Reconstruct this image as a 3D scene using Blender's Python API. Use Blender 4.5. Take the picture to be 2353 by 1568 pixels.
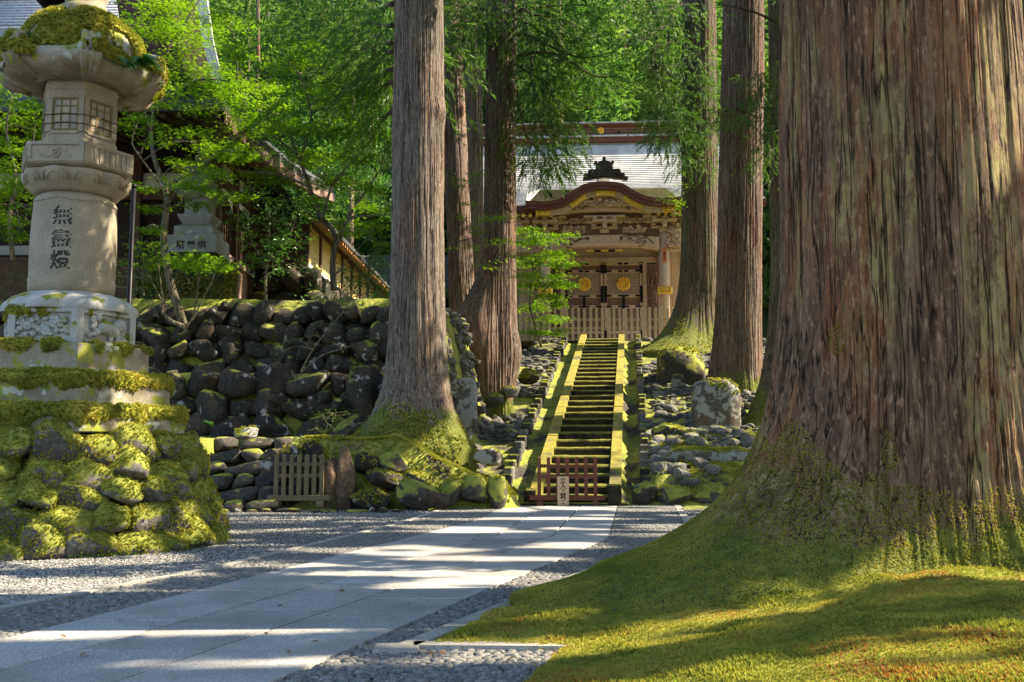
import bpy, math, random
import numpy as np
from mathutils import Vector, Matrix

# ------------------------------------------------------------------ camera, world, sun, exposure
S = bpy.context.scene
COL = S.collection
for o in list(bpy.data.objects):
    bpy.data.objects.remove(o, do_unlink=True)
PITCH = math.atan(0.1088)
EYE = 1.2
cam_d = bpy.data.cameras.new('camera')
cam = bpy.data.objects.new('camera', cam_d)
COL.objects.link(cam)
cam.location = (0, 0, EYE)
cam.rotation_euler = (math.pi/2 + PITCH, 0, 0)
cam_d.sensor_width = 36.0
cam_d.lens = 36.0*1000/1024
cam_d.clip_start = 0.05
cam_d.clip_end = 1200
S.camera = cam

SUN_AZ = math.radians(86)      # from the view axis (+Y) towards +X
SUN_EL = math.radians(44)
SUN = np.array([math.sin(SUN_AZ)*math.cos(SUN_EL), math.cos(SUN_AZ)*math.cos(SUN_EL), math.sin(SUN_EL)])
W = bpy.data.worlds.new('World')
S.world = W
W.use_nodes = True
nt = W.node_tree
sky = nt.nodes.new('ShaderNodeTexSky')
sky.sky_type = 'NISHITA'
sky.sun_disc = False
sky.sun_elevation = SUN_EL
sky.sun_rotation = SUN_AZ
bg = nt.nodes['Background']
nt.links.new(sky.outputs[0], bg.inputs[0])
bg.inputs[1].default_value = 0.12
sl = bpy.data.lights.new('sun', 'SUN')
sl.energy = 5.0
sl.angle = math.radians(0.5)
sl.color = (1.0, 0.87, 0.65)
so = bpy.data.objects.new('sun', sl)
COL.objects.link(so)
so.location = (20, 10, 30)
so.rotation_euler = Vector(-SUN).to_track_quat('-Z', 'Y').to_euler()
S.view_settings.view_transform = 'Standard'
S.view_settings.look = 'None'
S.view_settings.gamma = 1.0
S.view_settings.use_curve_mapping = False
S.view_settings.exposure = 1.8
S.render.engine = 'CYCLES'
S.cycles.use_denoising = True
S.cycles.max_bounces = 6
S.cycles.diffuse_bounces = 3
S.cycles.glossy_bounces = 2
S.cycles.transmission_bounces = 4
S.cycles.transparent_max_bounces = 4
S.cycles.sample_clamp_indirect = 4.0

random.seed(7)
RNG = np.random.default_rng(11)
FD = 2297.9
cp, sp_ = math.cos(PITCH), math.sin(PITCH)

def ray(dx, dy):
    x = (dx-1176.5)/FD
    u = (784-dy)/FD
    return np.array([x, cp-u*sp_, sp_+u*cp])
def D(dx, dy, Y):
    """world point seen at (dx, dy) of a 2353 px wide view of the photograph, Y metres ahead"""
    r = ray(dx, dy)
    return np.array([0, 0, EYE]) + r*(Y/r[1])
def G(dx, dy, z=0.0):
    r = ray(dx, dy)
    return np.array([0, 0, EYE]) + r*((z-EYE)/r[2])
def zat(dy, Y):
    return float(D(1176.5, dy, Y)[2])

# ------------------------------------------------------------------ numpy noise
def _h(ix, iy, iz, seed):
    h = (ix.astype(np.int64)*374761393 + iy.astype(np.int64)*668265263 + iz.astype(np.int64)*2147483647 + seed*974711)
    h = (h ^ (h >> 13)) * 1274126177
    h = h & 0x7fffffff
    h = (h ^ (h >> 15)) * 2246822519
    return ((h >> 8) & 0xffff)/65535.0
def vnoise(p, seed=0):
    p = np.asarray(p, float)
    i = np.floor(p); f = p-i; f = f*f*(3-2*f)
    i = i.astype(np.int64)
    x, y, z = i[..., 0], i[..., 1], i[..., 2]
    fx, fy, fz = f[..., 0], f[..., 1], f[..., 2]
    r = 0
    for a in (0, 1):
        wx = fx if a else 1-fx
        for b in (0, 1):
            wy = fy if b else 1-fy
            for c in (0, 1):
                wz = fz if c else 1-fz
                r = r + wx*wy*wz*_h(x+a, y+b, z+c, seed)
    return r*2-1
def fbm(p, oct=4, seed=0, gain=0.5):
    p = np.asarray(p, float); r = 0; a = 1.0; t = 0
    for k in range(oct):
        r = r + a*vnoise(p*(2.0**k)+17.3*k, seed+k); t += a; a *= gain
    return r/t
def sstep(a, b, x):
    t = np.clip((np.asarray(x, float)-a)/(b-a), 0, 1)
    return t*t*(3-2*t)

# ------------------------------------------------------------------ mesh building
class MB:
    def __init__(self):
        self.v = []; self.l = []; self.c = []; self.n = 0; self.m = []; self.sm = []
    def add(self, v, f, mi=0, smooth=False):
        v = np.asarray(v, float).reshape(-1, 3)
        if isinstance(f, np.ndarray):
            k = f.shape[1]; l = f.reshape(-1)+self.n; c = np.full(len(f), k)
        else:
            l = np.array([i for q in f for i in q])+self.n; c = np.array([len(q) for q in f])
        self.v.append(v); self.l.append(l); self.c.append(c); self.n += len(v)
        self.m.append(np.full(len(c), mi)); self.sm.append(np.full(len(c), smooth))
        return self
    def box(self, c, s, rz=0.0, M=None, mi=0):
        x, y, z = s[0]/2, s[1]/2, s[2]/2
        v = np.array([[-x,-y,-z],[x,-y,-z],[x,y,-z],[-x,y,-z],[-x,-y,z],[x,-y,z],[x,y,z],[-x,y,z]])
        if rz:
            a, b = math.cos(rz), math.sin(rz)
            v = v @ np.array([[a, b, 0], [-b, a, 0], [0, 0, 1]])
        if M is not None: v = v @ np.array(M).T
        return self.add(v+np.array(c), BOXF, mi)
    def bbox(self, c, s, b=0.01, rz=0.0, mi=0):
        """box with chamfered edges"""
        X, Y, Z = s[0]/2, s[1]/2, s[2]/2
        b = min(b, X*.45, Y*.45, Z*.45)
        vs = []; idx = {}
        for sx in (-1, 1):
            for sy in (-1, 1):
                for sz in (-1, 1):
                    for ax in range(3):
                        p = [sx*(X-b), sy*(Y-b), sz*(Z-b)]
                        p[ax] = (sx*X, sy*Y, sz*Z)[ax]
                        idx[(sx, sy, sz, ax)] = len(vs); vs.append(p)
        fs = []
        q = [(-1,-1),(1,-1),(1,1),(-1,1)]
        for ax in range(3):
            o1, o2 = [(1,2),(2,0),(0,1)][ax]
            for s_ in (-1, 1):
                f = []
                for a, d in q:
                    k = [0,0,0]; k[ax] = s_; k[o1] = a; k[o2] = d
                    f.append(idx[(*k, ax)])
                fs.append(f if s_ > 0 else f[::-1])
        for ax in range(3):
            o1, o2 = [(1,2),(2,0),(0,1)][ax]
            for a in (-1, 1):
                for d in (-1, 1):
                    k0 = [0,0,0]; k1 = [0,0,0]
                    k0[ax] = -1; k1[ax] = 1
                    k0[o1] = k1[o1] = a; k0[o2] = k1[o2] = d
                    f = [idx[(*k0, o1)], idx[(*k1, o1)], idx[(*k1, o2)], idx[(*k0, o2)]]
                    fs.append(f if a*d > 0 else f[::-1])
        for sx in (-1, 1):
            for sy in (-1, 1):
                for sz in (-1, 1):
                    f = [idx[(sx,sy,sz,k)] for k in range(3)]
                    fs.append(f if sx*sy*sz > 0 else f[::-1])
        v = np.array(vs)
        if rz:
            a, d = math.cos(rz), math.sin(rz)
            v = v @ np.array([[a, d, 0], [-d, a, 0], [0, 0, 1]])
        return self.add(v+np.array(c), fs, mi)
    def grid(self, P, mi=0, smooth=True, wrap=False):
        """P: (n, m, 3) grid of points"""
        P = np.asarray(P); n, m = P.shape[:2]
        i = np.arange(n*m).reshape(n, m)
        if wrap: i = np.concatenate([i, i[:, :1]], 1)
        f = np.stack([i[:-1, :-1], i[:-1, 1:], i[1:, 1:], i[1:, :-1]], -1).reshape(-1, 4)
        return self.add(P.reshape(-1, 3), f, mi, smooth)
    def tube(self, pts, rad, n=8, mi=0, caps=True, smooth=True):
        pts = np.asarray(pts, float); k = len(pts)
        rad = np.broadcast_to(np.asarray(rad, float), (k,))
        t = np.gradient(pts, axis=0) if k > 2 else np.repeat((pts[1:]-pts[:1]), k, 0)
        t = t/np.maximum(np.linalg.norm(t, axis=1, keepdims=True), 1e-9)
        up = np.array([0, 0, 1.0]) if abs(t[0, 2]) < .9 else np.array([1.0, 0, 0])
        u = np.cross(t, up); u /= np.maximum(np.linalg.norm(u, axis=1, keepdims=True), 1e-9)
        w = np.cross(u, t)
        a = np.arange(n)*2*math.pi/n
        P = pts[:, None]+rad[:, None, None]*(np.cos(a)[None, :, None]*u[:, None]+np.sin(a)[None, :, None]*w[:, None])
        b = self.n
        self.grid(P, mi, smooth, True)
        if caps:
            self.l.append(b+np.concatenate([np.arange(n)[::-1], (k-1)*n+np.arange(n)])); self.c.append(np.array([n, n]))
            self.m.append(np.array([mi, mi])); self.sm.append(np.array([False, False]))
        return self
    def prism(self, poly, z0, z1, mi=0, scale1=1.0):
        """vertical prism over an xy polygon"""
        p = np.asarray(poly, float)[:, :2]; n = len(p); c = p.mean(0)
        v = np.concatenate([np.c_[p, np.full(n, z0)], np.c_[c+(p-c)*scale1, np.full(n, z1)]])
        fs = [[i, (i+1) % n, n+(i+1) % n, n+i] for i in range(n)]+[list(range(n))[::-1], list(range(n, 2*n))]
        return self.add(v, fs, mi)
    def lathe(self, prof, n=32, mi=0, smooth=True, a0=0.0, fn=None, close=True):
        """prof: list of (r, z)"""
        prof = np.asarray(prof, float)
        a = a0+np.arange(n)*2*math.pi/n
        P = np.stack([prof[:, 0][:, None]*np.cos(a), prof[:, 0][:, None]*np.sin(a), np.repeat(prof[:, 1][:, None], n, 1)], -1)
        if fn is not None: P = fn(P, a)
        b = self.n
        self.grid(P, mi, smooth, True)
        k = len(prof)
        if close:
            self.l.append(b+np.concatenate([np.arange(n)[::-1], (k-1)*n+np.arange(n)])); self.c.append(np.array([n, n]))
            self.m.append(np.array([mi, mi])); self.sm.append(np.array([False, False]))
        return self
    def mesh(self, name, mats):
        me = bpy.data.meshes.new(name)
        if self.n:
            v = np.concatenate(self.v); l = np.concatenate(self.l).astype(np.int32); c = np.concatenate(self.c).astype(np.int32)
            me.vertices.add(len(v)); me.vertices.foreach_set('co', v.astype(np.float32).reshape(-1))
            me.loops.add(len(l)); me.loops.foreach_set('vertex_index', l)
            me.polygons.add(len(c))
            me.polygons.foreach_set('loop_start', np.concatenate([[0], np.cumsum(c)[:-1]]).astype(np.int32))
            me.polygons.foreach_set('loop_total', c)
            me.polygons.foreach_set('material_index', np.concatenate(self.m).astype(np.int32))
            me.polygons.foreach_set('use_smooth', np.concatenate(self.sm).astype(bool))
            me.update(calc_edges=True)
        for m in (mats if isinstance(mats, (list, tuple)) else [mats]):
            me.materials.append(m)
        return me
    def build(self, name, mats, parent=None, loc=None, **kw):
        return link(name, self.mesh(name, mats), parent, loc, **kw)
BOXF = np.array([[0,3,2,1],[4,5,6,7],[0,1,5,4],[1,2,6,5],[2,3,7,6],[3,0,4,7]])

def link(name, data, parent=None, loc=None, rot=None, scale=None, **kw):
    o = bpy.data.objects.new(name, data)
    COL.objects.link(o)
    if parent is not None: o.parent = parent
    if loc is not None: o.location = loc
    if rot is not None: o.rotation_euler = rot
    if scale is not None: o.scale = (scale,)*3 if np.isscalar(scale) else scale
    for k, x in kw.items(): o[k] = x
    return o
def thing(name, label, cat, loc=(0, 0, 0), rz=0.0, group=None):
    o = link(name, None, None, loc, (0, 0, rz), label=label, category=cat)
    o.empty_display_size = .2
    if group: o['group'] = group
    return o
def tag(o, label, cat, group=None):
    o['label'] = label; o['category'] = cat
    if group: o['group'] = group
    return o
def structure(o):
    o['kind'] = 'structure'; return o
def stuff(o):
    o['kind'] = 'stuff'; return o

# ------------------------------------------------------------------ materials
class NT:
    def __init__(self, name):
        self.m = bpy.data.materials.new(name); self.m.use_nodes = True
        self.t = self.m.node_tree; self.b = self.t.nodes['Principled BSDF']
        self.b.inputs['Specular IOR Level'].default_value = 0.25
        self._c = None
    def new(self, t, **kw):
        n = self.t.nodes.new(t)
        for k, v in kw.items(): setattr(n, k, v)
        return n
    def put(self, sock, v):
        if isinstance(v, bpy.types.NodeSocket): self.t.links.new(v, sock)
        elif isinstance(v, (tuple, list)) and len(v) == 3 and sock.type == 'RGBA': sock.default_value = (*v, 1)
        else: sock.default_value = v
    def coord(self, scale=(1, 1, 1), kind='Object', warp=None):
        tc = self.new('ShaderNodeTexCoord')
        mp = self.new('ShaderNodeMapping')
        self.t.links.new(tc.outputs[kind], mp.inputs[0]); mp.inputs['Scale'].default_value = scale
        return mp.outputs[0]
    def pos(self, scale=(1, 1, 1)):
        g = self.new('ShaderNodeNewGeometry'); mp = self.new('ShaderNodeMapping')
        self.t.links.new(g.outputs['Position'], mp.inputs[0]); mp.inputs['Scale'].default_value = scale
        return mp.outputs[0]
    def noise(self, co, scale, detail=4, rough=.55, dist=0.0):
        n = self.new('ShaderNodeTexNoise'); self.t.links.new(co, n.inputs['Vector'])
        n.inputs['Scale'].default_value = scale; n.inputs['Detail'].default_value = detail
        n.inputs['Roughness'].default_value = rough; n.inputs['Distortion'].default_value = dist
        return n.outputs['Fac']
    def voro(self, co, scale, feature='F1', out='Distance', rnd=1.0):
        n = self.new('ShaderNodeTexVoronoi', feature=feature); self.t.links.new(co, n.inputs['Vector'])
        n.inputs['Scale'].default_value = scale
        n.inputs['Randomness'].default_value = rnd
        return n.outputs[out]
    def ramp(self, f, *stops, interp='LINEAR'):
        n = self.new('ShaderNodeValToRGB'); self.t.links.new(f, n.inputs[0]); r = n.color_ramp; r.interpolation = interp
        while len(r.elements) < len(stops): r.elements.new(.5)
        for e, (p, c) in zip(r.elements, stops):
            e.position = p; e.color = (c, c, c, 1) if np.isscalar(c) else (*c, 1)
        return n.outputs[0]
    def mix(self, f, a, b, mode='MIX'):
        n = self.new('ShaderNodeMix', data_type='RGBA', blend_type=mode)
        self.put(n.inputs[0], f); self.put(n.inputs[6], a); self.put(n.inputs[7], b)
        return n.outputs[2]
    def math(self, op, a, b=0.0):
        n = self.new('ShaderNodeMath', operation=op); self.put(n.inputs[0], a); self.put(n.inputs[1], b)
        return n.outputs[0]
    def up(self):
        g = self.new('ShaderNodeNewGeometry'); s = self.new('ShaderNodeSeparateXYZ')
        self.t.links.new(g.outputs['Normal'], s.inputs[0]); return s.outputs[2]
    def axis(self, co, i):
        s = self.new('ShaderNodeSeparateXYZ'); self.t.links.new(co, s.inputs[0]); return s.outputs[i]
    def rnd(self):
        return self.new('ShaderNodeObjectInfo').outputs['Random']
    def bump(self, h, strength=.5, dist=.02):
        n = self.new('ShaderNodeBump'); self.t.links.new(h, n.inputs['Height'])
        n.inputs['Strength'].default_value = strength; n.inputs['Distance'].default_value = dist
        self.t.links.new(n.outputs[0], self.b.inputs['Normal'])
    def col(self, c): self.put(self.b.inputs['Base Color'], c); return self
    def rough(self, r): self.put(self.b.inputs['Roughness'], r); return self
    def translucent(self, c, fac=.5):
        t = self.new('ShaderNodeBsdfTranslucent'); self.put(t.inputs[0], c)
        m = self.new('ShaderNodeMixShader'); m.inputs[0].default_value = fac
        out = [n for n in self.t.nodes if n.type == 'OUTPUT_MATERIAL'][0]
        self.t.links.new(self.b.outputs[0], m.inputs[1]); self.t.links.new(t.outputs[0], m.inputs[2])
        self.t.links.new(m.outputs[0], out.inputs[0])
        return self

MOSS1 = (0.165, 0.195, 0.03); MOSS2 = (0.27, 0.28, 0.05); MOSS3 = (0.075, 0.11, 0.022)
def moss_color(N, co, sc=1.0):
    a = N.noise(co, 3.0*sc, 3); b = N.noise(co, 22*sc, 3)
    c = N.ramp(a, (.3, MOSS3), (.5, MOSS1), (.7, MOSS2))
    return N.mix(N.ramp(b, (.35, 0.0), (.7, .6)), c, (.32, .30, .055))
def mat_granite(name, base, dark, warm=None, sc=1.0, moss=0.0, stain=.5):
    N = NT(name); co = N.coord()
    s1 = N.noise(co, 90*sc, 2, .6); s2 = N.noise(co, 2.2*sc, 5, .6)
    c = N.ramp(s1, (.32, dark), (.5, base), (.68, tuple(min(1, x*1.3) for x in base)))
    c = N.mix(N.math('MULTIPLY', N.ramp(s2, (.42, 0.0), (.62, 1.0)), stain), c, warm or tuple(x*.55 for x in base))
    h = s1
    if moss:
        n = N.noise(co, 3.3*sc, 6, .62); u = N.up()
        k = N.math('ADD', n, N.math('MULTIPLY', u, .10))
        k = N.ramp(k, (.62-moss*.3, 0.0), (.66-moss*.3, 1.0))
        c = N.mix(k, c, moss_color(N, co))
        li = N.ramp(N.noise(co, 5.0*sc, 3, .5), (.64, 0.0), (.66, 1.0))
        c = N.mix(N.math('MULTIPLY', li, .7), c, (.42, .43, .38))
    N.col(c).rough(.85)
    N.bump(h, .35, .004)
    return N.m
def mat_rock(name, base=(.075, .07, .065), moss=.5, lichen=.4, scale=1.0, brown=.3):
    """dark field stone, moss on what faces up, pale lichen spots"""
    N = NT(name); co = N.pos(); r = N.rnd()
    n1 = N.noise(co, 2.5*scale, 6, .65); n2 = N.noise(co, 14*scale, 5, .6)
    c = N.ramp(n2, (.3, tuple(x*.45 for x in base)), (.55, base), (.75, tuple(x*1.9 for x in base)))
    c = N.mix(N.math('MULTIPLY', N.ramp(n1, (.5, 0.0), (.65, 1.0)), brown), c, (.13, .075, .035))
    tint = N.ramp(r, (0.0, .72), (1.0, 1.3))
    c = N.mix(1.0, c, tint, 'MULTIPLY')
    l1 = N.noise(co, 3.6*scale, 5, .6, .3)
    c = N.mix(N.ramp(l1, (.70-lichen*.15, 0.0), (.735-lichen*.15, .85)), c, (.30, .30, .27))
    k = N.math('ADD', N.math('MULTIPLY', N.up(), .34), N.noise(co, 2.1*scale, 6, .6))
    k = N.math('ADD', k, N.math('MULTIPLY', N.math('SUBTRACT', r, .5), .16))
    c = N.mix(N.ramp(k, (.86-moss*.36, 0.0), (.93-moss*.36, 1.0)), c, moss_color(N, co, 1.4))
    N.col(c).rough(.9)
    hm = N.mix(.5, n2, N.noise(co, 60*scale, 2, .7))
    N.bump(hm, .7, .03)
    return N.m
def mat_bark(name, c0, c1, c2, mossz=None, rx=9.0, lichen=0.25, red=(.2, .075, .035), redk=.35, base=None):
    """vertical fibrous bark; mossz: height (object z) to which moss creeps up"""
    N = NT(name); co = N.coord((rx*1.5, rx*1.5, .75)); cf = N.coord((rx*4.5, rx*4.5, 5.0)); cb = N.coord((1.9, 1.9, .4)); cc = N.coord()
    f = N.noise(co, 1.0, 6, .72, .25); g = N.noise(cf, 1.0, 4, .7, .2); b = N.noise(cb, 1.0, 5, .65)
    c = N.ramp(N.mix(.5, f, g), (.36, tuple(x*.35 for x in c0)), (.45, c0), (.56, c1), (.68, tuple(x*1.3 for x in c1)))
    c = N.mix(N.ramp(b, (.5, 0.0), (.62, redk)), c, N.mix(1.0, N.ramp(g, (.3, .45), (.65, 1.35)), red, 'MULTIPLY'))
    fl = N.ramp(N.noise(N.coord((rx*3.4, rx*3.4, 9.0)), 1.0, 3, .7, .4), (.56, 0.0), (.64, .8))
    c = N.mix(fl, c, tuple(min(1, x*1.75) for x in c1))
    lk = N.math('MULTIPLY', N.ramp(N.noise(N.coord((1.5, 1.5, .28)), 1.0, 5, .65), (.46, 0.0), (.6, 1.0)), N.ramp(N.noise(N.coord((9, 9, 3.0)), 1.0, 5, .75), (.44, 0.0), (.56, 1.0)))
    c = N.mix(N.math('MULTIPLY', lk, lichen), c, c2)
    ln_ = N.math('ABSOLUTE', N.math('SUBTRACT', N.noise(N.coord((rx*.95, rx*.95, .32)), 1.0, 3, .6, .3), .5))
    fur = N.ramp(ln_, (.0, .12), (.02, 1.0))
    c = N.mix(1.0, c, fur, 'MULTIPLY')
    if mossz is not None:
        z = N.axis(cc, 2)
        n = N.noise(cc, 2.4, 6, .65); n2 = N.noise(N.coord((5, 5, 1.3)), 1.0, 5, .7)
        k = N.math('SUBTRACT', N.math('ADD', N.math('MULTIPLY', n, 1.5), N.math('MULTIPLY', n2, .9)), N.math('DIVIDE', z, mossz))
        mc = N.mix(N.ramp(N.noise(cc, 16, 3), (.35, 0.0), (.65, 1.0)), (.07, .09, .015), (.17, .18, .032))
        c = N.mix(N.ramp(k, (.5, 0.0), (.72, 1.0)), c, mc)
    N.col(c).rough(.9)
    N.bump(N.mix(.4, N.mix(.5, f, g), fur), 1.0, .05)
    return N.m
def mat_leaf(name, cols, trans, fac=.5, sc=2.0, rough=.5):
    N = NT(name); co = N.pos()
    n = N.noise(co, sc, 3); n2 = N.noise(co, 60, 1)
    f = N.mix(.35, n, n2)
    c = N.ramp(f, *[(.3+.4*i/(len(cols)-1), k) for i, k in enumerate(cols)])
    N.col(c).rough(rough)
    N.b.inputs['Specular IOR Level'].default_value = .3
    N.translucent(N.mix(1.0, c, trans, 'MULTIPLY'), fac)
    return N.m
def mat_wood(name, c0, c1, sc=(6, 6, .8), rough=.7, grime=None, k=.4):
    N = NT(name); co = N.coord(sc)
    n = N.noise(co, 3.0, 5, .65, .3); c = N.ramp(n, (.3, c0), (.7, c1))
    if grime is not None:
        c = N.mix(N.ramp(N.noise(N.pos(), 1.6, 5, .65), (.45, 0.0), (.7, k)), c, grime)
    N.col(c).rough(rough); N.bump(n, .3, .008)
    return N.m
def mat_flat(name, c, rough=.6, metal=0.0, sc=8.0, var=.25):
    N = NT(name); n = N.noise(N.coord(), sc, 4)
    N.col(N.ramp(n, (.3, tuple(x*(1-var) for x in c)), (.7, tuple(min(1, x*(1+var)) for x in c)))).rough(rough)
    N.b.inputs['Metallic'].default_value = metal
    return N.m
# ------------------------------------------------------------------ the lie of the land
PSI = math.atan(0.119)
S0 = np.array([1.34, 21.8]); AX = np.array([math.sin(PSI), math.cos(PSI)]); LX = np.array([math.cos(PSI), -math.sin(PSI)])
RISE, TREAD, NST = 0.211, 0.805, 29
SLOPE = RISE/TREAD
VTOP = NST*TREAD
def uv(x, y):
    dx = np.asarray(x, float)-S0[0]; dy = np.asarray(y, float)-S0[1]
    return dx*LX[0]+dy*LX[1], dx*AX[0]+dy*AX[1]
def xy(u, v):
    return S0[0]+u*LX[0]+v*AX[0], S0[1]+u*LX[1]+v*AX[1]
def terr(x, y):
    x = np.asarray(x, float); y = np.asarray(y, float)
    u, v = uv(x, y)
    zs = np.clip(SLOPE*v, 0, RISE*NST)
    zs = zs+sstep(1.5, 1.85, u)*.42*sstep(22.0, 22.5, y)*(1-sstep(22.5, 31, y))
    kn = 1.38*sstep(20.45, 20.8, y)*(1-.62*sstep(-2.6, -.1, x))*(1-sstep(22.6, 25.5, y))*sstep(-1.05, -1.5, u)
    zs = np.maximum(zs, kn)
    ys_ = y-1.05*sstep(-6.35, -6.15, x)*sstep(-4.55, -4.75, x)*sstep(23, 22, y)
    zl = 1.45*sstep(20.5, 20.85, ys_)+1.55*sstep(23.35, 23.7, y)+2.05*sstep(24.9, 25.4, y)
    w = sstep(-2.9, -3.9, u)
    z = zs*(1-w)+zl*w
    return z+np.clip(y-60, 0, 400)*.8*(1+.12*np.sin(x*.07))
def terr_up(x, y): return float(terr(x, y))

M_slope = (lambda N: (lambda co: (N.col(N.mix(N.ramp(N.noise(co, .9, 6, .62), (.40, 0.0), (.50, 1.0)),
            N.ramp(N.noise(co, 9, 5), (.3, (.03, .026, .02)), (.7, (.085, .075, .06))), moss_color(N, co, .8))).rough(.95),
            N.bump(N.noise(co, 14, 5), .8, .05), N.m)[-1])(N.pos()))(NT('soil_and_moss'))
M_gravel_bed = (lambda N: (lambda co: (N.col(N.ramp(N.noise(co, 45, 4), (.3, (.05, .05, .05)), (.7, (.2, .195, .18)))).rough(.95),
            N.bump(N.voro(co, 40), .8, .02), N.m)[-1])(N.pos()))(NT('gravel_bed'))
M_hill = (lambda N: (lambda co: (N.col(N.ramp(N.noise(co, .6, 6), (.35, (.012, .022, .010)), (.65, (.035, .06, .022)))).rough(.95),
            N.m)[-1])(N.pos()))(NT('forest_floor'))

def sheet(name, xs, ys, fn, mat, dz=0.0):
    X, Y = np.meshgrid(xs, ys)
    Z = fn(X, Y)+dz
    m = MB(); m.grid(np.stack([X, Y, Z], -1), smooth=True)
    return structure(m.build(name, mat))
sheet('gravel_ground', np.arange(-30, 30.1, .5), np.r_[np.arange(-25, 19.6, 1.0), 20.0, 20.3, 21.6], lambda X, Y: X*0, M_gravel_bed, -.012)
def rough_terr(X, Y):
    p = np.stack([X, Y, X*0], -1)
    u, v = uv(X, Y)
    ch = -.16*sstep(-1.72, -1.6, u)*sstep(-1.0, -1.12, u)-.24*sstep(1.04, 1.12, u)*sstep(1.52, 1.42, u)
    return terr(X, Y)+ch*sstep(21.7, 22.0, Y)*sstep(VTOP+.5, VTOP, v)+.06*fbm(p*1.3, 4, 3)*sstep(20.3, 20.8, Y)+.03*fbm(p*5, 3, 5)*sstep(20.3, 20.8, Y)-.06*sstep(20.8, 20.2, Y)
slope_g = sheet('slope_ground', np.arange(-18, 14.01, .16), np.arange(20.0, 47.6, .16), rough_terr, M_slope)
sheet('upper_terrace', np.arange(-60, 60.1, 2.0), np.arange(47.4, 61.5, 2.0), terr, M_slope, -.05)
sheet('left_terrace', np.arange(-60, -17.8, 2.0), np.r_[20, 20.4, 23, 23.6, 25, 25.5, 30, 47.6], terr, M_slope, -.03)
sheet('right_terrace', np.arange(13.8, 60.1, 2.0), np.r_[20, 20.4, 21.5, 22, 23, 26, 31, 38, 46, 47.6], terr, M_slope, -.03)
M_bounce = mat_granite('pale_bounce_gravel', (.42, .40, .35), (.28, .26, .22), sc=.6)
sheet('gate_bounce_sheet', np.arange(-2.5, 11.1, .5), np.r_[45.4, 46, 47, 48, 50], lambda X, Y: X*0+RISE*NST, M_bounce, .035)  # pale ground sheet added to bounce sunlight onto the gate front
def hillz(X, Y):
    return terr(X, Y)+3.0*fbm(np.stack([X*.05, Y*.05, X*0], -1), 4, 9)*sstep(62, 75, Y)
sheet('hillside', np.arange(-160, 160.1, 4.0), np.arange(60.8, 215, 4.0), hillz, M_hill, -.08)

# ------------------------------------------------------------------ paved path
def gl(pts, z=0.0): return np.array([G(a, b, z)[:2] for a, b in pts])
def ext(P, y0):
    d = P[0]-P[1]; t = (y0-P[0][1])/d[1]
    return np.vstack([P[0]+d*t, P])
B = [ext(gl([(0, 1477), (1091, 1200), (1167, 1163)]), 2.6), ext(gl([(0, 1551.5), (1140, 1236), (1255, 1162.5)]), 2.6),
     ext(gl([(290, 1568), (1268, 1236), (1338, 1162)]), 2.6), ext(gl([(645, 1568), (1398, 1241), (1420, 1162)]), 2.6)]
LK = ext(gl([(0, 1407), (500, 1311), (926, 1206), (1026, 1171)]), 4.0)
PATH_END = 21.45
def xl(P, y): return np.interp(y, P[:, 1], P[:, 0])
M_slab = (lambda N: (lambda co, r: (N.col(N.mix(1.0, N.mix(N.ramp(N.noise(co, 1.6, 6, .65), (.42, 0.0), (.62, .55)),
            N.ramp(N.noise(co, 75, 3, .7), (.36, (.2, .195, .19)), (.5, (.37, .36, .345)), (.64, (.52, .51, .49))), (.22, .205, .18)),
            N.ramp(r, (0.0, .74), (1.0, 1.1)), 'MULTIPLY')).rough(.75), N.bump(N.noise(co, 75, 3, .7), .3, .004), N.m)[-1])(N.pos(), N.rnd()))(NT('path_granite'))
M_mortar = mat_flat('mortar', (.045, .042, .034), .95, sc=20)
M_kerb = mat_granite('kerb_granite', (.33, .315, .28), (.17, .16, .14), sc=.9)
m = MB()
ysamp = np.linspace(2.6, PATH_END, 40)
m.grid(np.stack([np.stack([xl(B[0], ysamp)-.02, ysamp, ysamp*0-.004], -1), np.stack([xl(B[3], ysamp)+.02, ysamp, ysamp*0-.004], -1)], 1), smooth=False)
path = structure(m.build('path', M_mortar))
for c in range(3):
    y = 2.6+.5*c
    while y < PATH_END-.05:
        y1 = min(y+1.45+.12*random.random(), PATH_END)
        if PATH_END-y1 < .5: y1 = PATH_END
        g = .008
        la = [q for q in B[c] if y+.05 < q[1] < y1-.05]; lb = [q for q in B[c+1] if y+.05 < q[1] < y1-.05]
        poly = [(xl(B[c], y+g)+g*1.5, y+g)]+[(xl(B[c+1], y+g)-g*1.5, y+g)]+[(q[0]-g*1.5, q[1]) for q in lb]+[(xl(B[c+1], y1-g)-g*1.5, y1-g)]+[(xl(B[c], y1-g)+g*1.5, y1-g)]+[(q[0]+g*1.5, q[1]) for q in la[::-1]]
        m = MB(); h = .022+.003*random.random()
        cc = np.mean(poly, 0); pp = np.array(poly)
        m.prism(pp, -.003, h-.004); m.prism(cc+(pp-cc)*.998, h-.004, h, scale1=.994)
        m.build('slab', M_slab, path)
        y = y1
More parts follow.
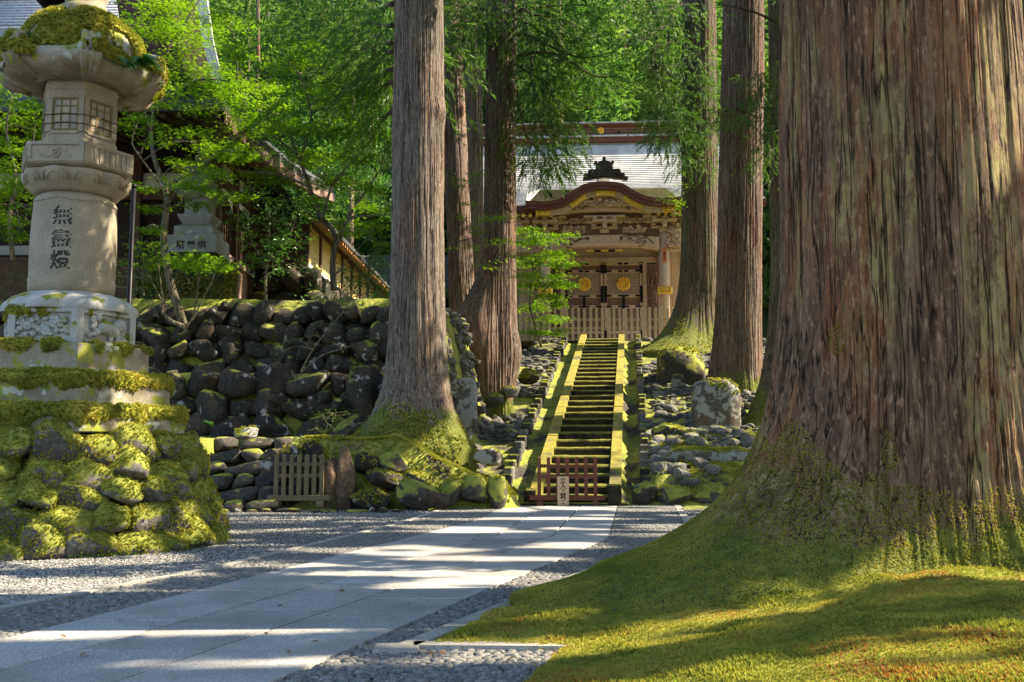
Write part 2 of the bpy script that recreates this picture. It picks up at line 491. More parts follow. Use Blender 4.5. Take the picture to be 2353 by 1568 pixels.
# kerbs
def kerb(name, P, w, h, step=1.2, side=1):
    par = None
    seg = np.linalg.norm(np.diff(P, axis=0), axis=1); L = np.r_[0, np.cumsum(seg)]
    s = 0
    while s < L[-1]-.05:
        e = min(s+step*(.85+.3*random.random()), L[-1])
        if L[-1]-e < .3: e = L[-1]
        t = [s+.005]+[q for q in L if s+.02 < q < e-.02]+[e-.005]
        pt = np.stack([np.interp(t, L, P[:, 0]), np.interp(t, L, P[:, 1])], -1)
        d = np.gradient(pt, axis=0); d /= np.linalg.norm(d, axis=1, keepdims=True); nn = np.stack([-d[:, 1], d[:, 0]], -1)*side
        poly = np.vstack([pt, (pt+nn*w)[::-1]])
        m = MB(); m.prism(poly, -.02, h)
        if par is None: par = structure(m.build(name, M_kerb))
        else: m.build('kerb_stone', M_kerb, par)
        s = e
    return par
kerb('left_kerb', LK, .10, .03, side=1)
RK = gl([(1548, 1162), (1575, 1209), (1602, 1256)])
kerb('right_kerb', RK, .13, .03, step=.9, side=1)
C0 = gl([(905, 1500)])[0]; C1 = gl([(1420, 1288)])[0]; C2 = gl([(1500, 1504)])[0]
kerb('moss_bank_kerb', np.array([C2, C0, C1]), .13, .045, step=1.6, side=-1)

m = MB(); m.box((C0[0]+.02, C0[1]-.03, .0), (.26, .20, .086)); structure(m.build('kerb_corner_stone', M_kerb))
# cobbles set on edge in mortar beside the slabs
def cobble_mesh(seed):
    r = np.random.default_rng(seed); m = MB()
    n = 7; a = np.arange(n)*2*math.pi/n+r.random()*2
    jr = 1+.12*r.standard_normal(n)
    v = []
    for s_, z in ((1.0, -.25), (.96, .15), (.62, .42)):
        v.append(np.stack([np.cos(a)*jr*s_*.5, np.sin(a)*jr*s_*.5, np.full(n, z)], -1))
    m.grid(np.array(v), smooth=True, wrap=True)
    m.add(np.vstack([v[-1], [[0, 0, .5]]]), [[i, (i+1) % n, n] for i in range(n)], smooth=True)
    return m
M_cob = (lambda N: (lambda co: (N.col(N.ramp(N.mix(.5, N.noise(co, 21, 2), N.noise(co, 90, 2)), (.36, (.07, .07, .07)), (.52, (.165, .16, .15)), (.66, (.29, .27, .24)))).rough(.7), N.m)[-1])(N.pos()))(NT('cobble'))
COBS = [cobble_mesh(40+i) for i in range(6)]
COBM = [c.mesh('cobble', M_cob) for c in COBS]
def inside(px, py, poly):
    r = np.zeros(len(px), bool); n = len(poly)
    for i in range(n):
        x0, y0 = poly[i]; x1, y1 = poly[(i+1) % n]
        c = ((y0 > py) != (y1 > py)) & (px < (x1-x0)*(py-y0)/(y1-y0+1e-12)+x0)
        r ^= c
    return r
def bake(tmpl, T):
    """tmpl (k,3) verts, T list arrays: pos(n,3), yaw(n), scale(n,3) -> (n*k,3)"""
    pos, yaw, sc = T
    v = tmpl[None]*sc[:, None, :]
    c, s = np.cos(yaw)[:, None], np.sin(yaw)[:, None]
    return np.stack([v[..., 0]*c-v[..., 1]*s, v[..., 0]*s+v[..., 1]*c, v[..., 2]], -1)+pos[:, None]
def scatter_into(m, base, pos, yaw, sc, mi=0):
    tv = np.concatenate(base.v); n = len(pos); k = len(tv)
    V = bake(tv, (pos, yaw, sc)).reshape(-1, 3)
    l = np.concatenate(base.l); c = np.concatenate(base.c)
    L = (l[None]+(np.arange(n)*k)[:, None]).reshape(-1)
    m.v.append(V); m.l.append(L+m.n); m.c.append(np.tile(c, n)); m.n += len(V)
    m.m.append(np.full(len(c)*n, mi)); m.sm.append(np.tile(np.concatenate(base.sm), n))
def cobble_strip(name, poly, direction, gx=.074, gy=.038):
    poly = np.array(poly)
    mm = MB(); mm.prism(poly, -.03, .002)
    par = structure(mm.build(name, M_mortar))
    c = poly.mean(0); R = np.abs(poly-c).max()*1.5
    a = np.arange(-R, R, gx); b = np.arange(-R, R, gy)
    A, Bb = np.meshgrid(a, b)
    A = A+(np.arange(len(b)) % 2)[:, None]*gx*.5
    A = A+RNG.normal(0, .010, A.shape); Bb = Bb+RNG.normal(0, .006, A.shape)
    cs, sn = math.cos(direction), math.sin(direction)
    px = (c[0]+A*cs-Bb*sn).ravel(); py = (c[1]+A*sn+Bb*cs).ravel()
    k = inside(px, py, poly) & (py > 3.2); px, py = px[k], py[k]
    n = len(px); o = np.argsort(py)
    px, py = px[o], py[o]
    yaw = direction+RNG.normal(0, .25, n)
    sc = np.stack([gx*RNG.uniform(.8, 1.05, n), gy*RNG.uniform(.85, 1.1, n), RNG.uniform(.026, .042, n)], -1)
    pos = np.stack([px, py, np.full(n, .006)+RNG.uniform(0, .006, n)], -1)
    # those that show largest: in the frame, nearest the eye
    vis = np.abs(px/py) < .53
    near = np.where(vis & (py > 5.1))[0][:300]
    rest = np.setdiff1d(np.arange(n), near)
    for i in near:
        link('cobble', COBM[i % 6], par, pos[i], (0, 0, yaw[i]), sc[i])
    m2 = MB()
    for q in range(6):
        s_ = rest[rest % 6 == q]
        scatter_into(m2, COBS[q], pos[s_], yaw[s_], sc[s_])
    stuff(m2.build('cobbles', M_cob, par))
ys = np.linspace(3.6, PATH_END, 12)
lw = lambda y: xl(LK, y)
cobble_strip('left_cobble_strip', [(lw(y)+.005, y) for y in ys]+[(xl(B[0], y)-.015, y) for y in ys[::-1]], math.radians(25))
e2 = gl([(1548, 1162), (1602, 1256), (1460, 1300), (1420, 1288), (905, 1500), (1500, 1504)])
rp = [(xl(B[3], y)+.015, y) for y in np.linspace(3.3, PATH_END, 14)]
poly = rp+[tuple(q+np.array([-.01, 0])) for q in e2[:2]]+[tuple(e2[3])]+[tuple(C0)]+[tuple(C2+np.array([0, -.01]))]+[(C2[0]+.2, 3.3)]
cobble_strip('right_cobble_strip', poly, math.radians(20))

# loose gravel
g = np.array([[1,0,0],[-.9,.1,0],[0,1,.1],[.1,-1,0],[0,.1,.8],[.1,0,-.7]])*.5
gm = MB(); gm.add(g, np.array([[0,2,4],[2,1,4],[1,3,4],[3,0,4],[2,0,5],[1,2,5],[3,1,5],[0,3,5]]))
M_gravel = (lambda N: (lambda co: (N.col(N.ramp(N.noise(co, 30, 2), (.33, (.075, .075, .075)), (.5, (.2, .195, .185)), (.68, (.42, .4, .36)))).rough(.85), N.m)[-1])(N.pos()))(NT('gravel'))
gm2 = MB()
def gravel(px, py, smin, smax):
    n = len(px)
    scatter_into(gm2, gm, np.stack([px, py, RNG.uniform(-.006, .012, n)], -1), RNG.uniform(0, 6.28, n),
                 np.stack([RNG.uniform(smin, smax, n), RNG.uniform(smin, smax, n), RNG.uniform(smin*.6, smax*.7, n)], -1))
n = 90000
y_ = 5.2+(20.25-5.2)*RNG.random(n)**1.25; x_ = -.56*y_+RNG.random(n)*(xl(LK, y_)-.11+.56*y_)
k = (x_ < xl(LK, y_)-.11) & (np.hypot(x_+5.68, y_-13) > 1.75)
gravel(x_[k], y_[k], .018, .045)
n = 5000
y_ = RNG.uniform(12, 21.4, n); x_ = xl(RK[::-1], y_)+.15+RNG.random(n)*3
gravel(x_, y_, .018, .045)
stuff(gm2.build('gravel', M_gravel))

# ------------------------------------------------------------------ moss bank on the right
MBP = np.array([tuple(G(1180, 1600)[:2]), tuple(G(1240, 1545)[:2]), tuple(C2+np.array([-.55, .02])), tuple(C0+np.array([.22, .08])), tuple(G(1160, 1392)[:2]), tuple(G(1310, 1338)[:2]),
                tuple(G(1372, 1330)[:2]), tuple(G(1420, 1283)[:2]), tuple(G(1612, 1215)[:2]), (5.2, 16.5), (9, 17.5), (14, 17), (14, 1.5), (1.5, 1.5), tuple(G(1150, 1700)[:2])])
def edge_dist(px, py, poly):
    d = np.full(px.shape, 1e9); n = len(poly)
    for i in range(n):
        a = poly[i]; b = poly[(i+1) % n]; ab = b-a
        t = np.clip(((px-a[0])*ab[0]+(py-a[1])*ab[1])/(ab@ab), 0, 1)
        d = np.minimum(d, np.hypot(px-a[0]-t*ab[0], py-a[1]-t*ab[1]))
    return d
BIG = np.array([3.21, 8.05])
def bankz(px, py):
    d = edge_dist(px, py, MBP); ins = inside(px.ravel(), py.ravel(), MBP).reshape(px.shape)
    d = np.where(ins, d, -d)
    p = np.stack([px, py, px*0], -1)
    z = -.05+.09*sstep(-.12, .06, d)+.31*sstep(.0, 2.4, d)
    r = np.hypot(px-BIG[0], py-BIG[1])
    z = z+.06*np.exp(-(r/1.7)**2)*sstep(0, .4, d)
    z = z+sstep(-.02, .3, d)*(.05*fbm(p*1.1, 3, 21)+.022*fbm(p*5, 3, 22))
    return z, d
X, Y = np.meshgrid(np.arange(-1.2, 14.01, .05), np.arange(2.4, 17.6, .05))
Z, dd = bankz(X, Y)
m = MB()
P = np.stack([X, Y, Z], -1); i = np.arange(X.size).reshape(X.shape)
f = np.stack([i[:-1, :-1], i[:-1, 1:], i[1:, 1:], i[1:, :-1]], -1).reshape(-1, 4)
keep = (dd.ravel()[f].min(1) > -.1)
m.add(P.reshape(-1, 3), f[keep], smooth=True)
def moss_carpet(name, fleck=True):
    N = NT(name); co = N.pos()
    a = N.noise(co, 2.2, 4, .6); b = N.noise(co, 40, 3, .6)
    c = N.ramp(N.mix(.35, a, b), (.34, (.135, .165, .026)), (.48, (.29, .295, .042)), (.6, (.45, .40, .07)), (.7, (.50, .38, .085)))
    if fleck:
        r = N.ramp(N.mix(.5, N.noise(co, 1.6, 5, .65, .5), N.noise(co, 55, 2)), (.54, 0.0), (.6, .8))
        c = N.mix(r, c, (.42, .12, .04))
    N.col(c).rough(.9)
    N.translucent(N.mix(1.0, c, (1.0, 1.05, .6), 'MULTIPLY'), .35)
    N.bump(b, .6, .02)
    return N.m
M_carpet = moss_carpet('moss_carpet')
bank = structure(m.build('moss_bank', M_carpet))
def tuft(seed, n=5, spread=.75, w=.16):
    r = np.random.default_rng(seed); m = MB()
    for i in range(n):
        a = i*2*math.pi/n+r.random(); q = spread*(.4+.6*r.random())
        tip = np.array([math.cos(a)*q, math.sin(a)*q, .7+.5*r.random()]); s_ = np.array([-math.sin(a), math.cos(a), 0])*w
        m.add([s_*.6+[0, 0, -.1], -s_*.6+[0, 0, -.1], tip*.55-s_, tip, tip*.55+s_], [[0, 1, 2, 3, 4]])
    return m
TUFTS = [tuft(60+i) for i in range(4)]
tm = MB()
n = 115000
yy = 3.4+(11.5-3.4)*RNG.random(n)**1.7; xx = RNG.random(n)*(yy*.54+.2+1.0)-1.0
zz, d_ = bankz(xx, yy)
k = d_ > -.03
xx, yy, zz = xx[k], yy[k], zz[k]; n = len(xx)
hs = RNG.uniform(.010, .023, n)*(.8+.5*sstep(.0, .6, vnoise(np.stack([xx*3, yy*3, xx*0], -1), 4)))
for q in range(4):
    s_ = np.arange(n) % 4 == q
    scatter_into(tm, TUFTS[q], np.stack([xx, yy, zz-.003], -1)[s_], RNG.uniform(0, 6.28, s_.sum()), np.stack([hs, hs, hs*1.1], -1)[s_])
stuff(tag(tm.build('moss', M_carpet), 'thick yellow green moss carpet with rusty patches below the big cedar', 'moss'))
# ------------------------------------------------------------------ stones
import bmesh
def ico(sub):
    bm = bmesh.new(); bmesh.ops.create_icosphere(bm, subdivisions=sub, radius=1.0)
    v = np.array([p.co[:] for p in bm.verts]); f = np.array([[q.index for q in t.verts] for t in bm.faces]); bm.free()
    return v, f
ICO = {k: ico(k) for k in (1, 2, 3, 4, 5)}
def rock_verts(seed, sub=3, box=.55, cuts=9, rough=.10, freq=2.2):
    r = np.random.default_rng(seed); v, f = ICO[sub]
    p = np.sign(v)*np.abs(v)**(1-box*.55)
    p = p/np.maximum(np.abs(p).max(0), 1e-9)
    for k in range(cuts):
        n = r.standard_normal(3); n /= np.linalg.norm(n); d = .62+.3*r.random()
        s = p@n; over = np.maximum(s-d, 0); p = p-over[:, None]*n*.92
    p = p*(1+rough*fbm(v*freq+seed*3.1, 4, seed)[:, None])
    return p/np.abs(p).max(0), f
M_rock = mat_rock('dark_fieldstone', (.036, .032, .026), .26, .55)
M_rockm = mat_rock('mossy_fieldstone', (.06, .056, .048), .8, .35)
M_rubble = mat_rock('grey_rubble', (.15, .145, .135), .22, .4, 1.5, .15)
M_lichen = mat_rock('lichen_stone', (.12, .105, .085), .3, 1.5, 1.1, .7)
M_stepst = mat_rock('dark_step_stone', (.05, .047, .042), .12, .3)
M_brown = mat_rock('brown_slab', (.10, .07, .045), .3, .4, 1.0, .9)
RV = {}
def rmesh(seed, mat, sub=3, **kw):
    k = (seed, mat.name, sub)
    if k not in RV:
        v, f = rock_verts(seed, sub, **kw); m = MB(); m.add(v, f, smooth=sub >= 3)
        RV[k] = m.mesh('stone', mat)
    return RV[k]
def rock_px(name, x0, x1, y0, y1, Y, seed, mat, parent=None, depth=.8, sub=3, rz=0.0, tilt=0.0, sink=.12, **kw):
    """a stone filling the pixel box (x0..x1, y0..y1) at Y metres"""
    a = D(x0, y1, Y); b = D(x1, y0, Y)
    w = (b[0]-a[0])/2; h = (b[2]-a[2])/2*(1+sink)
    c = ((a[0]+b[0])/2, Y+w*depth*.5, b[2]-h)
    o = link(name, rmesh(seed, mat, sub, **kw), parent, c, (tilt*.3, tilt, rz), (w, w*depth, h))
    return o
MOSSY = []      # (object, density) pairs that get real tufts later

# ---- dry stone retaining walls of the left terraces
def dry_wall(name, label, x0, x1, yf, z0, z1, rows, mat, seed, slope=.15, w=(.32, .62), pick=None):
    r = np.random.default_rng(seed)
    t = thing(name, label, 'wall', ((x0+x1)/2, yf, z0))
    dz = (z1-z0)/rows
    m = MB(); m.box((0, .55, (z1-z0)/2-.15), (x1-x0, .5, z1-z0-.25)); m.build('core', M_dark, t)
    for k in range(rows):
        x = x0-r.random()*.4
        while x < x1:
            ww = r.uniform(*w)*(1.15-.12*k)*(1.4 if r.random() < .15 else 1)
            hh = dz*r.uniform(.75, 1.45)
            o = link('stone', rmesh(int(100+r.integers(14)), mat, 3), t,
                     (x+ww/2-(x0+x1)/2, slope*k*dz+r.normal(0, .035), (k+.5)*dz+r.normal(0, .035)),
                     (r.normal(0, .2), r.normal(0, .35), r.uniform(-.5, .5)), (ww*.58, .36*r.uniform(.8, 1.25), hh*.58))
            x += ww*.94
    for q in range(int((x1-x0)*rows*1.1)):
        s_ = r.uniform(.09, .2); f_ = r.random()
        link('stone', rmesh(int(100+r.integers(14)), mat, 3), t, (r.uniform(x0, x1)-(x0+x1)/2, slope*f_*(z1-z0)-r.uniform(.12, .26), f_*(z1-z0)), (r.normal(0, .4), r.normal(0, .4), r.uniform(-1, 1)), (s_*r.uniform(.9, 1.6), s_, s_))
    return t
M_dark = mat_flat('dark_earth', (.02, .018, .014), 1.0)
dry_wall('boulder_wall', 'lower dark dry stone wall of mossy boulders behind the stone steps', -12.5, -2.7, 23.35, 1.35, 3.02, 3, M_rock, 5, w=(.5, .95))
dry_wall('boulder_wall', 'upper shaded dry stone wall of round boulders below the timber hall', -13.5, -2.9, 24.9, 2.95, 4.8, 4, M_rock, 6, w=(.42, .85))
# ledge slabs between the tiers
led = MB()

# ---- front of the knoll below the grey cedar
kn = thing('knoll_wall', 'low wall of mossy blocks holding up the green knoll below the grey cedar', 'wall', (0, 0, 0))
for q in [(733, 776, 1030, 1172, 20.05, 201, M_brown, .6), (768, 816, 1022, 1172, 20.1, 202, M_brown, .6),
          (798, 896, 1122, 1172, 20.0, 203, M_rock, .9), (838, 925, 1078, 1124, 20.25, 204, M_rock, .9), (905, 1014, 1100, 1166, 20.0, 205, M_rockm, .9),
          (812, 870, 1035, 1085, 20.45, 206, M_rock, .9), (868, 938, 1030, 1082, 20.6, 207, M_rockm, .9), (1006, 1062, 1098, 1160, 20.2, 208, M_rockm, .9),
          (1058, 1118, 1092, 1158, 20.25, 209, M_rockm, .9), (1112, 1165, 1092, 1164, 20.3, 210, M_rockm, 1.0), (985, 1035, 1132, 1166, 19.9, 211, M_rock, .9),
          (640, 700, 1015, 1075, 20.5, 212, M_rock, .8), (596, 650, 1030, 1150, 20.4, 213, M_rock, .7), (690, 745, 1010, 1080, 20.6, 214, M_rock, .8), (652, 740, 1070, 1160, 20.5, 215, M_rock, .6),
          (882, 930, 995, 1036, 21.1, 216, M_rockm, .9), (930, 985, 1085, 1110, 20.5, 217, M_rockm, 1.0)]:
    o = rock_px('stone', *q[:5], q[5], q[6], kn, q[7], sub=4)
    MOSSY.append((o, 1.0))
r_ = np.random.default_rng(3)
kb = thing('edging_stones', 'row of small rough stones edging the gravel in front of the knoll', 'edging', (0, 0, 0))
x = 470
while x < 905:
    w_ = r_.uniform(18, 48) if x < 600 or x > 840 else r_.uniform(40, 90)
    rock_px('stone', x, x+w_, 1168-r_.uniform(0, 8)+(5 if x > 590 else 2), 1190-(x-500)*.012, 19.45, int(120+r_.integers(10)), M_rock, kb, .8, sub=3)
    x += w_*.97
# ---- rough steps to the left
ls = thing('stone_steps', 'short flight of rough dark stone steps left of the brown picket barrier', 'steps', (-5.4, 19.7, 0))
for k in range(6):
    z = .06+.25*k; y = .05+.32*k
    xs_ = [-.95, -.3-.2*(k % 2), .35-.15*((k+1) % 2), .85]
    for a_, b_ in zip(xs_[:-1], xs_[1:]):
        link('stone', rmesh(int(130+r_.integers(8)), M_stepst, 3, box=.9, cuts=5), ls, ((a_+b_)/2, y+.2, z), (r_.normal(0, .03), r_.normal(0, .03), r_.normal(0, .06)), ((b_-a_)*.52, .34, .17))
for q in [(480, 525, 1120, 1170, 19.6, 221), (600, 640, 1085, 1165, 19.9, 222), (432, 470, 1018, 1110, 15.5, 223)]:
    rock_px('stone', *q[:5], q[5], M_rock, ls)

# ---- single rocks
def boulder(label, *q, name='boulder', cat='boulder', sub=4, **kw):
    o = tag(rock_px(name, *q, sub=sub, **kw), label, cat); MOSSY.append((o, 1.0)); return o
boulder('upright rounded stone with yellow moss and lichen right of the grey cedar', 1043, 1097, 866, 990, 23.2, 301, M_lichen, depth=.7, box=.7, cuts=4)
boulder('small white speckled rock in the moss beside the left drain', 1088, 1152, 1030, 1068, 21.6, 302, M_lichen)
boulder('dark lichen spotted boulder leaning against the left flank of the grey cedar', 792, 872, 836, 952, 23.0, 303, M_rock)
boulder('pale edged rock on the moss at the head of the stone steps', 530, 598, 980, 1008, 20.9, 304, M_lichen)
boulder('large squared boulder with sunlit mossy top right of the stairs', 1517, 1642, 796, 912, 34.6, 305, M_rockm, depth=.9, box=1.2, cuts=4, rough=.05)
o = boulder('small pale stone marker standing before the squared mossy boulder', 1545, 1574, 862, 912, 33.6, 306, M_lichen, name='stone_marker', cat='marker', depth=.5, box=1.2, cuts=0, rough=.03)
boulder('tall standing stone with white lichen blotches beside the huge cedar', 1594, 1702, 868, 1018, 27.3, 307, M_lichen, name='standing_stone', cat='standing stone', depth=.7, box=.9, cuts=3, rough=.06)
boulder('long low rock with moss cap and white crust left of the huge cedar', 1532, 1738, 1030, 1106, 23.6, 308, M_lichen, depth=.6, box=.9)
boulder('dark rock with pale spot at the gravel edge under the long low rock', 1445, 1512, 1108, 1162, 21.75, 309, M_rockm)
boulder('dark mossy rock second from the right drain at the gravel edge', 1508, 1592, 1116, 1160, 21.7, 310, M_rockm)
boulder('dark rock nearest the huge cedar at the gravel edge', 1585, 1672, 1108, 1162, 21.8, 311, M_rockm)
boulder('angular brown rock on the rubble beside the leaning red cedar', 1155, 1195, 888, 912, 30.0, 312, M_rubble, sub=3)
boulder('mossy hummock rock among the rubble left of the stairs', 1190, 1240, 848, 880, 33.0, 313, M_rockm)
boulder('flat mossy rock half buried in rubble in front of the standing stone', 1500, 1600, 975, 1010, 26.5, 314, M_rockm)
boulder('low rounded mossy rock at the foot of the grey cedar roots', 1115, 1160, 905, 935, 28.5, 315, M_rockm, sub=3)

# ---- the long stone stairs
M_step = (lambda N: (lambda co: (N.col(N.mix(N.ramp(N.math('ADD', N.math('MULTIPLY', N.up(), .55), N.noise(co, 2.2, 5, .6)), (.62, 0.0), (.8, 1.0)),
            N.ramp(N.noise(co, 5, 5), (.3, (.012, .011, .007)), (.7, (.05, .042, .02))), N.ramp(N.noise(co, 9, 3), (.3, (.10, .11, .015)), (.7, (.22, .2, .04))))).rough(.95),
            N.bump(N.noise(co, 22, 4), .6, .02), N.m)[-1])(N.pos()))(NT('mossy_step'))
M_stair_kerb = (lambda N: (lambda co: (N.col(N.mix(N.ramp(N.noise(co, 1.1, 5, .6), (.3, 0.0), (.5, 1.0)), (.07, .065, .05),
            N.ramp(N.noise(co, 6, 4), (.3, (.16, .145, .02)), (.7, (.30, .25, .045))))).rough(.95), N.bump(N.noise(co, 30, 4), .5, .01), N.m)[-1])(N.pos()))(NT('mossy_stair_kerb'))
st = thing('stone_stairs', 'long straight flight of mossy stone stairs climbing to the carved gate', 'stairs', (S0[0], S0[1], 0), -PSI)
for i in range(NST):
    m = MB(); b = .03
    n = 14; xs_ = np.linspace(-.80, .80, n); wob = .012*fbm(np.stack([xs_*2.1, np.full(n, i*1.7), np.zeros(n)], -1), 3, 31)
    z1 = RISE*(i+1); y0 = TREAD*i
    prof = [(-.01, z1-RISE-.05), (-.012, z1-.055), (.004, z1-.022), (.05, z1+.006), (.3, z1+.008), (TREAD+.06, z1+.012)]
    P = np.array([[[x_, y0+py_+w_*.4, pz_+(w_ if j_ >= 1 else 0)] for x_, w_ in zip(xs_, wob)] for j_, (py_, pz_) in enumerate(prof)])
    m.grid(P, smooth=False)
    m.build('step', M_step, st)
def slant(m, x0, x1, v0, v1, h0, h1, off=0.0):
    za, zb = SLOPE*v0, SLOPE*v1
    v = [[x0, v0, za-.35], [x1, v0, za-.35], [x1, v1, zb-.35], [x0, v1, zb-.35], [x0, v0, za+h0], [x1, v0, za+h0], [x1, v1, zb+h1], [x0, v1, zb+h1]]
    m.add(v, BOXF)
for s_ in (-1, 1):
    v = -.05
    k = 0
    while v < VTOP+.3:
        e = min(v+1.75, VTOP+.35)
        m = MB(); j = random.uniform(-.015, .015)
        slant(m, s_*.865-.13+j*.5, s_*.865+.13+j*.5, v+.008, e-.008, .235+j, .235+j)
        m.build('kerb_block', M_stair_kerb, st)
        v = e; k += 1
m = MB(); m.bbox((.87, -.12, .22), (.30, .34, .5), .03); m.build('end_block', M_step, st)
m = MB(); m.bbox((-.95, -.10, .17), (.24, .26, .42), .05); m.build('end_block', M_step, st)
m = MB(); m.bbox((0, -.16, .03), (2.3, .26, .1), .02); m.build('threshold', M_step, st)

# ---- drains: stepped border stones
for s_, u0, lab in ((-1, -1.72, 'stepped border stones along the drain left of the long stairs'), (1, 1.58, 'mossy border stones along the dark drain right of the long stairs')):
    dt = thing('drain_edge', lab, 'drain edge', (S0[0], S0[1], 0), -PSI)
    v = .3
    while v < VTOP:
        w_ = random.uniform(.5, .8)
        m = MB(); zc = SLOPE*(v+w_/2)
        m.bbox((0, 0, 0), (.2+.08*random.random(), w_*.96, .34), .035)
        o = m.build('border_stone', M_rubble if random.random() < .45 else M_rockm, dt, (u0+random.uniform(-.03, .03), v+w_/2, zc+.02+random.uniform(-.03, .03)))
        v += w_
# ---- rubble on the slopes
r_ = np.random.default_rng(77)
n = 9500
u_ = np.where(r_.random(n) < .42, r_.uniform(-4.2, -1.85, n), r_.uniform(1.75, 8.0, n)); v_ = r_.uniform(.6, VTOP+.2, n)
x_, y_ = xy(u_, v_)
cov = fbm(np.stack([x_*.55, y_*.55, x_*0], -1), 3, 55)+.25*sstep(2, 6, v_)*1.0-np.where(u_ > 0, .22*sstep(6, 2, v_), .12*sstep(3, 1, v_))
k = cov > .04
x_, y_, u_, v_ = x_[k], y_[k], u_[k], v_[k]; n = len(x_)
sz = .04+.17*r_.random(n)**3.6
z_ = rough_terr(x_, y_)
show = sz/y_*np.where(np.abs(x_/y_) < .5, 1, .1)
o_ = np.argsort(-show)
RB = [MB().add(*rock_verts(400+i, 1 if i < 5 else 2, cuts=6, rough=.15)) for i in range(8)]
RBm = [b.mesh('stone', M_rubble) for b in RB]
for j, i in enumerate(o_[:300]):
    link('stone', RBm[5+j % 3], slope_g, (x_[i], y_[i], z_[i]+sz[i]*.25), (r_.normal(0, .3), r_.normal(0, .3), r_.uniform(0, 6.28)), (sz[i]*r_.uniform(.9, 1.5), sz[i], sz[i]*r_.uniform(.5, .9)))
rest = o_[300:]
mm = MB()
for q in range(5):
    s_ = rest[np.arange(len(rest)) % 5 == q]; kk = len(s_)
    scatter_into(mm, RB[q], np.stack([x_[s_], y_[s_], z_[s_]+sz[s_]*.2], -1), r_.uniform(0, 6.28, kk), np.stack([sz[s_]*r_.uniform(.9, 1.5, kk), sz[s_], sz[s_]*r_.uniform(.5, .9, kk)], -1))
stuff(mm.build('rubble', M_rubble, slope_g))

# ---- picket barriers and sign
def barrier(label, loc, rz, W_, sp, ph, mat, pw=.07):
    t = thing('picket_barrier', label, 'barrier', loc, rz)
    m = MB(); m.bbox((0, 0, .155), (W_, .085, .11), .008); m.build('base_beam', mat, t)
    for s_ in (-1, 1):
        m = MB(); x = s_*W_*.36
        pr = [(-.26, 0), (.26, 0), (.26, .045), (.22, .06), (.2, .085), (.14, .10), (-.14, .10), (-.2, .085), (-.22, .06), (-.26, .045)]
        k = len(pr)
        v = [[x-.065, a, b] for a, b in pr]+[[x+.065, a, b] for a, b in pr]
        m.add(v, [list(range(k))[::-1], list(range(k, 2*k))]+[[i, (i+1) % k, k+(i+1) % k, k+i] for i in range(k)][::1])
        m.build('foot', mat, t)
    for z in (.211+ph*.76, .211+ph*.48):
        m = MB(); m.bbox((0, 0, z), (sp*6+pw, .03, .075), .004); m.build('rail', mat, t)
    for i in range(7):
        m = MB(); x = (i-3)*sp
        m.bbox((x, 0, .211+ph/2-.012), (pw, pw*.9, ph-.024), .004)
        z = .211+ph-.024
        m.add([[x-pw/2, -pw*.45, z], [x+pw/2, -pw*.45, z], [x+pw/2, pw*.45, z], [x-pw/2, pw*.45, z], [x, 0, z+.03]], [[0, 1, 4], [1, 2, 4], [2, 3, 4], [3, 0, 4]])
        p = m.build('post', mat, t)
        m = MB(); m.box((x, -pw*.45-.004, .211+ph*.76), (.014, .008, .014)); m.build('peg', M_iron, p)
    return t
M_iron = mat_flat('black_iron', (.012, .012, .014), .45, .6)
M_redwood = mat_wood('red_brown_timber', (.10, .032, .018), (.19, .065, .035), (9, 9, 2), .6)
M_greywood = mat_wood('weathered_timber', (.10, .075, .045), (.20, .155, .09), (9, 9, 2), .8)
px_ = D(1304, 1150, 21.58)
barrier('red brown picket barrier blocking the foot of the long stairs', (px_[0], 21.62, .02), -.02, 1.64, .20, .82, M_redwood, .076)
pb = D(686, 1150, 19.95)
barrier('weathered brown picket barrier before the rough stone steps', (pb[0], 19.95, .10), .06, 1.22, .148, .80, M_greywood, .085)
M_board = mat_wood('pale_sign_board', (.42, .29, .16), (.55, .40, .25), (14, 14, 1.2), .6)
M_ink = mat_flat('black_ink', (.012, .011, .010), .6)
def glyph(ch):
    c = bpy.data.curves.new('glyph', 'FONT'); c.body = ch; c.resolution_u = 3; c.offset = .018
    o = bpy.data.objects.new('glyph', c); COL.objects.link(o)
    me = bpy.data.meshes.new_from_object(o.evaluated_get(bpy.context.evaluated_depsgraph_get()))
    v = np.array([q.co[:] for q in me.vertices]); f = [list(p.vertices) for p in me.polygons]
    bpy.data.objects.remove(o); bpy.data.curves.remove(c); bpy.data.meshes.remove(me)
    v[:, 0] -= .5; v[:, 1] -= .38
    return v, f
px_ = D(1304, 1150, 21.40)
sg = thing('warning_sign', 'pale wooden board with black brushed characters leaning on the red brown barrier', 'sign', (px_[0]+.10-.19, 21.40, .028), 0)
sg.rotation_euler = (-.06, 0, 0)
m = MB(); m.bbox((0, 0, .305), (.245, .028, .61), .004); m.build('board', M_board, sg)
for ch, z, sz_ in (('立', .525, .135), ('入', .405, .14), ('ヲ', .315, .085), ('禁', .20, .145), ('ズ', .075, .115)):
    v, f = glyph(ch); m = MB()
    m.add(np.stack([v[:, 0]*sz_, np.full(len(v), -.0165), v[:, 1]*sz_+z], -1), f)
    m.build('lettering', M_ink, sg)
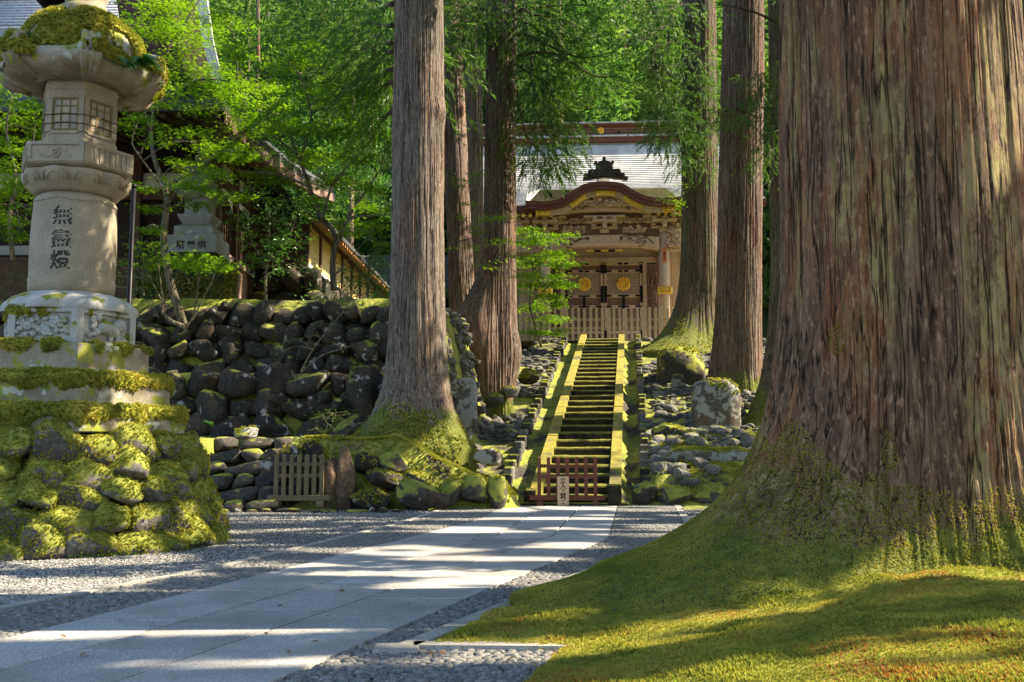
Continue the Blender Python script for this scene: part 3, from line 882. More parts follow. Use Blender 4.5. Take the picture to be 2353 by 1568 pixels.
# ------------------------------------------------------------------ the great stone lantern
LC = np.array([(171-1176.5)/FD*13.0-.10, 13.0])
LA0 = math.radians(-60.5)                       # a corner of the hexagon
FACE = LA0-math.radians(30)                      # outward direction of the face left of that corner
def zc(dy, R): return zat(dy, 13.0-.92*R)
M_gran = mat_granite('lantern_granite', (.315, .27, .20), (.15, .125, .09), (.18, .15, .10), stain=.55)
M_granm = mat_granite('mossy_lantern_granite', (.31, .275, .21), (.16, .145, .11), (.15, .12, .07), moss=.30, stain=.8)
M_granw = mat_granite('pale_lantern_granite', (.40, .39, .36), (.2, .195, .18), (.26, .25, .22), moss=.06)
M_moss = moss_carpet('cushion_moss', False)
L = thing('stone_lantern', 'huge moss capped stone lantern on a mossy rubble base', 'stone lantern', (LC[0], LC[1], 0))
def hexpts(R, a0=LA0): return np.array([[R*math.cos(a0+k*math.pi/3), R*math.sin(a0+k*math.pi/3)] for k in range(6)])
def hexm(m, prof):
    """hexagonal lathe: (R, z) profile with flat faces"""
    P = np.array([[[R*math.cos(LA0+k*math.pi/3), R*math.sin(LA0+k*math.pi/3), z] for k in range(6)] for R, z in prof])
    b = m.n; m.grid(P, smooth=False, wrap=True); k = len(prof)
    m.l.append(b+np.concatenate([np.arange(6)[::-1], (k-1)*6+np.arange(6)])); m.c.append(np.array([6, 6])); m.m.append(np.zeros(2, int)); m.sm.append(np.zeros(2, bool))
    return m
def chamf(R, z0, z1, b=.015): return [(R-b, z0), (R, z0+b), (R, z1-b), (R-b, z1)]
def on_face(j, R):
    """frame of hexagon face j: centre, tangent (to the right seen from outside), normal"""
    a = LA0+math.radians(30+60*j); n = np.array([math.cos(a), math.sin(a), 0]); t = np.array([-n[1], n[0], 0])
    return n*R*math.cos(math.pi/6), t, n
def face_box(m, j, R, s0, s1, z0, z1, d0, d1, b=0.0):
    c, t, n = on_face(j, R)
    v = [c+t*s+n*d+np.array([0, 0, z]) for z in (z0, z1) for s, d in ((s0, d1), (s1, d1), (s1, d0), (s0, d0))]
    m.add(v, BOXF)
Z = dict(base=zc(993, 1.55), t2=zc(940, 1.40), t1=zc(864, 1.15), pl=zc(788, .9), lb=zc(706, .82), sh=zc(668, .6), shT=zc(432, .62), pfB=zc(373, .82), pfT=zc(317, .82), fbT=zc(178, .56))
FJ = (-1, 0, 1)     # faces seen from the path; -1 is the one squarely in front
# rubble base
m = MB(); m.prism([(1.25*math.cos(a), 1.25*math.sin(a)) for a in np.arange(12)*math.pi/6], 1.36, 0, scale1=1.32); m.build('core', M_dark, L)
r_ = np.random.default_rng(8)
M_lrock = mat_rock('mossy_base_stone', (.13, .12, .105), 1.02, .3, 1.2, .2)
nrow = 5; Hh = Z['base']-.02
for k in range(nrow):
    f0 = (k+.5)/nrow; z = f0*Hh
    Rr = 1.90-.50*f0**.9
    n = [25, 24, 23, 21, 20][k]
    for q in range(n):
        a = 2*math.pi*(q+.5*(k % 2)+.35*r_.random())/n
        w_ = 2*math.pi*Rr/n
        o = link('stone', rmesh(int(140+r_.integers(14)), M_lrock, 4, box=.8, cuts=7), L, (Rr*math.cos(a), Rr*math.sin(a), z+r_.normal(0, .035)), (r_.normal(0, .12), r_.normal(0, .1), a+r_.normal(0, .15)),
                 (.26, w_*.60*r_.uniform(.85, 1.25), Hh/nrow*.74*r_.uniform(.85, 1.25)))
        MOSSY.append((o, 2.2))
# three ledges, plinth
for nm, R, z0, z1 in (('ledge', 1.55, Z['base'], Z['t2']), ('ledge', 1.345, Z['t2'], Z['t1']), ('ledge', 1.05, Z['t1'], Z['pl'])):
    m = MB(); hexm(m, chamf(R, z0+.002, z1-.002, .012)); m.build(nm, M_granm, L)
m = MB(); hexm(m, chamf(.80, Z['pl'], Z['lb'], .01))
m.build('plinth', M_granw, L)
m = MB(); hp = Z['lb']-Z['pl']
for j in FJ+(2, -2):
    w_ = .86/2
    for s0, s1, z0, z1 in ((-w_, -w_+.085, 0, hp), (w_-.085, w_, 0, hp), (-w_+.085, w_-.085, hp*.87, hp), (-w_+.085, w_-.085, 0, hp*.14)):
        face_box(m, j, .80, s0+.0, s1, Z['pl']+z0+.003, Z['pl']+z1-.003, -.02, .055)
m.build('panel_frame', M_granw, L)
def ell(m, c, r, sub=2, rough=.0, seed=0):
    v, f = ICO[sub]
    p = v*np.array(r)
    if rough: p = p*(1+rough*fbm(v*2.5+seed, 3, seed)[:, None])
    m.add(p+np.array(c), f, smooth=True)
def on(j, R, s, z, d):
    c, t, n = on_face(j, R); return c+t*s+n*d+np.array([0, 0, z])
# peonies carved on the front face
m = MB()
for i in range(46):
    s_, z_ = r_.uniform(-.33, .33), Z['pl']+hp*r_.uniform(.2, .82)
    ell(m, on(-1, .80, s_, z_, .012), r_.uniform(.02, .055, 3), 2, .5, i)
for s_, z_ in ((-.2, .5), (.14, .68), (.03, .35), (.3, .4)):
    for a in np.arange(7)*2*math.pi/7:
        ell(m, on(-1, .80, s_+.035*math.cos(a), Z['pl']+hp*z_+.035*math.sin(a), .02), (.03, .03, .03), 2, .3, 3)
    ell(m, on(-1, .80, s_, Z['pl']+hp*z_, .035), (.026,)*3)
m.build('peony_carving', M_granw, L)
# guardian lion carved on the right face
m = MB()
lion = [(-.06, .52, .03, .085, .075), (-.01, .52, .03, .10, .085), (.06, .48, .04, .09, .085), (.10, .44, .045, .08, .08), (.17, .62, .06, .082, .085),
        (.205, .54, .075, .05, .045), (-.20, .30, .03, .075, .03), (-.24, .27, .03, .04, .035), (-.14, .38, .03, .06, .05), (.16, .24, .045, .035, .07), (.20, .16, .05, .055, .03),
        (.06, .26, .04, .035, .07), (.26, .2, .045, .05, .028), (-.17, .62, .03, .03, .07), (-.20, .74, .03, .035, .06), (-.13, .8, .035, .055, .055), (-.2, .52, .03, .03, .04),
        (.135, .72, .055, .03, .03), (.21, .72, .06, .028, .028), (.11, .62, .06, .035, .04), (.10, .54, .065, .035, .035), (.12, .46, .065, .032, .032), (.17, .69, .09, .025, .02), (.215, .64, .1, .02, .016), (.16, .64, .11, .02, .016)]
for i, (s_, z_, d_, rx, rz_) in enumerate(lion):
    ell(m, on(0, .80, s_, Z['pl']+hp*z_, d_), (rx, rx*.8, rz_), 3, .12, i)
m.build('lion_carving', M_granw, L)
m = MB()
for i in range(30):
    ell(m, on(-2, .80, r_.uniform(-.33, .33), Z['pl']+hp*r_.uniform(.2, .82), .012), r_.uniform(.02, .06, 3), 2, .5, i)
m.build('peony_carving', M_granw, L)
# lotus base
nt_ = 128
def petals(n, amp, ph=0.0, lo=0.0, hi=1.0):
    def fn(P, a):
        z = P[..., 2]; t = (z-z.min())/(z.max()-z.min())
        b = np.abs(np.cos((a-ph)*n/2))[None]
        w_ = np.sin(np.pi*np.clip((t-lo)/(hi-lo), 0, 1))**.6
        inner = np.clip((b-.45)/.12, 0, 1)-np.clip((b-.38)/.05, 0, 1)*0
        k = 1+amp*w_*(b**.45-.75)+amp*.22*w_*inner
        Q = P.copy(); Q[..., :2] *= k[..., None]; return Q
    return fn
h = Z['sh']-Z['lb']
m = MB(); m.lathe([(.80, Z['lb']-.002)]+[(.80-.22*t**1.7+.02*math.sin(math.pi*t), Z['lb']+h*(t**.85)) for t in np.linspace(0.02, 1, 16)]+[(.5, Z['sh']+.002)], nt_, fn=petals(10, .10, FACE, -.2, 1.1))
m.build('lotus_base', M_granw, L)
m = MB()
for k in range(10):
    a = FACE+(k+0)*2*math.pi/10
    ell(m, (.735*math.cos(a), .735*math.sin(a), Z['lb']+h*.52), (.10, .115, h*.33), 3)
    v = m.v[-1]; c = np.array([.735*math.cos(a), .735*math.sin(a), Z['lb']+h*.52]); v -= c
    ca, sa = math.cos(a), math.sin(a); rr = v[:, 0]*.55; tt = v[:, 1]
    rr = rr-.5*v[:, 2]; m.v[-1] = np.stack([rr*ca-tt*sa, rr*sa+tt*ca, v[:, 2]], -1)+c
m.build('petal_relief', M_granw, L)
# barrel shaft
H_ = Z['shT']-Z['sh']
def shaft_r(t): return .545+.045*math.sin(math.pi*(t*.75+.2))-.10*max(0, (t-.93)/.07)**1.6*.8-.07*max(0, (.05-t)/.05)**1.5
SP = [(shaft_r(t), Z['sh']+H_*t) for t in np.r_[0, .015, .03, .05, np.linspace(.08, .9, 18), .93, .95, .97, .985, 1]]
m = MB(); m.lathe(SP, 96); m.build('shaft', M_gran, L)
def scallop(t_edge, t_end, nlob, depth, off):
    n = 192; a = np.arange(n)*2*math.pi/n
    big = np.abs(np.sin((a-FACE)*3)); sm = np.abs(np.sin((a-FACE)*nlob))
    e = t_edge+depth*(.8*(1-big**.7)+.35*(1-sm**.6))*(1 if t_end > t_edge else -1)*-1*-1
    rows = []
    for q in (0, .0, .06, .3, .7, 1):
        t = e+(t_end-e)*q
        r = np.array([shaft_r(x) for x in t])+off*(1 if len(rows) else -.5)
        rows.append(np.stack([r*np.cos(a), r*np.sin(a), Z['sh']+H_*t], -1))
    m = MB(); m.grid(np.array(rows), smooth=True, wrap=True); return m
scallop(.90, .995, 15, .035, .014).build('collar', M_gran, L)
scallop(.125, .005, 15, -.04, .012).build('collar', M_gran, L)
M_engrave = mat_flat('engraved_dark', (.035, .04, .032), .95)
view_a = math.atan2(-LC[1], -LC[0])
for ch, dy in (('無', 490), ('盡', 546), ('燈', 594)):
    v, f = glyph(ch)
    zc_ = zat(dy, 13-.6); sz_ = .285
    r0 = .592
    a = view_a+math.asin(-.172/.59)+v[:, 0]*sz_/r0
    t = (zc_+v[:, 1]*sz_*.92-Z['sh'])/H_
    rr = np.array([shaft_r(x) for x in t])+.003
    m = MB(); m.add(np.stack([rr*np.cos(a), rr*np.sin(a), zc_+v[:, 1]*sz_*.92], -1), f); m.build('lettering', M_engrave, L)
# lotus bowl and platform
h = Z['pfB']-Z['shT']
m = MB(); m.lathe([(.45, Z['shT']-.01), (.53, Z['shT'])]+[(.55+.18*math.sin(t*math.pi*.5)**.8, Z['shT']+h*t) for t in np.linspace(.04, .9, 14)]+[(.72, Z['pfB']-.02), (.66, Z['pfB'])], nt_, fn=petals(10, .08, FACE, .25, 1.25))
m.build('lotus_bowl', M_gran, L)
for dj in range(10):
    a = FACE+dj*2*math.pi/10
    m = MB()
    for sc_, dd_ in ((1.0, .0), (.62, .012)):
        pts = []
        for q in np.linspace(0, math.pi, 15):
            aa = a+math.cos(q)*.26*sc_; t = .38+.50*sc_*math.sin(q)**.8*(1+.10*math.sin(q)**8)
            r = .55+.18*math.sin(t*math.pi*.5)**.8+.012+dd_
            pts.append((r*math.cos(aa), r*math.sin(aa), Z['shT']+h*t))
        m.tube(pts, .011, 6)
    m.build('petal_relief', M_gran, L)
hP = Z['pfT']-Z['pfB']
m = MB(); hexm(m, [(.70, Z['pfB']-.001), (.80, Z['pfB']+.03), (.812, Z['pfB']+.04), (.812, Z['pfT']-.02), (.79, Z['pfT'])]); m.build('platform', M_gran, L)
m = MB()
for j in FJ+(-2,):
    w_ = .81/2
    for s0, s1, z0, z1 in ((-w_, -w_+.06, .05, hP-.005), (w_-.06, w_, .05, hP-.005), (-w_+.06, w_-.06, hP-.05, hP-.005), (-w_+.06, w_-.06, .05, .075)):
        face_box(m, j, .812, s0, s1, Z['pfB']+z0, Z['pfB']+z1, -.01, .018)
m.build('panel_frame', M_gran, L)
for j in (0, -2):
    for q in range(8):
        m = MB(); s_ = -.32+q*.64/7; face_box(m, j, .812, s_-.021, s_+.021, Z['pfB']+.078, Z['pfT']-.053, -.01, .014); m.build('baluster', M_gran, L)
m = MB()
for k in range(12):
    a = k*2*math.pi/12
    ell(m, on(-1, .812, .05*math.cos(a), Z['pfB']+hP*.52+.05*math.sin(a), .002), (.022, .02, .022))
ell(m, on(-1, .812, 0, Z['pfB']+hP*.52, .004), (.024,)*3)
for s_, z_ in ((-.2, .45), (.2, .4), (.13, .6), (-.12, .35)): ell(m, on(-1, .812, s_, Z['pfB']+hP*z_, 0), (.03, .012, .02), 2, .4)
m.build('flower_carving', M_gran, L)
# fire box with lattice windows
zb = Z['pfT']; zt = Z['fbT']
m = MB(); hexm(m, [(.57, zb-.001), (.57, zb+.10), (.535, zb+.16), (.535, zt-.22), (.50, zt-.21), (.50, zt-.2)]); m.build('fire_box_core', M_gran, L)
m = MB(); hexm(m, [(.50, zt-.24), (.545, zt-.23), (.545, zt-.13), (.56, zt-.12), (.56, zt-.02), (.54, zt+.12)]); m.build('lintel', M_gran, L)
M_frame = mat_wood('window_lattice_wood', (.11, .078, .035), (.21, .16, .075), (8, 8, 2), .8)
N = NT('window_paper'); N.col(N.ramp(N.noise(N.coord(), 5, 3), (.35, (.20, .19, .17)), (.65, (.34, .27, .18)))).rough(.4); M_paper = N.m
for j in (-2, -1, 0, 1):
    m = MB(); w_ = .535/2
    z0, z1 = zb+.19, zt-.235
    for s0, s1 in ((-w_, -w_+.075), (w_-.075, w_)): face_box(m, j, .535, s0, s1, z0, z1, -.03, .022)
    face_box(m, j, .535, -w_+.075, w_-.075, zb+.165, z0+.012, -.03, .02)
    m.build('pillar', M_gran, L)
    m = MB(); q = w_-.078
    for s0, s1, za, zb_ in ((-q, -q+.028, z0+.013, z1), (q-.028, q, z0+.013, z1), (-q+.028, q-.028, z1-.028, z1), (-q+.028, q-.028, z0+.013, z0+.041)): face_box(m, j, .535, s0, s1, za, zb_, .002, .018)
    for k in (1, 2): face_box(m, j, .535, -q+2*q*k/3-.009, -q+2*q*k/3+.009, z0+.041, z1-.028, .004, .014)
    for k in (1, 2, 3):
        zz = z0+.013+(z1-z0-.013)*k/4
        for c in range(3): face_box(m, j, .535, -q+2*q*c/3+.0062+(.022 if c == 0 else 0), -q+2*q*(c+1)/3-.0062-(.022 if c == 2 else 0), zz-.008, zz+.008, .004, .0135)
    win = m.build('lattice_window', M_frame, L)
    for rr in range(4):
        for c in range(3):
            m = MB(); zz = z0+.013+(z1-z0-.013)*rr/4
            face_box(m, j, .535, -q+2*q*c/3+.003, -q+2*q*(c+1)/3-.003, zz+.003, zz+(z1-z0-.013)/4-.003, .001, .003); m.build('pane', M_paper, win)
m = MB()
for zz in (zb+.30, zb+.42):
    a = np.linspace(0, 2*math.pi, 49); hexr = .545*math.cos(math.pi/6)/np.cos((a-LA0-math.pi/6+math.pi/6) % (math.pi/3)-math.pi/6)+.024
    m.tube(np.stack([hexr*np.cos(a), hexr*np.sin(a), zz-.01*np.cos(a*6)], -1), .004, 5)
m.build('binding_wire', M_iron, L)
# the cap
na = 180; a = np.arange(na)*2*math.pi/na
cr = np.abs(np.cos((a-LA0)*3))**3.0
dc = np.cos((a-LA0)*3)
corner = np.clip((np.cos((a-LA0)*6)+1)/2, 0, 1)**4
zr = zt-.02
rows = []
for R, z, ck, zk in [(.42, .10, 0, 0), (.56, .015, 0, 0), (.62, .0, 0, 0), (.78, .015, .02, 0), (.93, .05, .06, .03), (1.03, .11, .09, .04), (1.06, .18, .10, .10), (1.04, .25, .10, .16), (.99, .30, .08, .18), (.94, .32, .05, .15), (.90, .33, .0, .05),
                  (.87, .42, 0, .02), (.82, .60, 0, 0), (.68, .81, 0, 0), (.47, .95, 0, 0), (.2, 1.01, 0, 0), (.02, 1.02, 0, 0)]:
    r = R+ck*corner
    rows.append(np.stack([r*np.cos(a), r*np.sin(a), zr+z+zk*corner], -1))
P = np.array(rows)
P = P*(1+.012*fbm(P*5, 3, 9)[..., None]*np.array([1, 1, 0]))
m = MB(); m.grid(P, smooth=True, wrap=True); m.build('cap', M_granm, L)
for k in range(6):
    aa = LA0+k*math.pi/3; n_ = np.array([math.cos(aa), math.sin(aa), 0]); t_ = np.array([-n_[1], n_[0], 0])
    m = MB()
    for s_ in (-.085, 0, .085):
        pts = [n_*R+t_*s_*w_+np.array([0, 0, zr+z]) for R, z, w_ in [(.78, .0, .5), (.95, .07, .8), (1.09, .10, 1), (1.165, .20, 1), (1.165, .33, 1), (1.11, .44, 1), (1.02, .46, .95), (.97, .40, .9), (1.0, .33, .85)]]
        m.tube(pts, [.04, .055, .062, .064, .062, .06, .055, .045, .03], 10)
    m.build('corner_scroll', M_granm, L)
m = MB(); m.lathe([(.05, zr+.13+.84), (.36, zr+.13+.84), (.40, zr+.13+.88), (.40, zr+.13+.98), (.33, zr+.13+1.02), (.26, zr+.13+1.08), (.30, zr+.13+1.16), (.33, zr+.13+1.26), (.25, zr+.13+1.4), (.1, zr+.13+1.52), (.01, zr+.13+1.62)], 24, fn=petals(8, .1, 0)); m.build('jewel_finial', M_granm, L)

for c_ in L.children:
    if c_.name.split('.')[0] not in ('core', 'stone', 'ledge', 'plinth', 'panel_frame', 'peony_carving', 'lion_carving', 'lotus_base'): c_.scale = (.9, .9, 1)
for c_ in [q for q in L.children if q.name.split('.')[0] == 'panel_frame'][1:]: c_.scale = (.9, .9, 1)
# moss lying on ledges and cap: a cushion with a ragged hanging lip
def lip(name, R, z, Rin, droop, seed, thr, thick=.05, hexed=True, host=None):
    n = 300; a = np.arange(n)*2*math.pi/n
    k = math.cos(math.pi/6)/np.cos((a-LA0) % (math.pi/3)-math.pi/6) if hexed else np.ones(n)
    na_ = np.stack([np.cos(a)*3, np.sin(a)*3, np.full(n, seed*1.7)], -1)
    g1 = fbm(na_*1.2, 4, seed); g2 = fbm(na_*5, 3, seed+1)
    on_ = sstep(thr-.05, thr+.12, g1)
    dr = droop*(.35+.9*np.clip(.5+g1*1.3+g2*.7, 0, 1.6))*on_
    th = thick*on_*(1+.5*g2)
    rows = []
    for q, (rr, zz) in enumerate([(Rin, -.01), (Rin+.02, .6), (R-.08, .95), (R-.01, .9), (R+.035, .35)]):
        rows.append(np.stack([(k*(rr if q < 3 else R+(rr-R)*on_))*np.cos(a), (k*(rr if q < 3 else R+(rr-R)*on_))*np.sin(a), z+th*zz-.004], -1))
    for f_, o_ in ((.3, .045), (.65, .04), (.9, .025), (1.0, -.01)):
        rr = k*(R+o_*on_)
        rows.append(np.stack([rr*np.cos(a), rr*np.sin(a), z-dr*f_-.004], -1))
    P = np.array(rows)[::-1]; P = P+.012*fbm(P*14, 2, seed)[..., None]
    m = MB(); m.grid(P, smooth=True, wrap=True)
    f = m.l[-1].reshape(-1, 4); ok = (np.r_[on_, on_][f % n].min(1) > .05)
    m.l = [f[ok].reshape(-1)]; m.c = [m.c[-1][ok]]; m.m = [m.m[-1][ok]]; m.sm = [m.sm[-1][ok]]
    o = stuff(m.build('moss_cushion', M_moss, L)); MOSSY.append((o, 5.0)); return o
lip('moss', 1.55, Z['t2'], 1.33, .20, 3, -.62, .075)
lip('moss', 1.345, Z['t1'], 1.04, .19, 5, -.7, .08)
lip('moss', 1.05, Z['pl'], .82, .10, 14, -.12, .05)
lip('moss', .83, Z['lb'], .70, .09, 17, .04, .04)
def cap_moss(rows_, seed, thr):
    n = 220; a = np.arange(n)*2*math.pi/n
    R_, z_, ck, zk = np.array(rows_).T
    co_ = np.clip((np.cos((a-LA0)*6)+1)/2, 0, 1)**4
    P = []
    for i in range(len(R_)):
        r = R_[i]+ck[i]*co_
        P.append(np.stack([r*np.cos(a), r*np.sin(a), zr+z_[i]+zk[i]*co_], -1))
    P = np.array(P)
    g = fbm(P*2.6, 4, seed)
    on_ = sstep(thr-.06, thr+.12, g)
    d = P/np.linalg.norm(P-np.array([0, 0, zr-.2]), axis=-1, keepdims=True)
    d = P-np.array([0, 0, zr-.1]); d /= np.linalg.norm(d, axis=-1, keepdims=True)
    P = P+d*((.005+.055*on_*(1+.8*fbm(P*6, 3, 5)))*np.where(on_ > .03, 1, -1))[..., None]
    m = MB(); m.grid(P, smooth=True, wrap=True)
    f = m.l[-1].reshape(-1, 4); ok = on_.ravel()[f].min(1) > .04
    m.l = [f[ok].reshape(-1)]; m.c = [m.c[-1][ok]]; m.m = [m.m[-1][ok]]; m.sm = [m.sm[-1][ok]]
    o = stuff(m.build('moss_cushion', M_moss, L)); o.scale = (.9, .9, 1); MOSSY.append((o, 5.0))
dome = [(.90, .31, 0, .05), (.875, .36, 0, .02), (.865, .44, 0, 0), (.83, .58, 0, 0), (.76, .71, 0, 0), (.68, .81, 0, 0), (.58, .89, 0, 0), (.47, .95, 0, 0), (.33, .99, 0, 0), (.2, 1.01, 0, 0)]
cap_moss(dome, 31, -.22)
rim = [(1.06, .13, .09, .05), (1.085, .17, .11, .09), (1.075, .23, .11, .14), (1.035, .28, .10, .18), (.985, .31, .09, .19), (.94, .33, .05, .15), (.91, .34, .02, .06)]
cap_moss(rim, 33, -.05)
# ferns and grass growing on the cap
M_fern = mat_leaf('fern_green', [(.03, .10, .03), (.06, .17, .04), (.10, .22, .05)], (.8, 1.2, .4), .4)
def fern(label, loc, n, ln, seed, a_c=0.0, spread=3.0, name='fern', cat='fern'):
    r = np.random.default_rng(seed); m = MB()
    for i in range(n):
        a = a_c+r.uniform(-spread, spread); l_ = ln*r.uniform(.6, 1.1); up = r.uniform(.3, 1.0)
        t = np.linspace(0, 1, 15)
        d = np.array([math.cos(a), math.sin(a), 0]); sd = np.array([-d[1], d[0], 0])
        P = d[None]*(l_*t*.95)[:, None]+np.array([0, 0, 1])*(l_*(up*t-1.1*t*t))[:, None]
        m.tube(P, np.linspace(.005, .001, 15), 4)
        for k in range(1, 15):
            w_ = l_*.26*math.sin(math.pi*min(1, (t[k]*.85+.14)))
            for s_ in (-1, 1):
                b = P[k]; tip = b+sd*s_*w_+d*w_*.45-np.array([0, 0, w_*.25]); q = (P[k]-P[k-1])*.42
                m.add([b-q, b+q, tip], [[0, 1, 2]])
    return tag(m.build(name, M_fern, None, loc), label, cat)
def capt(aa, R, z): return (LC[0]+.9*R*math.cos(aa), LC[1]+.9*R*math.sin(aa), zr+z+.03)
ar = view_a+math.radians(52)
fern('bright fern drooping over the right eave of the lantern cap', capt(ar-.05, 1.03, .24), 16, .42, 4, ar-.25, 1.6)
fern('second fern hanging lower on the right side of the lantern cap', capt(ar-.42, 1.06, .12), 12, .36, 6, ar-.5, 1.2)
def grass_tuft(label, loc, n, h, seed, mat, name='grass_tuft', cat='grass'):
    r = np.random.default_rng(seed); m = MB()
    for i in range(n):
        a = r.uniform(0, 6.28); l_ = h*r.uniform(.5, 1.1); b = r.uniform(.1, .7)
        d = np.array([math.cos(a), math.sin(a), 0]); sd = np.array([-d[1], d[0], 0])*.007*h/.2
        t = np.linspace(0, 1, 5)
        P = d[None]*(l_*b*t**2)[:, None]+np.array([0, 0, 1])*(l_*(t-.25*b*t*t))[:, None]+r.normal(0, .02, 3)*np.array([1, 1, 0])
        m.grid(np.stack([P-sd*(1-t)[:, None], P+sd*(1-t)[:, None]], 1), smooth=False)
    return tag(m.build(name, mat, None, loc), label, cat)
grass_tuft('blue green grass tuft on the left shoulder of the lantern cap', capt(view_a-.95, .88, .38), 26, .26, 7, M_fern)
grass_tuft('narrow leaved tuft behind the fern on the lantern cap', capt(ar+.15, .93, .30), 14, .2, 8, M_fern)
fern('small fern sprouting at the top of the lantern moss dome', capt(view_a-.25, .36, .97), 9, .2, 9, 0, 3.1)
# thin dark post beside the lantern
pt = D(302.5, 560, 14.2)
m = MB(); m.tube([(0, 0, 0), (0, 0, 5.0)], .034, 12); m.tube([(0, 0, 4.98), (0, 0, 5.03)], .04, 12)
post = thing('metal_post', 'slim dark metal post standing just right of the lantern shaft', 'post', (pt[0], 14.2, 0)); m.build('pole', M_iron, post)
m = MB(); m.box((-.25, 0, 4.93), (.5, .03, .03)); m.build('arm', M_iron, post)
# ------------------------------------------------------------------ carved gate at the head of the stairs
FLOOR = RISE*NST
GY = 48.5
gx0 = (1391-1176.5)/FD*GY
GATE = thing('temple_gate', 'carved timber gate with bow shaped gable and golden crests above the stairs', 'gate', (gx0, GY, FLOOR), -PSI*.55)
def gz(dy, y): return zat(dy, GY+y)-FLOOR
def gxx(dx, y): return (dx-1391)/FD*(GY+y)
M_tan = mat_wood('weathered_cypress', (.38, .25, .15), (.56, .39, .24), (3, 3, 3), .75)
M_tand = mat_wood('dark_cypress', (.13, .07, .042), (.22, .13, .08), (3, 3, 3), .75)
M_edge = mat_wood('red_brown_roof_edge', (.085, .028, .016), (.16, .055, .035), (1, 1, 14), .7)
N = NT('copper_shingle_roof'); co_ = N.coord()
N.col(N.ramp(N.noise(co_, 1.1, 6, .7), (.35, (.30, .30, .29)), (.65, (.52, .51, .48)))).rough(.75); N.b.inputs['Specular IOR Level'].default_value = .2; M_copper = N.m
N = NT('gold_leaf'); N.col((.86, .50, .07)).rough(.38); N.b.inputs['Metallic'].default_value = .75; M_gold = N.m
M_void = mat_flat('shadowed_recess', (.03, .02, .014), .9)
M_plaq = mat_flat('red_paper', (.55, .15, .04), .8, var=.1)
M_stone = mat_granite('pale_granite', (.34, .33, .31), (.2, .19, .18))
m = MB(); m.box((0, 1.6, .12), (9.2, 6.4, .24)); m.build('stone_base', M_stone, GATE)
ZB0, ZB1 = gz(574, -1), gz(543, -1)
def crest(parent, c, R, name='chrysanthemum_crest'):
    m = MB(); c = np.array(c, float)
    n = 16
    for k in range(n):
        a = 2*math.pi*k/n; w_ = math.pi/n*.94
        ring = []
        for rr, ww, dd in ((.2, 1, .0), (.5, 1, .12), (.85, 1, .13), (.97, .7, .07)):
            ring.append([c+np.array([R*rr*math.cos(a+s_*w_*ww), -R*(.06+dd*(1-abs(s_))), R*rr*math.sin(a+s_*w_*ww)]) for s_ in (-1, -.5, 0, .5, 1)])
        ring.append([c+np.array([R*(1.0 if s_ == 0 else .985)*math.cos(a+s_*w_*.4), -R*.05, R*(1.0 if s_ == 0 else .985)*math.sin(a+s_*w_*.4)]) for s_ in (-1, -.5, 0, .5, 1)])
        m.grid(np.array(ring)[:, ::-1], smooth=True)
    v, f = ICO[2]; m.add(v*np.array([R*.2, R*.16, R*.2])+c+np.array([0, -R*.06, 0]), f, smooth=True)
    aa = np.arange(32)*2*math.pi/32
    m.add([c+np.array([R*.95*math.cos(q), -.004, R*.95*math.sin(q)]) for q in aa], [list(range(32))[::-1]])
    return m.build(name, M_gold, parent)
for x in (-2.85, 2.85):
    for y, rad in ((-1.0, .235), (1.0, .22)):
        m = MB(); m.tube([(x, y, .4), (x, y, ZB1+.1)], rad, 20); c_ = m.build('column', M_tan, GATE)
        m = MB(); m.lathe([(.2, .24), (.4, .24), (.42, .3), (.38, .4), (.3, .46), (.2, .46)], 20); m.v = [v+np.array([x, y, 0]) for v in m.v]; m.build('stone_footing', M_stone, c_)
        if y < 0:
            z0, z1 = gz(678, -1), gz(662, -1)
            m = MB(); m.bbox((x, y, (z0+z1)/2), (.66, .56, z1-z0), .02)
            for k in range(3):
                a_ = np.linspace(0, 5.5, 22); m.tube(np.stack([x+(.02+.022*a_)*np.cos(a_+k*2.1), np.full(22, y-.285), (z0+z1)/2+(.02+.02*a_)*np.sin(a_+k*2.1)], -1), .012, 5)
            m.build('gold_band', M_gold, c_)
            z0, z1 = gz(607, -1), gz(573, -1)
            m = MB(); m.box((x, y-.245, (z0+z1)/2), (.20, .012, z1-z0)); q_ = m.build('paper_charm', M_plaq, c_)
            m = MB()
            for i, ch in enumerate('立春大吉'):
                v, f = glyph(ch); m.add(np.stack([v[:, 0]*.13+x, np.full(len(v), y-.253), v[:, 1]*.13+z1-.21-i*.115], -1), f)
            for q in ((-.05, -.05), (.05, -.05), (-.05, -.10), (.05, -.10), (0, -.06)): m.box((x+q[0], y-.253, z1+q[1]), (.018, .004, .03), 0)
            m.build('lettering', M_ink, q_)
def beam(name, x0, x1, z0, z1, y0, y1, arch, notch, mat, n=40):
    m = MB(); xs = np.linspace(x0, x1, n); t = (xs-x0)/(x1-x0)*2-1
    top = z1+arch*(1-t*t); bot = z0+arch*.6*(1-t*t)+notch*sstep(1.0, .66, np.abs(t))
    P = np.stack([np.stack([xs, xs*0+y0, bot], -1), np.stack([xs, xs*0+y0-.02, bot+.06], -1), np.stack([xs, xs*0+y0-.02, top-.05], -1), np.stack([xs, xs*0+y0, top], -1),
                  np.stack([xs, xs*0+y1, top], -1), np.stack([xs, xs*0+y1, bot], -1), np.stack([xs, xs*0+y0, bot], -1)])
    m.grid(P, smooth=False); m.add([P[k][0] for k in range(6)], [list(range(6))]); m.add([P[k][-1] for k in range(6)], [list(range(6))[::-1]])
    return m.build(name, mat, GATE)
mb_ = beam('main_beam', -2.62, 2.62, ZB0-.08, ZB1-.12, -1.2, -.8, .14, .13, M_tan)
m = MB(); bz = ZB0+.62*(ZB1-ZB0)
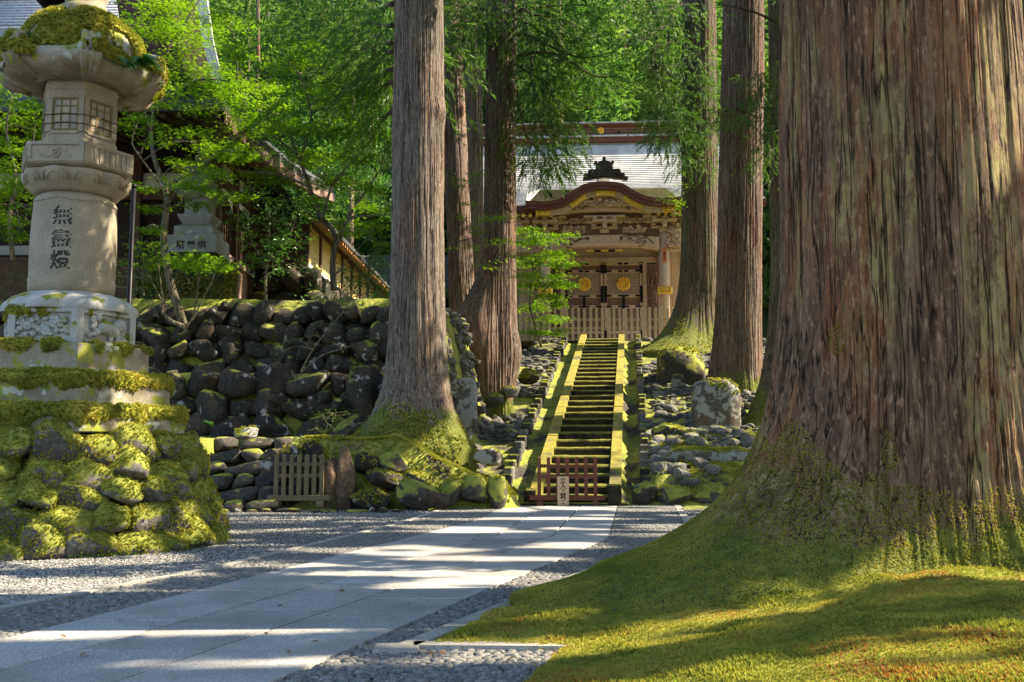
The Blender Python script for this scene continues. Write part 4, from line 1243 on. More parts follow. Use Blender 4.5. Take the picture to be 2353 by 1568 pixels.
m.tube([(-2.4, -1.235, ZB0+.06)]+[(x, -1.235, ZB0+.07+.26*sstep(2.3, 1.6, abs(x))) for x in np.linspace(-2.2, 2.2, 30)]+[(2.4, -1.235, ZB0+.06)], .022, 5)
m.build('beam_moulding', M_tan, mb_)
def spiral(m, cx, cz, r, turns, dirn, y, th, a0=0, tail=None):
    a_ = np.linspace(0, turns*2*math.pi, int(14*turns)); rr = r*(a_/a_[-1])**.8+.01
    P = np.stack([cx+rr*np.cos(a0+dirn*a_), np.full(len(a_), y), cz+rr*np.sin(a0+dirn*a_)], -1)
    if tail is not None:
        t = np.linspace(0, 1, 12)[1:, None]; e = P[-1]; q = np.array([tail[0], y, tail[1]]); mid = (e+q)/2+np.array([0, 0, tail[2]])
        P = np.vstack([P, (1-t)**2*e+2*t*(1-t)*mid+t*t*q])
    m.tube(P, th, 5)
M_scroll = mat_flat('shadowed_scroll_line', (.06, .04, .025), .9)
for s_ in (-1, 1):
    m = MB()
    zc0 = (ZB0+ZB1)/2+.05
    spiral(m, s_*1.62, zc0, .17, 1.3, s_, -1.235, .02, 0, (s_*.75, zc0+.12, .2))
    spiral(m, s_*.82, zc0+.10, .09, 1.1, -s_, -1.235, .016, 2)
    spiral(m, s_*1.15, zc0+.12, .09, 1.0, s_, -1.235, .016, 1, (s_*1.5, zc0-.1, -.1))
    spiral(m, s_*1.95, zc0+.14, .10, 1.0, -s_, -1.235, .018, 1, (s_*2.35, zc0-.15, -.1))
    spiral(m, s_*1.95, zc0-.08, .08, 1.0, s_, -1.235, .018, 4, (s_*1.6, zc0-.28, -.1))
    m.build('scroll_carving', M_scroll, mb_)
# recess and bracket sets
ZT0 = gz(499, -1); ZT1 = gz(477, -1)
m = MB(); m.box((0, -.62, (ZB1+ZT1)/2-.2), (6.6, .1, ZT1-ZB1+.4)); m.build('recess_board', M_tan, GATE)
zb0 = ZB1+.12
for x, wd in ((-2.85, 1.0), (0, 1.0), (2.85, 1.0), (-4.1, .8), (4.1, .8)):
    m = MB(); y = -1.0
    def blk(xx, yy, zz, w_, h_): m.add(np.array([[-w_*.36, -w_*.36, 0], [w_*.36, -w_*.36, 0], [w_*.36, w_*.36, 0], [-w_*.36, w_*.36, 0], [-w_/2, -w_/2, h_*.45], [w_/2, -w_/2, h_*.45], [w_/2, w_/2, h_*.45], [-w_/2, w_/2, h_*.45],
                                           [-w_/2, -w_/2, h_], [w_/2, -w_/2, h_], [w_/2, w_/2, h_], [-w_/2, w_/2, h_]])+np.array([xx, yy, zz]), [[3, 2, 1, 0], [0, 1, 5, 4], [1, 2, 6, 5], [2, 3, 7, 6], [3, 0, 4, 7], [4, 5, 9, 8], [5, 6, 10, 9], [6, 7, 11, 10], [7, 4, 8, 11], [8, 9, 10, 11]])
    hh = (ZT0-zb0)
    blk(x, y, zb0+.0, .44*wd, hh*.22)
    m.bbox((x, y-.06, zb0+hh*.33), (1.25*wd, .2, hh*.17), .04); m.bbox((x, y-.35, zb0+hh*.33), (.2, .6, hh*.17), .03)
    for q in (-.5, 0, .5): blk(x+q*wd, y-.06, zb0+hh*.43, .24*wd, hh*.13)
    blk(x, y-.5, zb0+hh*.43, .24, hh*.13)
    m.bbox((x, y-.1, zb0+hh*.66), (1.7*wd, .2, hh*.16), .04); m.bbox((x, y-.5, zb0+hh*.66), (1.2*wd, .18, hh*.16), .03)
    for q in (-.72, -.36, 0, .36, .72): blk(x+q*wd, y-.1, zb0+hh*.75, .22*wd, hh*.12)
    for q in (-.45, 0, .45): blk(x+q*wd, y-.5, zb0+hh*.75, .22*wd, hh*.12)
    m.bbox((x, y-.2, zb0+hh*.94), (2.0*wd, .5, hh*.11), .03)
    m.build('bracket_set', M_tan, GATE)
def carving(name, x0, x1, z0, z1, y, seed, nl=40, nt_=14, mat=None, parent=None, big=.12):
    r = np.random.default_rng(seed); m = MB()
    for i in range(nl):
        c = (r.uniform(x0, x1), y+r.uniform(-.05, .04), r.uniform(z0, z1)); s_ = r.uniform(.35, 1)*big
        v, f = ICO[2]; m.add(v*np.array([s_, s_*.7, s_*r.uniform(.5, 1)])*(1+.35*fbm(v*2.5+i, 2, i)[:, None])+np.array(c), f, smooth=True)
    for i in range(nt_):
        cx, cz = r.uniform(x0, x1), r.uniform(z0, z1); t = np.linspace(0, 1, 14); a0 = r.uniform(0, 6.28)
        w_ = (x1-x0)*.22
        P = np.stack([np.clip(cx+(t-.5)*w_*2*math.cos(a0*.3)+.05*np.sin(9*t+a0), x0, x1), y-.07+.03*np.sin(5*t), np.clip(cz+.08*np.sin(6*t+a0)+(t-.5)*(z1-z0)*.6*math.sin(a0), z0, z1)], -1)
        m.tube(P, np.linspace(big*.32, big*.08, 14), 6)
    return m.build(name, mat or M_tan, parent or GATE)
for s_ in (-1, 1):
    carving('beast_carving', s_*1.45-.55, s_*1.45+.55, zb0+.02, zb0+hh*.42, -1.05, 21+s_, 34, 10, big=.13)
    carving('wave_carving', s_*1.45-.75, s_*1.45+.75, zb0+hh*.62, zb0+hh*.92, -1.1, 31+s_, 26, 16, big=.10)
    carving('cloud_carving', s_*2.35-.30, s_*2.35+.30, ZT0-.05, ZT1-.02, -1.45, 41+s_, 40, 6, big=.10)
    carving('beast_head_carving', s_*3.25-.28, s_*3.25+.35, ZB0-.05, ZB1+.35, -1.2, 51+s_, 50, 8, big=.13)
tb_ = beam('upper_beam', -2.2, 2.2, ZT0, ZT1-.10, -1.62, -1.3, .06, .10, M_tan)
m = MB()
for s_ in (-1, 1):
    zc0 = (ZT0+ZT1)/2+.06
    spiral(m, s_*1.1, zc0, .10, 1.1, s_, -1.66, .014, 0, (s_*.7, zc0+.08, .1)); spiral(m, s_*1.5, zc0+.04, .10, 1.1, -s_, -1.66, .014, 0, (s_*1.95, zc0+.02, .15))
m.build('scroll_carving', M_scroll, tb_)
# bow gable
KY = -2.2
KX = np.array([gxx(d, KY) for d in (1205, 1218, 1254, 1289, 1314, 1340, 1362, 1384, 1410, 1434, 1459.5, 1485, 1511, 1545, 1566, 1580)])
KZ = np.array([gz(d, KY) for d in (459.5, 460, 462.5, 456.7, 439.6, 424, 419, 418, 419, 423, 439.6, 453, 458, 458, 456, 455)])
kx = np.linspace(KX[0], KX[-1], 90); kz = np.interp(kx, KX, KZ)
for _ in range(3): kz[1:-1] = (kz[:-2]+2*kz[1:-1]+kz[2:])/4
nrm = np.stack([-np.gradient(kz, kx), np.ones(90)], -1); nrm /= np.linalg.norm(nrm, axis=1, keepdims=True)
def bow(m, o0, o1, y0, y1, sl=slice(None)):
    a_ = np.stack([kx+nrm[:, 0]*o0, kz+nrm[:, 1]*o0], -1)[sl]; b_ = np.stack([kx+nrm[:, 0]*o1, kz+nrm[:, 1]*o1], -1)[sl]
    k = len(a_)
    def at3(q, y): return np.stack([q[:, 0], np.full(k, y), q[:, 1]], -1)
    P = np.stack([at3(a_, y0), at3(b_, y0), at3(b_, y1), at3(a_, y1), at3(a_, y0)])
    m.grid(P, smooth=False); m.add([P[i][0] for i in range(4)], [[0, 1, 2, 3]]); m.add([P[i][-1] for i in range(4)], [[3, 2, 1, 0]])
m = MB(); bow(m, -.36, -.17, KY, KY+1.4); bow(m, -.171, -.02, KY-.04, KY+1.4); m.build('gable_edge', M_edge, GATE)
m = MB(); bow(m, -.62, -.363, KY+.22, KY+.36, slice(6, 84)); m.build('barge_board', M_tan, GATE)
def fitting(i0, i1):
    m = MB(); bow(m, -.61, -.373, KY+.17, KY+.222, slice(i0, i1))
    for q in np.linspace(i0+2, i1-3, 5).astype(int):
        v, f = ICO[1]; p = (kx[q]+nrm[q, 0]*-.49, KY+.17, kz[q]+nrm[q, 1]*-.49); m.add(v*np.array([.06, .03, .06])+np.array(p), f, smooth=True)
    m.build('gold_fitting', M_gold, GATE)
for i0, i1 in ((39, 52), (22, 32), (58, 68), (6, 14), (76, 84)): fitting(i0, i1)
carving('dragon_carving', -1.45, 1.45, gz(474, -1.7), gz(458, -1.7), -1.75, 61, 60, 26, big=.12)
carving('dragon_carving', -.9, .9, gz(458, -1.7), gz(447, -1.7), -1.75, 62, 30, 16, big=.10)
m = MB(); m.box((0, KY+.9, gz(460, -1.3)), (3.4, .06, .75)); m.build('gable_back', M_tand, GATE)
# main roof with stepped courses
EY, EZ = -1.9, gz(473, -1.9); RY, RZ = 4.0, gz(327, 4.0)
def roofz(y):
    t = (y-EY)/(RY-EY); return EZ+(RZ-EZ)*(t-.16*np.sin(math.pi*t))
RW = 7.6
m = MB(); nC = 46; yy = np.linspace(EY, RY, nC+1)
xs = np.linspace(-RW, RW, 25); flare = .5*np.clip(np.abs(xs)/RW-.6, 0, 1)**2*4*.6
rows = []
for k in range(nC):
    z0, z1 = roofz(yy[k]), roofz(yy[k+1])
    rows.append(np.stack([xs, xs*0+yy[k], z0+.065+flare*(1-k/nC)], -1)); rows.append(np.stack([xs, xs*0+yy[k+1], z1+.008+flare*(1-(k+1)/nC)], -1))
R_ = np.array(rows); inb = np.abs(R_[..., 0]) < 3.3; low = R_[..., 1] < .9
R_[..., 2] = np.where(inb & low, roofz(.9), R_[..., 2]); R_[..., 1] = np.where(inb & low, .9, R_[..., 1])
m.grid(R_, smooth=False); m.build('roof', M_copper, GATE)
m = MB()
rows = [np.stack([xs, xs*0+EY+o, EZ+dz+flare], -1) for o, dz in ((.02, .03), (.0, -.12), (.06, -.30), (.5, -.25), (2.4, .6))]
for s_ in (slice(0, 8), slice(17, 25)):
    m.grid(np.array(rows)[:, s_], smooth=False)
m.build('roof_edge', M_edge, GATE)
m = MB(); rows = [np.stack([xs, xs*0+y, xs*0+z], -1) for y, z in ((RY, RZ), (RY+6, EZ))]; m.grid(np.array(rows), smooth=False); m.build('rear_roof', M_copper, GATE)
# bow gable roof running back into the main roof
m = MB(); rows = []
for k in range(26):
    y = KY+k*.165
    for dz in (.03, .0):
        rows.append(np.stack([kx+nrm[:, 0]*0, np.full(90, y+(.0 if dz else .16)), kz+dz+.0*k], -1))
m.grid(np.array(rows), smooth=False); m.build('bow_roof', M_copper, GATE)
for s_ in (-1, 1):
    for k in range(11):
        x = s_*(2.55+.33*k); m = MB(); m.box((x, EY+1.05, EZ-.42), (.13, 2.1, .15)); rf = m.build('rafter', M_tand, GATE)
        m = MB(); m.box((x, EY-.008, EZ-.42), (.15, .014, .17)); m.build('gold_cap', M_gold, rf)
# ridge
m = MB(); y = RY+.1
zz = [gz(d, 4.1) for d in (328, 321, 317.5, 313, 296, 291, 288.5, 285)]
for (a_, b_, dp), mt in zip(((zz[0]-.1, zz[1], .9), (zz[1]+.003, zz[2], 1.05)), (M_edge, M_copper)):
    mm = MB(); mm.box((0, y, (a_+b_)/2), (13.2, dp, b_-a_)); mm.build('ridge_course', mt, GATE)
mm = MB(); mm.box((0, y, (zz[2]+zz[4])/2), (13.0, .7, zz[4]-zz[2]-.006)); rb = mm.build('ridge_box', M_tand, GATE)
for k in range(3):
    mm = MB(); mm.box((0, y-.36, zz[3]+(zz[4]-zz[3])*(k+.5)/3), (13.0, .04, .03)); mm.build('ridge_moulding', M_edge, rb)
mm = MB(); mm.box((0, y, (zz[4]+zz[5])/2), (13.3, .95, zz[5]-zz[4])); mm.build('ridge_course', M_edge, GATE)
mm = MB(); mm.add([[-6.7, y-.62, zz[5]+.003], [6.7, y-.62, zz[5]+.003], [6.7, y+.62, zz[5]+.003], [-6.7, y+.62, zz[5]+.003], [-6.7, y-.62, zz[6]], [6.7, y-.62, zz[6]], [6.7, y+.62, zz[6]], [-6.7, y+.62, zz[6]], [-6.6, y, zz[7]+.1], [6.6, y, zz[7]+.1]],
           [[3, 2, 1, 0], [0, 1, 5, 4], [2, 3, 7, 6], [1, 2, 6, 9, 5], [3, 0, 4, 8, 7], [4, 5, 9, 8], [6, 7, 8, 9]]); mm.build('ridge_cap', M_copper, GATE)
for x in (-5.2, 0, 5.2): crest(GATE, (x, y-.39, gz(304.6, 4.0)), .195)
for x in (-.95, .95): m = MB(); m.tube([(x, y-.34, zz[3]+.06), (x, y-.46, zz[3]+.06)], .06, 10); m.build('boss', M_iron, rb)
# ridge-end ornament on the bow gable
m = MB(); oy = KY+.25
outl = [(-1.02, .0), (-1.0, .16), (-.78, .36), (-.6, .5), (-.42, .52), (-.36, .78), (-.30, .86), (0, 1.0), (.30, .86), (.36, .78), (.42, .52), (.6, .5), (.78, .36), (.96, .18), (1.15, .12), (1.08, -.06), (.7, .02), (0, .12), (-.7, .04)]
zo = gz(413, KY+.25)
k = len(outl); v = [[a_, oy, zo+b_] for a_, b_ in outl]+[[a_, oy+.22, zo+b_] for a_, b_ in outl]
m.add(v, [list(range(k))[::-1][::-1], list(range(k, 2*k))[::-1]]+[[i, k+i, k+(i+1) % k, (i+1) % k] for i in range(k)])
for s_ in (-1, 1):
    for cx, cz, rr in ((.62, .34, .17), (.86, .2, .12), (.5, .2, .1)):
        m.tube([(s_*cx, oy-.10, zo+cz), (s_*cx, oy+.02, zo+cz)], rr, 16); m.tube([(s_*cx, oy-.14, zo+cz), (s_*cx, oy-.09, zo+cz)], rr*.5, 12)
    m.tube([(s_*.40, oy-.02, zo+.86), (s_*.40, oy+.2, zo+.86)], .075, 12)
m.tube([(0, oy-.04, zo+1.03), (0, oy+.2, zo+1.03)], .085, 12)
for zz_ in (.62, .72): m.add([[-.42, oy-.05, zo+zz_-.04], [0, oy-.05, zo+zz_+.08], [.42, oy-.05, zo+zz_-.04], [.42, oy-.05, zo+zz_+.02], [0, oy-.05, zo+zz_+.14], [-.42, oy-.05, zo+zz_+.02]], [[0, 1, 4, 5], [1, 2, 3, 4]])
m.box((0, oy-.05, zo+.2), (.85, .12, .07))
M_onib = mat_flat('dark_bronze', (.045, .036, .026), .6, .3)
m.build('ridge_end_ornament', M_onib, GATE)
m = MB(); zt_ = gz(366, 0); m.bbox((0, .25, zo+.55), (.62, 3.4, .62), .05); m.bbox((0, .25, zo+.92), (.2, 3.6, .26), .06); m.build('bow_ridge', M_copper, GATE)
# doors
DY = 1.0
dz0, dz1 = .30, gz(603.5, DY); la, lb_ = gz(677, DY), gz(627.5, DY)
m = MB(); m.box((0, DY+.2, (dz1+ZB1)/2+.2), (5.3, .1, ZB1-dz1+.4)); m.box((0, DY+.1, dz1+.12), (5.2, .3, .24)); m.build('door_lintel', M_tan, GATE)
for s_ in (-1, 1): m = MB(); m.bbox((s_*2.06, DY+.05, (dz0+dz1)/2), (.22, .3, dz1-dz0-.006), .015); m.build('door_post', M_tan, GATE)
m = MB(); m.box((0, DY+.1, .22), (5.2, .4, .24)); m.build('threshold', M_tand, GATE)
for s_ in (-1, 1):
    x0, x1 = sorted((s_*.02, s_*1.94)); xm = (x0+x1)/2
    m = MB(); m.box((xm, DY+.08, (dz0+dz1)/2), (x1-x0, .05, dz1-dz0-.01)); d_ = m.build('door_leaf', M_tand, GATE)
    m = MB()
    for xx in (x0+.07, x1-.07): m.bbox((xx, DY+.02, (dz0+dz1)/2), (.14, .08, dz1-dz0-.012), .008)
    m.build('stile', M_tan, d_)
    for zz_ in (dz1-.08, lb_+.08, la-.08, la-.62, .9, .42):
        m = MB(); m.bbox((xm, DY+.024, zz_), (x1-x0-.285, .07, .15), .008); m.build('rail', M_tan, d_)
    m = MB(); m.box((xm, DY+.024, (.97+la-.7)/2), (.13, .07, la-.7-.97)); m.build('muntin', M_tan, d_)
    m = MB()
    W2, H2 = x1-x0-.29, lb_-la-.005; p = .155
    for k in np.arange(-W2-H2, W2+H2, p):
        for dg in (-1, 1):
            pts = []
            for t in (-.5, .5):
                pass
            a_ = np.array([k-H2/2*dg, -H2/2]); b_ = np.array([k+H2/2*dg, H2/2])
            d0 = b_-a_; t0, t1 = 0.0, 1.0
            for lim, sg_ in ((-W2/2, 1), (W2/2, -1)):
                q = (lim-a_[0])/d0[0]
                if d0[0]*sg_ > 0: t0 = max(t0, q)
                else: t1 = min(t1, q)
            if t1-t0 > .01:
                A_, B_ = a_+d0*t0, a_+d0*t1; n_ = np.array([-d0[1], d0[0]]); n_ = n_/np.linalg.norm(n_)*.024; yv = DY+.03-.012*dg
                m.add([[xm+A_[0]-n_[0], yv, (la+lb_)/2+A_[1]-n_[1]], [xm+A_[0]+n_[0], yv, (la+lb_)/2+A_[1]+n_[1]], [xm+B_[0]+n_[0], yv, (la+lb_)/2+B_[1]+n_[1]], [xm+B_[0]-n_[0], yv, (la+lb_)/2+B_[1]-n_[1]]], [[0, 3, 2, 1]])
    stuff(m.build('lattice', M_tan, d_))
    crest(d_, (xm, DY-.02, gz(653, DY)), .36)
    class FB:
        def box(self, c, s_): q = MB(); q.box(c, s_); q.build('iron_fitting', M_iron, d_)
    m = FB()
    for xx in (x0+.07, x1-.07):
        m.box((xx, DY-.026, dz1-.28), (.13, .012, .56)); m.box((xx, DY-.026, la+.0), (.13, .012, .85)); m.box((xx, DY-.026, .7), (.13, .012, .6))
        for zz_ in (lb_+.085, la-.08, la-.62): m.box((xx+(.16 if xx < xm else -.16), DY-.02, zz_), (.28, .012, .09))
    for zz_ in (dz1-.08, lb_+.08): m.box((xm, DY-.018, zz_), (.52, .012, .09))
    for zz_ in (la-.08, la-.62): m.box((xm, DY-.018, zz_), (.56, .012, .08))
    m.box((xm, DY-.02, la-.42), (.12, .014, .62))
    for xx, zz_ in ((xm, dz1-.08), (xm, lb_+.08), (x0+.07, dz1-.08), (x1-.07, dz1-.08)):
        v, f = ICO[2]; m = MB(); m.add(v*np.array([.045, .03, .045])+np.array([xx, DY-.035, zz_]), f, smooth=True); m.build('gold_stud', M_gold, d_)
    # carved side panels and plank wings
    m = MB(); m.box((s_*2.42, DY-.1, 2.3), (.52, .08, 4.0)); pn = m.build('side_panel', M_tand, GATE)
    carving('relief_carving', s_*2.42-.2, s_*2.42+.2, .6, 4.1, DY-.16, 71+s_, 70, 16, M_tand, pn, .10)
    m = MB(); m.box((s_*4.9, DY+.3, 2.6), (3.9, .1, 5.0)); wg = m.build('wing_wall', M_tand, GATE)
    for k in range(9): m = MB(); m.box((s_*4.9-1.9+.42*k+.2, DY+.235, 2.6), (.4, .03, 5.0)); m.build('plank', M_tan, wg)
    m = MB(); m.box((s_*4.9, -.9, 4.8), (3.9, .3, .4)); m.build('side_beam', M_tan, GATE)
    m = MB(); m.box((s_*6.75, -.9, 2.6), (.36, .36, 4.8)); m.build('side_post', M_tan, GATE)
m = MB(); m.box((0, -1.14, ZB0-.09), (1.5, .06, .09)); m.build('iron_fitting', M_iron, GATE)
for x in (-.68, 0, .68): m = MB(); m.bbox((x, -1.18, ZB0-.085), (.34, .03, .08), .01); m.build('gold_fitting', M_gold, GATE)
# picket fence in front
M_pick = mat_wood('pale_picket_wood', (.30, .23, .13), (.45, .36, .22), (5, 5, 1), .8)
FY = 46.0
fx0 = (1391-1176.5)/FD*FY
FE = thing('picket_fence', 'pale wooden picket fence across the gate above the stairs', 'fence', (fx0, FY, FLOOR), -PSI*.55)
fh = zat(709, FY)-FLOOR
for z_, h_ in ((.12, .2), (fh*.43, .11), (fh*.68, .11)):
    m = MB(); m.box((0, .07, z_), (10.2, .05, h_)); m.build('rail', M_pick, FE)
xs_ = np.arange(-5, 5.01, .272)
m = MB(); m.box((0, 0, fh/2), (.125, .05, fh)); m.add([[-.0625, -.025, fh], [.0625, -.025, fh], [.0625, .025, fh], [-.0625, .025, fh], [0, 0, fh+.03]], [[0, 1, 4], [1, 2, 4], [2, 3, 4], [3, 0, 4]])
PM = m.mesh('picket', M_pick)
for x in xs_: link('picket', PM, FE, (x, 0, random.uniform(-.02, .02)), (0, random.uniform(-.01, .01), 0))
for x in (-4.3, -2.1, .1, 2.2, 4.4): m = MB(); m.box((x+.136, .03, fh*.5), (.10, .12, fh*1.02)); m.build('post', M_pick, FE)
# ------------------------------------------------------------------ timber hall behind the maples
M_hwood = mat_wood('dark_hall_timber', (.055, .03, .02), (.12, .065, .042), (2, 2, 2), .8)
M_hplank = mat_wood('pinkish_hall_planks', (.16, .10, .075), (.27, .18, .14), (3, 3, .6), .8)
M_plaster = mat_flat('white_plaster', (.62, .60, .55), .9, var=.08)
M_cream = mat_flat('yellow_plaster', (.62, .47, .19), .9, var=.1)
M_rooft = mat_flat('dark_roof', (.06, .06, .062), .7)
N = NT('blue_grey_tiles'); N.col(N.ramp(N.noise(N.coord(), 6, 3), (.3, (.20, .22, .26)), (.7, (.34, .36, .40)))).rough(.5); M_tile = N.m
M_gold_wood = mat_wood('bright_cypress', (.36, .19, .08), (.52, .30, .14), (3, 3, .6), .7)
HX, HY0, HY1, HZ = -9.0, 29.8, 41.0, 5.0
hall = thing('timber_hall', 'dark timber hall with barred windows and deep rafters behind the maples', 'hall', (HX, HY0, HZ))
def hb(name, x0, x1, y0, y1, z0, z1, mat, parent=hall):
    m = MB(); m.box(((x0+x1)/2-HX, (y0+y1)/2-HY0, (z0+z1)/2-HZ), (x1-x0, y1-y0, z1-z0)); return m.build(name, mat, parent)
hb('core', HX-13, HX-.16, HY0+.16, HY1, HZ-.4, HZ+6.6, M_void)
bay = 2.05; nb = 5
for k in range(nb+1):
    y = HY0+k*bay; hb('post', HX-.14, HX+.10, y-.12, y+.12, HZ-.4, HZ+5.4, M_hwood)
zs0 = 7.25-HZ+HZ
for k in range(nb):
    y0 = HY0+k*bay+.12; y1 = y0+bay-.24
    wl = hb('board_panel', HX-.16, HX-.08, y0, y1, HZ-.4, 7.15, M_hplank)
    for q in range(5):
        w_ = (y1-y0)/5; hb('plank', HX-.078, HX-.05, y0+q*w_+.01, y0+(q+1)*w_-.01, HZ-.4, 7.15, M_hplank, wl)
    hb('sill', HX-.14, HX+.06, y0, y1, 7.15, 7.35, M_hplank)
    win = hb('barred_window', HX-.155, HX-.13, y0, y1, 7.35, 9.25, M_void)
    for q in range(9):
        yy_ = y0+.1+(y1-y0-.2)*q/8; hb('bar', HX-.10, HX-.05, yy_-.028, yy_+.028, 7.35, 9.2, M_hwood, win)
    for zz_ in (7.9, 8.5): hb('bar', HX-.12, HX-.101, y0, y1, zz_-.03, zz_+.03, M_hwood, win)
    # arched head in white plaster
    t = np.linspace(0, 1, 13); yc = y0+(y1-y0)*t; zh = 8.75+.42*np.sin(np.pi*t)**.6
    v = [[HX-.045-HX, a-HY0, b-HZ] for a, b in zip(yc, zh)]+[[HX-.045-HX, a-HY0, 9.35-HZ] for a in yc]
    m = MB(); m.add(v, [[i, i+1, 14+i, 13+i] for i in range(12)]); m.build('arched_head', M_plaster, hall)
    hb('beam', HX-.14, HX+.08, y0, y1, 9.35, 9.62, M_hwood); hb('plaster_panel', HX-.14, HX-.06, y0, y1, 9.62, 10.15, M_plaster)
hb('wall_plate', HX-.2, HX+.2, HY0-.2, HY1, 10.16, 10.5, M_hwood)
for k in range(5):
    x = HX-2.4*k; hb('post', x-.14, x+.14, HY0-.14, HY0+.12, HZ-.4, HZ+5.4, M_hwood)
    hb('plaster_panel', x-2.26, x-.14, HY0+.02, HY0+.10, 9.1, 9.6, M_plaster); hb('beam', x-2.26, x-.14, HY0-.1, HY0+.1, 8.75, 9.097, M_hwood)
    hb('board_panel', x-2.26, x-.14, HY0+.04, HY0+.1, HZ-.4, 7.0, M_hwood)
# deep eaves: roof with curved underside and rafters
ex = -7.35; ey0, ey1 = 24.6, 40.4
def eave_z(y): t = (y-ey0)/(ey1-ey0); return 9.75+1.9*t**1.6
ys_ = np.linspace(ey0, ey1, 24); ez = eave_z(ys_)
m = MB()
def rl(x, dz): return np.stack([np.full(24, x)-HX, ys_-HY0, ez+dz-HZ], -1)
m.grid(np.array([rl(ex, 0), rl(ex+.02, .30), rl(ex-1.8, 1.5), rl(ex-4.5, 3.7), rl(ex-8.5, 7.2)]), smooth=False); m.build('roof', M_rooft, hall)
m = MB(); m.grid(np.array([rl(ex-8.5, 7.1), rl(ex-3.2, 1.0), rl(ex, -.01)]), smooth=False); m.build('soffit', M_hwood, hall)
for y in np.arange(ey0+.2, ey1, .36):
    z = eave_z(y); m = MB()
    v = [[ex-.15, -.06, -.14], [ex-.15, .06, -.14], [ex-3.2, .06, .84], [ex-3.2, -.06, .84], [ex-.15, -.06, -.02], [ex-.15, .06, -.02], [ex-3.2, .06, .98], [ex-3.2, -.06, .98]]
    m.add(np.array(v)+np.array([-HX, y-HY0, z-HZ]), BOXF); m.build('rafter', M_hplank, hall)
m = MB(); m.grid(np.array([rl(ex+.05, -.28), rl(ex+.05, .03), rl(ex-.12, .03), rl(ex-.12, -.28), rl(ex+.05, -.28)]), smooth=False); m.build('eave_board', M_hplank, hall)
# front slope of the hall roof and far hip tip
m = MB(); xs_ = np.linspace(ex, ex-15, 12)
m.grid(np.array([np.stack([xs_-HX, xs_*0+ey0-HY0, xs_*0+9.75-HZ], -1), np.stack([xs_-HX, xs_*0+ey0-HY0, xs_*0+10.05-HZ], -1), np.stack([np.minimum(xs_, ex-3)-HX, xs_*0+ey0+4-HY0, xs_*0+12.2-HZ], -1)]), smooth=False); m.build('front_roof', M_rooft, hall)
m = MB(); m.grid(np.array([np.stack([xs_-HX, xs_*0+ey0-HY0, xs_*0+9.73-HZ], -1), np.stack([xs_-HX, xs_*0+HY0-HY0, xs_*0+10.6-HZ], -1)]), smooth=False); m.build('front_soffit', M_hwood, hall)
for x in np.arange(ex-.3, ex-14, -.42):
    m = MB(); m.add(np.array([[x-.06, ey0+.1, 9.62], [x+.06, ey0+.1, 9.62], [x+.06, HY0, 10.42], [x-.06, HY0, 10.42], [x-.06, ey0+.1, 9.72], [x+.06, ey0+.1, 9.72], [x+.06, HY0, 10.56], [x-.06, HY0, 10.56]])-np.array([HX, HY0, HZ]), BOXF); m.build('rafter', M_hwood, hall)
# gable barge boards of the upper roof
def quad_board(name, pts, th, mat):
    m = MB(); p = np.array(pts)-np.array([HX, HY0, HZ]); k = len(p)
    q = p+np.array([0, th, 0]); v = np.vstack([p, q])
    m.add(v, [list(range(k)), list(range(k, 2*k))[::-1]]+[[i, k+i, k+(i+1) % k, (i+1) % k] for i in range(k)]); return m.build(name, mat, hall)
def strip(dx0, dx1, Y): return [D(470+dx0, 190, Y), D(470+dx1+12, 190, Y), D(458+dx1, 90, Y), D(440+dx1, -40, Y), D(440+dx0-18, -40, Y), D(456+dx0-10, 90, Y)]
quad_board('sunlit_barge_edge', strip(18, 28, 32.4), .3, M_plaster)  # sun on the board's edge put in as a white strip
quad_board('barge_board', strip(-6, 17, 32.5), .3, M_gold_wood)
quad_board('barge_board', strip(-40, -8, 32.7), .3, M_gold_wood)
quad_board('gable_wall', [D(300, 240, 33.2), D(478, 190, 33.2), D(440, -60, 33.2), D(260, -60, 33.2)], .3, M_hwood)
# blue tiled roof far behind the lantern
tr = thing('tiled_roof_hall', 'hall with ribbed blue grey tile roof behind the lantern cap', 'hall', (-20, 44, 5))
a_, b_ = D(-60, 64, 44), D(300, 60, 44); c_, d_ = D(-60, -90, 50), D(330, -90, 50)
o_ = np.array([-20, 44, 5])
m = MB(); m.add(np.array([a_, b_, d_, c_])-o_, [[0, 1, 2, 3]]); m.add(np.array([a_, b_, b_+[0, .1, -.4], a_+[0, .1, -.4]])-o_, [[0, 3, 2, 1]]); m.build('roof', M_tile, tr)
for k in range(26):
    t = (k+.5)/26; p = a_+(c_-a_)*t; q = b_+(d_-b_)*t; m = MB(); m.tube(np.array([p, q])-o_+np.array([0, 0, .05]), .075, 6); m.build('tile_course', M_tile, tr)
m = MB(); v0 = D(-80, 75, 46); v1 = D(380, 75, 46); m.box(((v0[0]+v1[0])/2+20, 2.2, v0[2]/2-2.5+2), (v1[0]-v0[0], .4, v0[2]-5)); m.build('wall', M_hwood, tr)
for k in range(7):
    m = MB(); m.box((v0[0]+20+1.2+k*1.5, 1.95, 10.5-5), (.9, .06, 1.6)); m.build('window', M_plaster if k % 3 == 1 else M_void, tr)
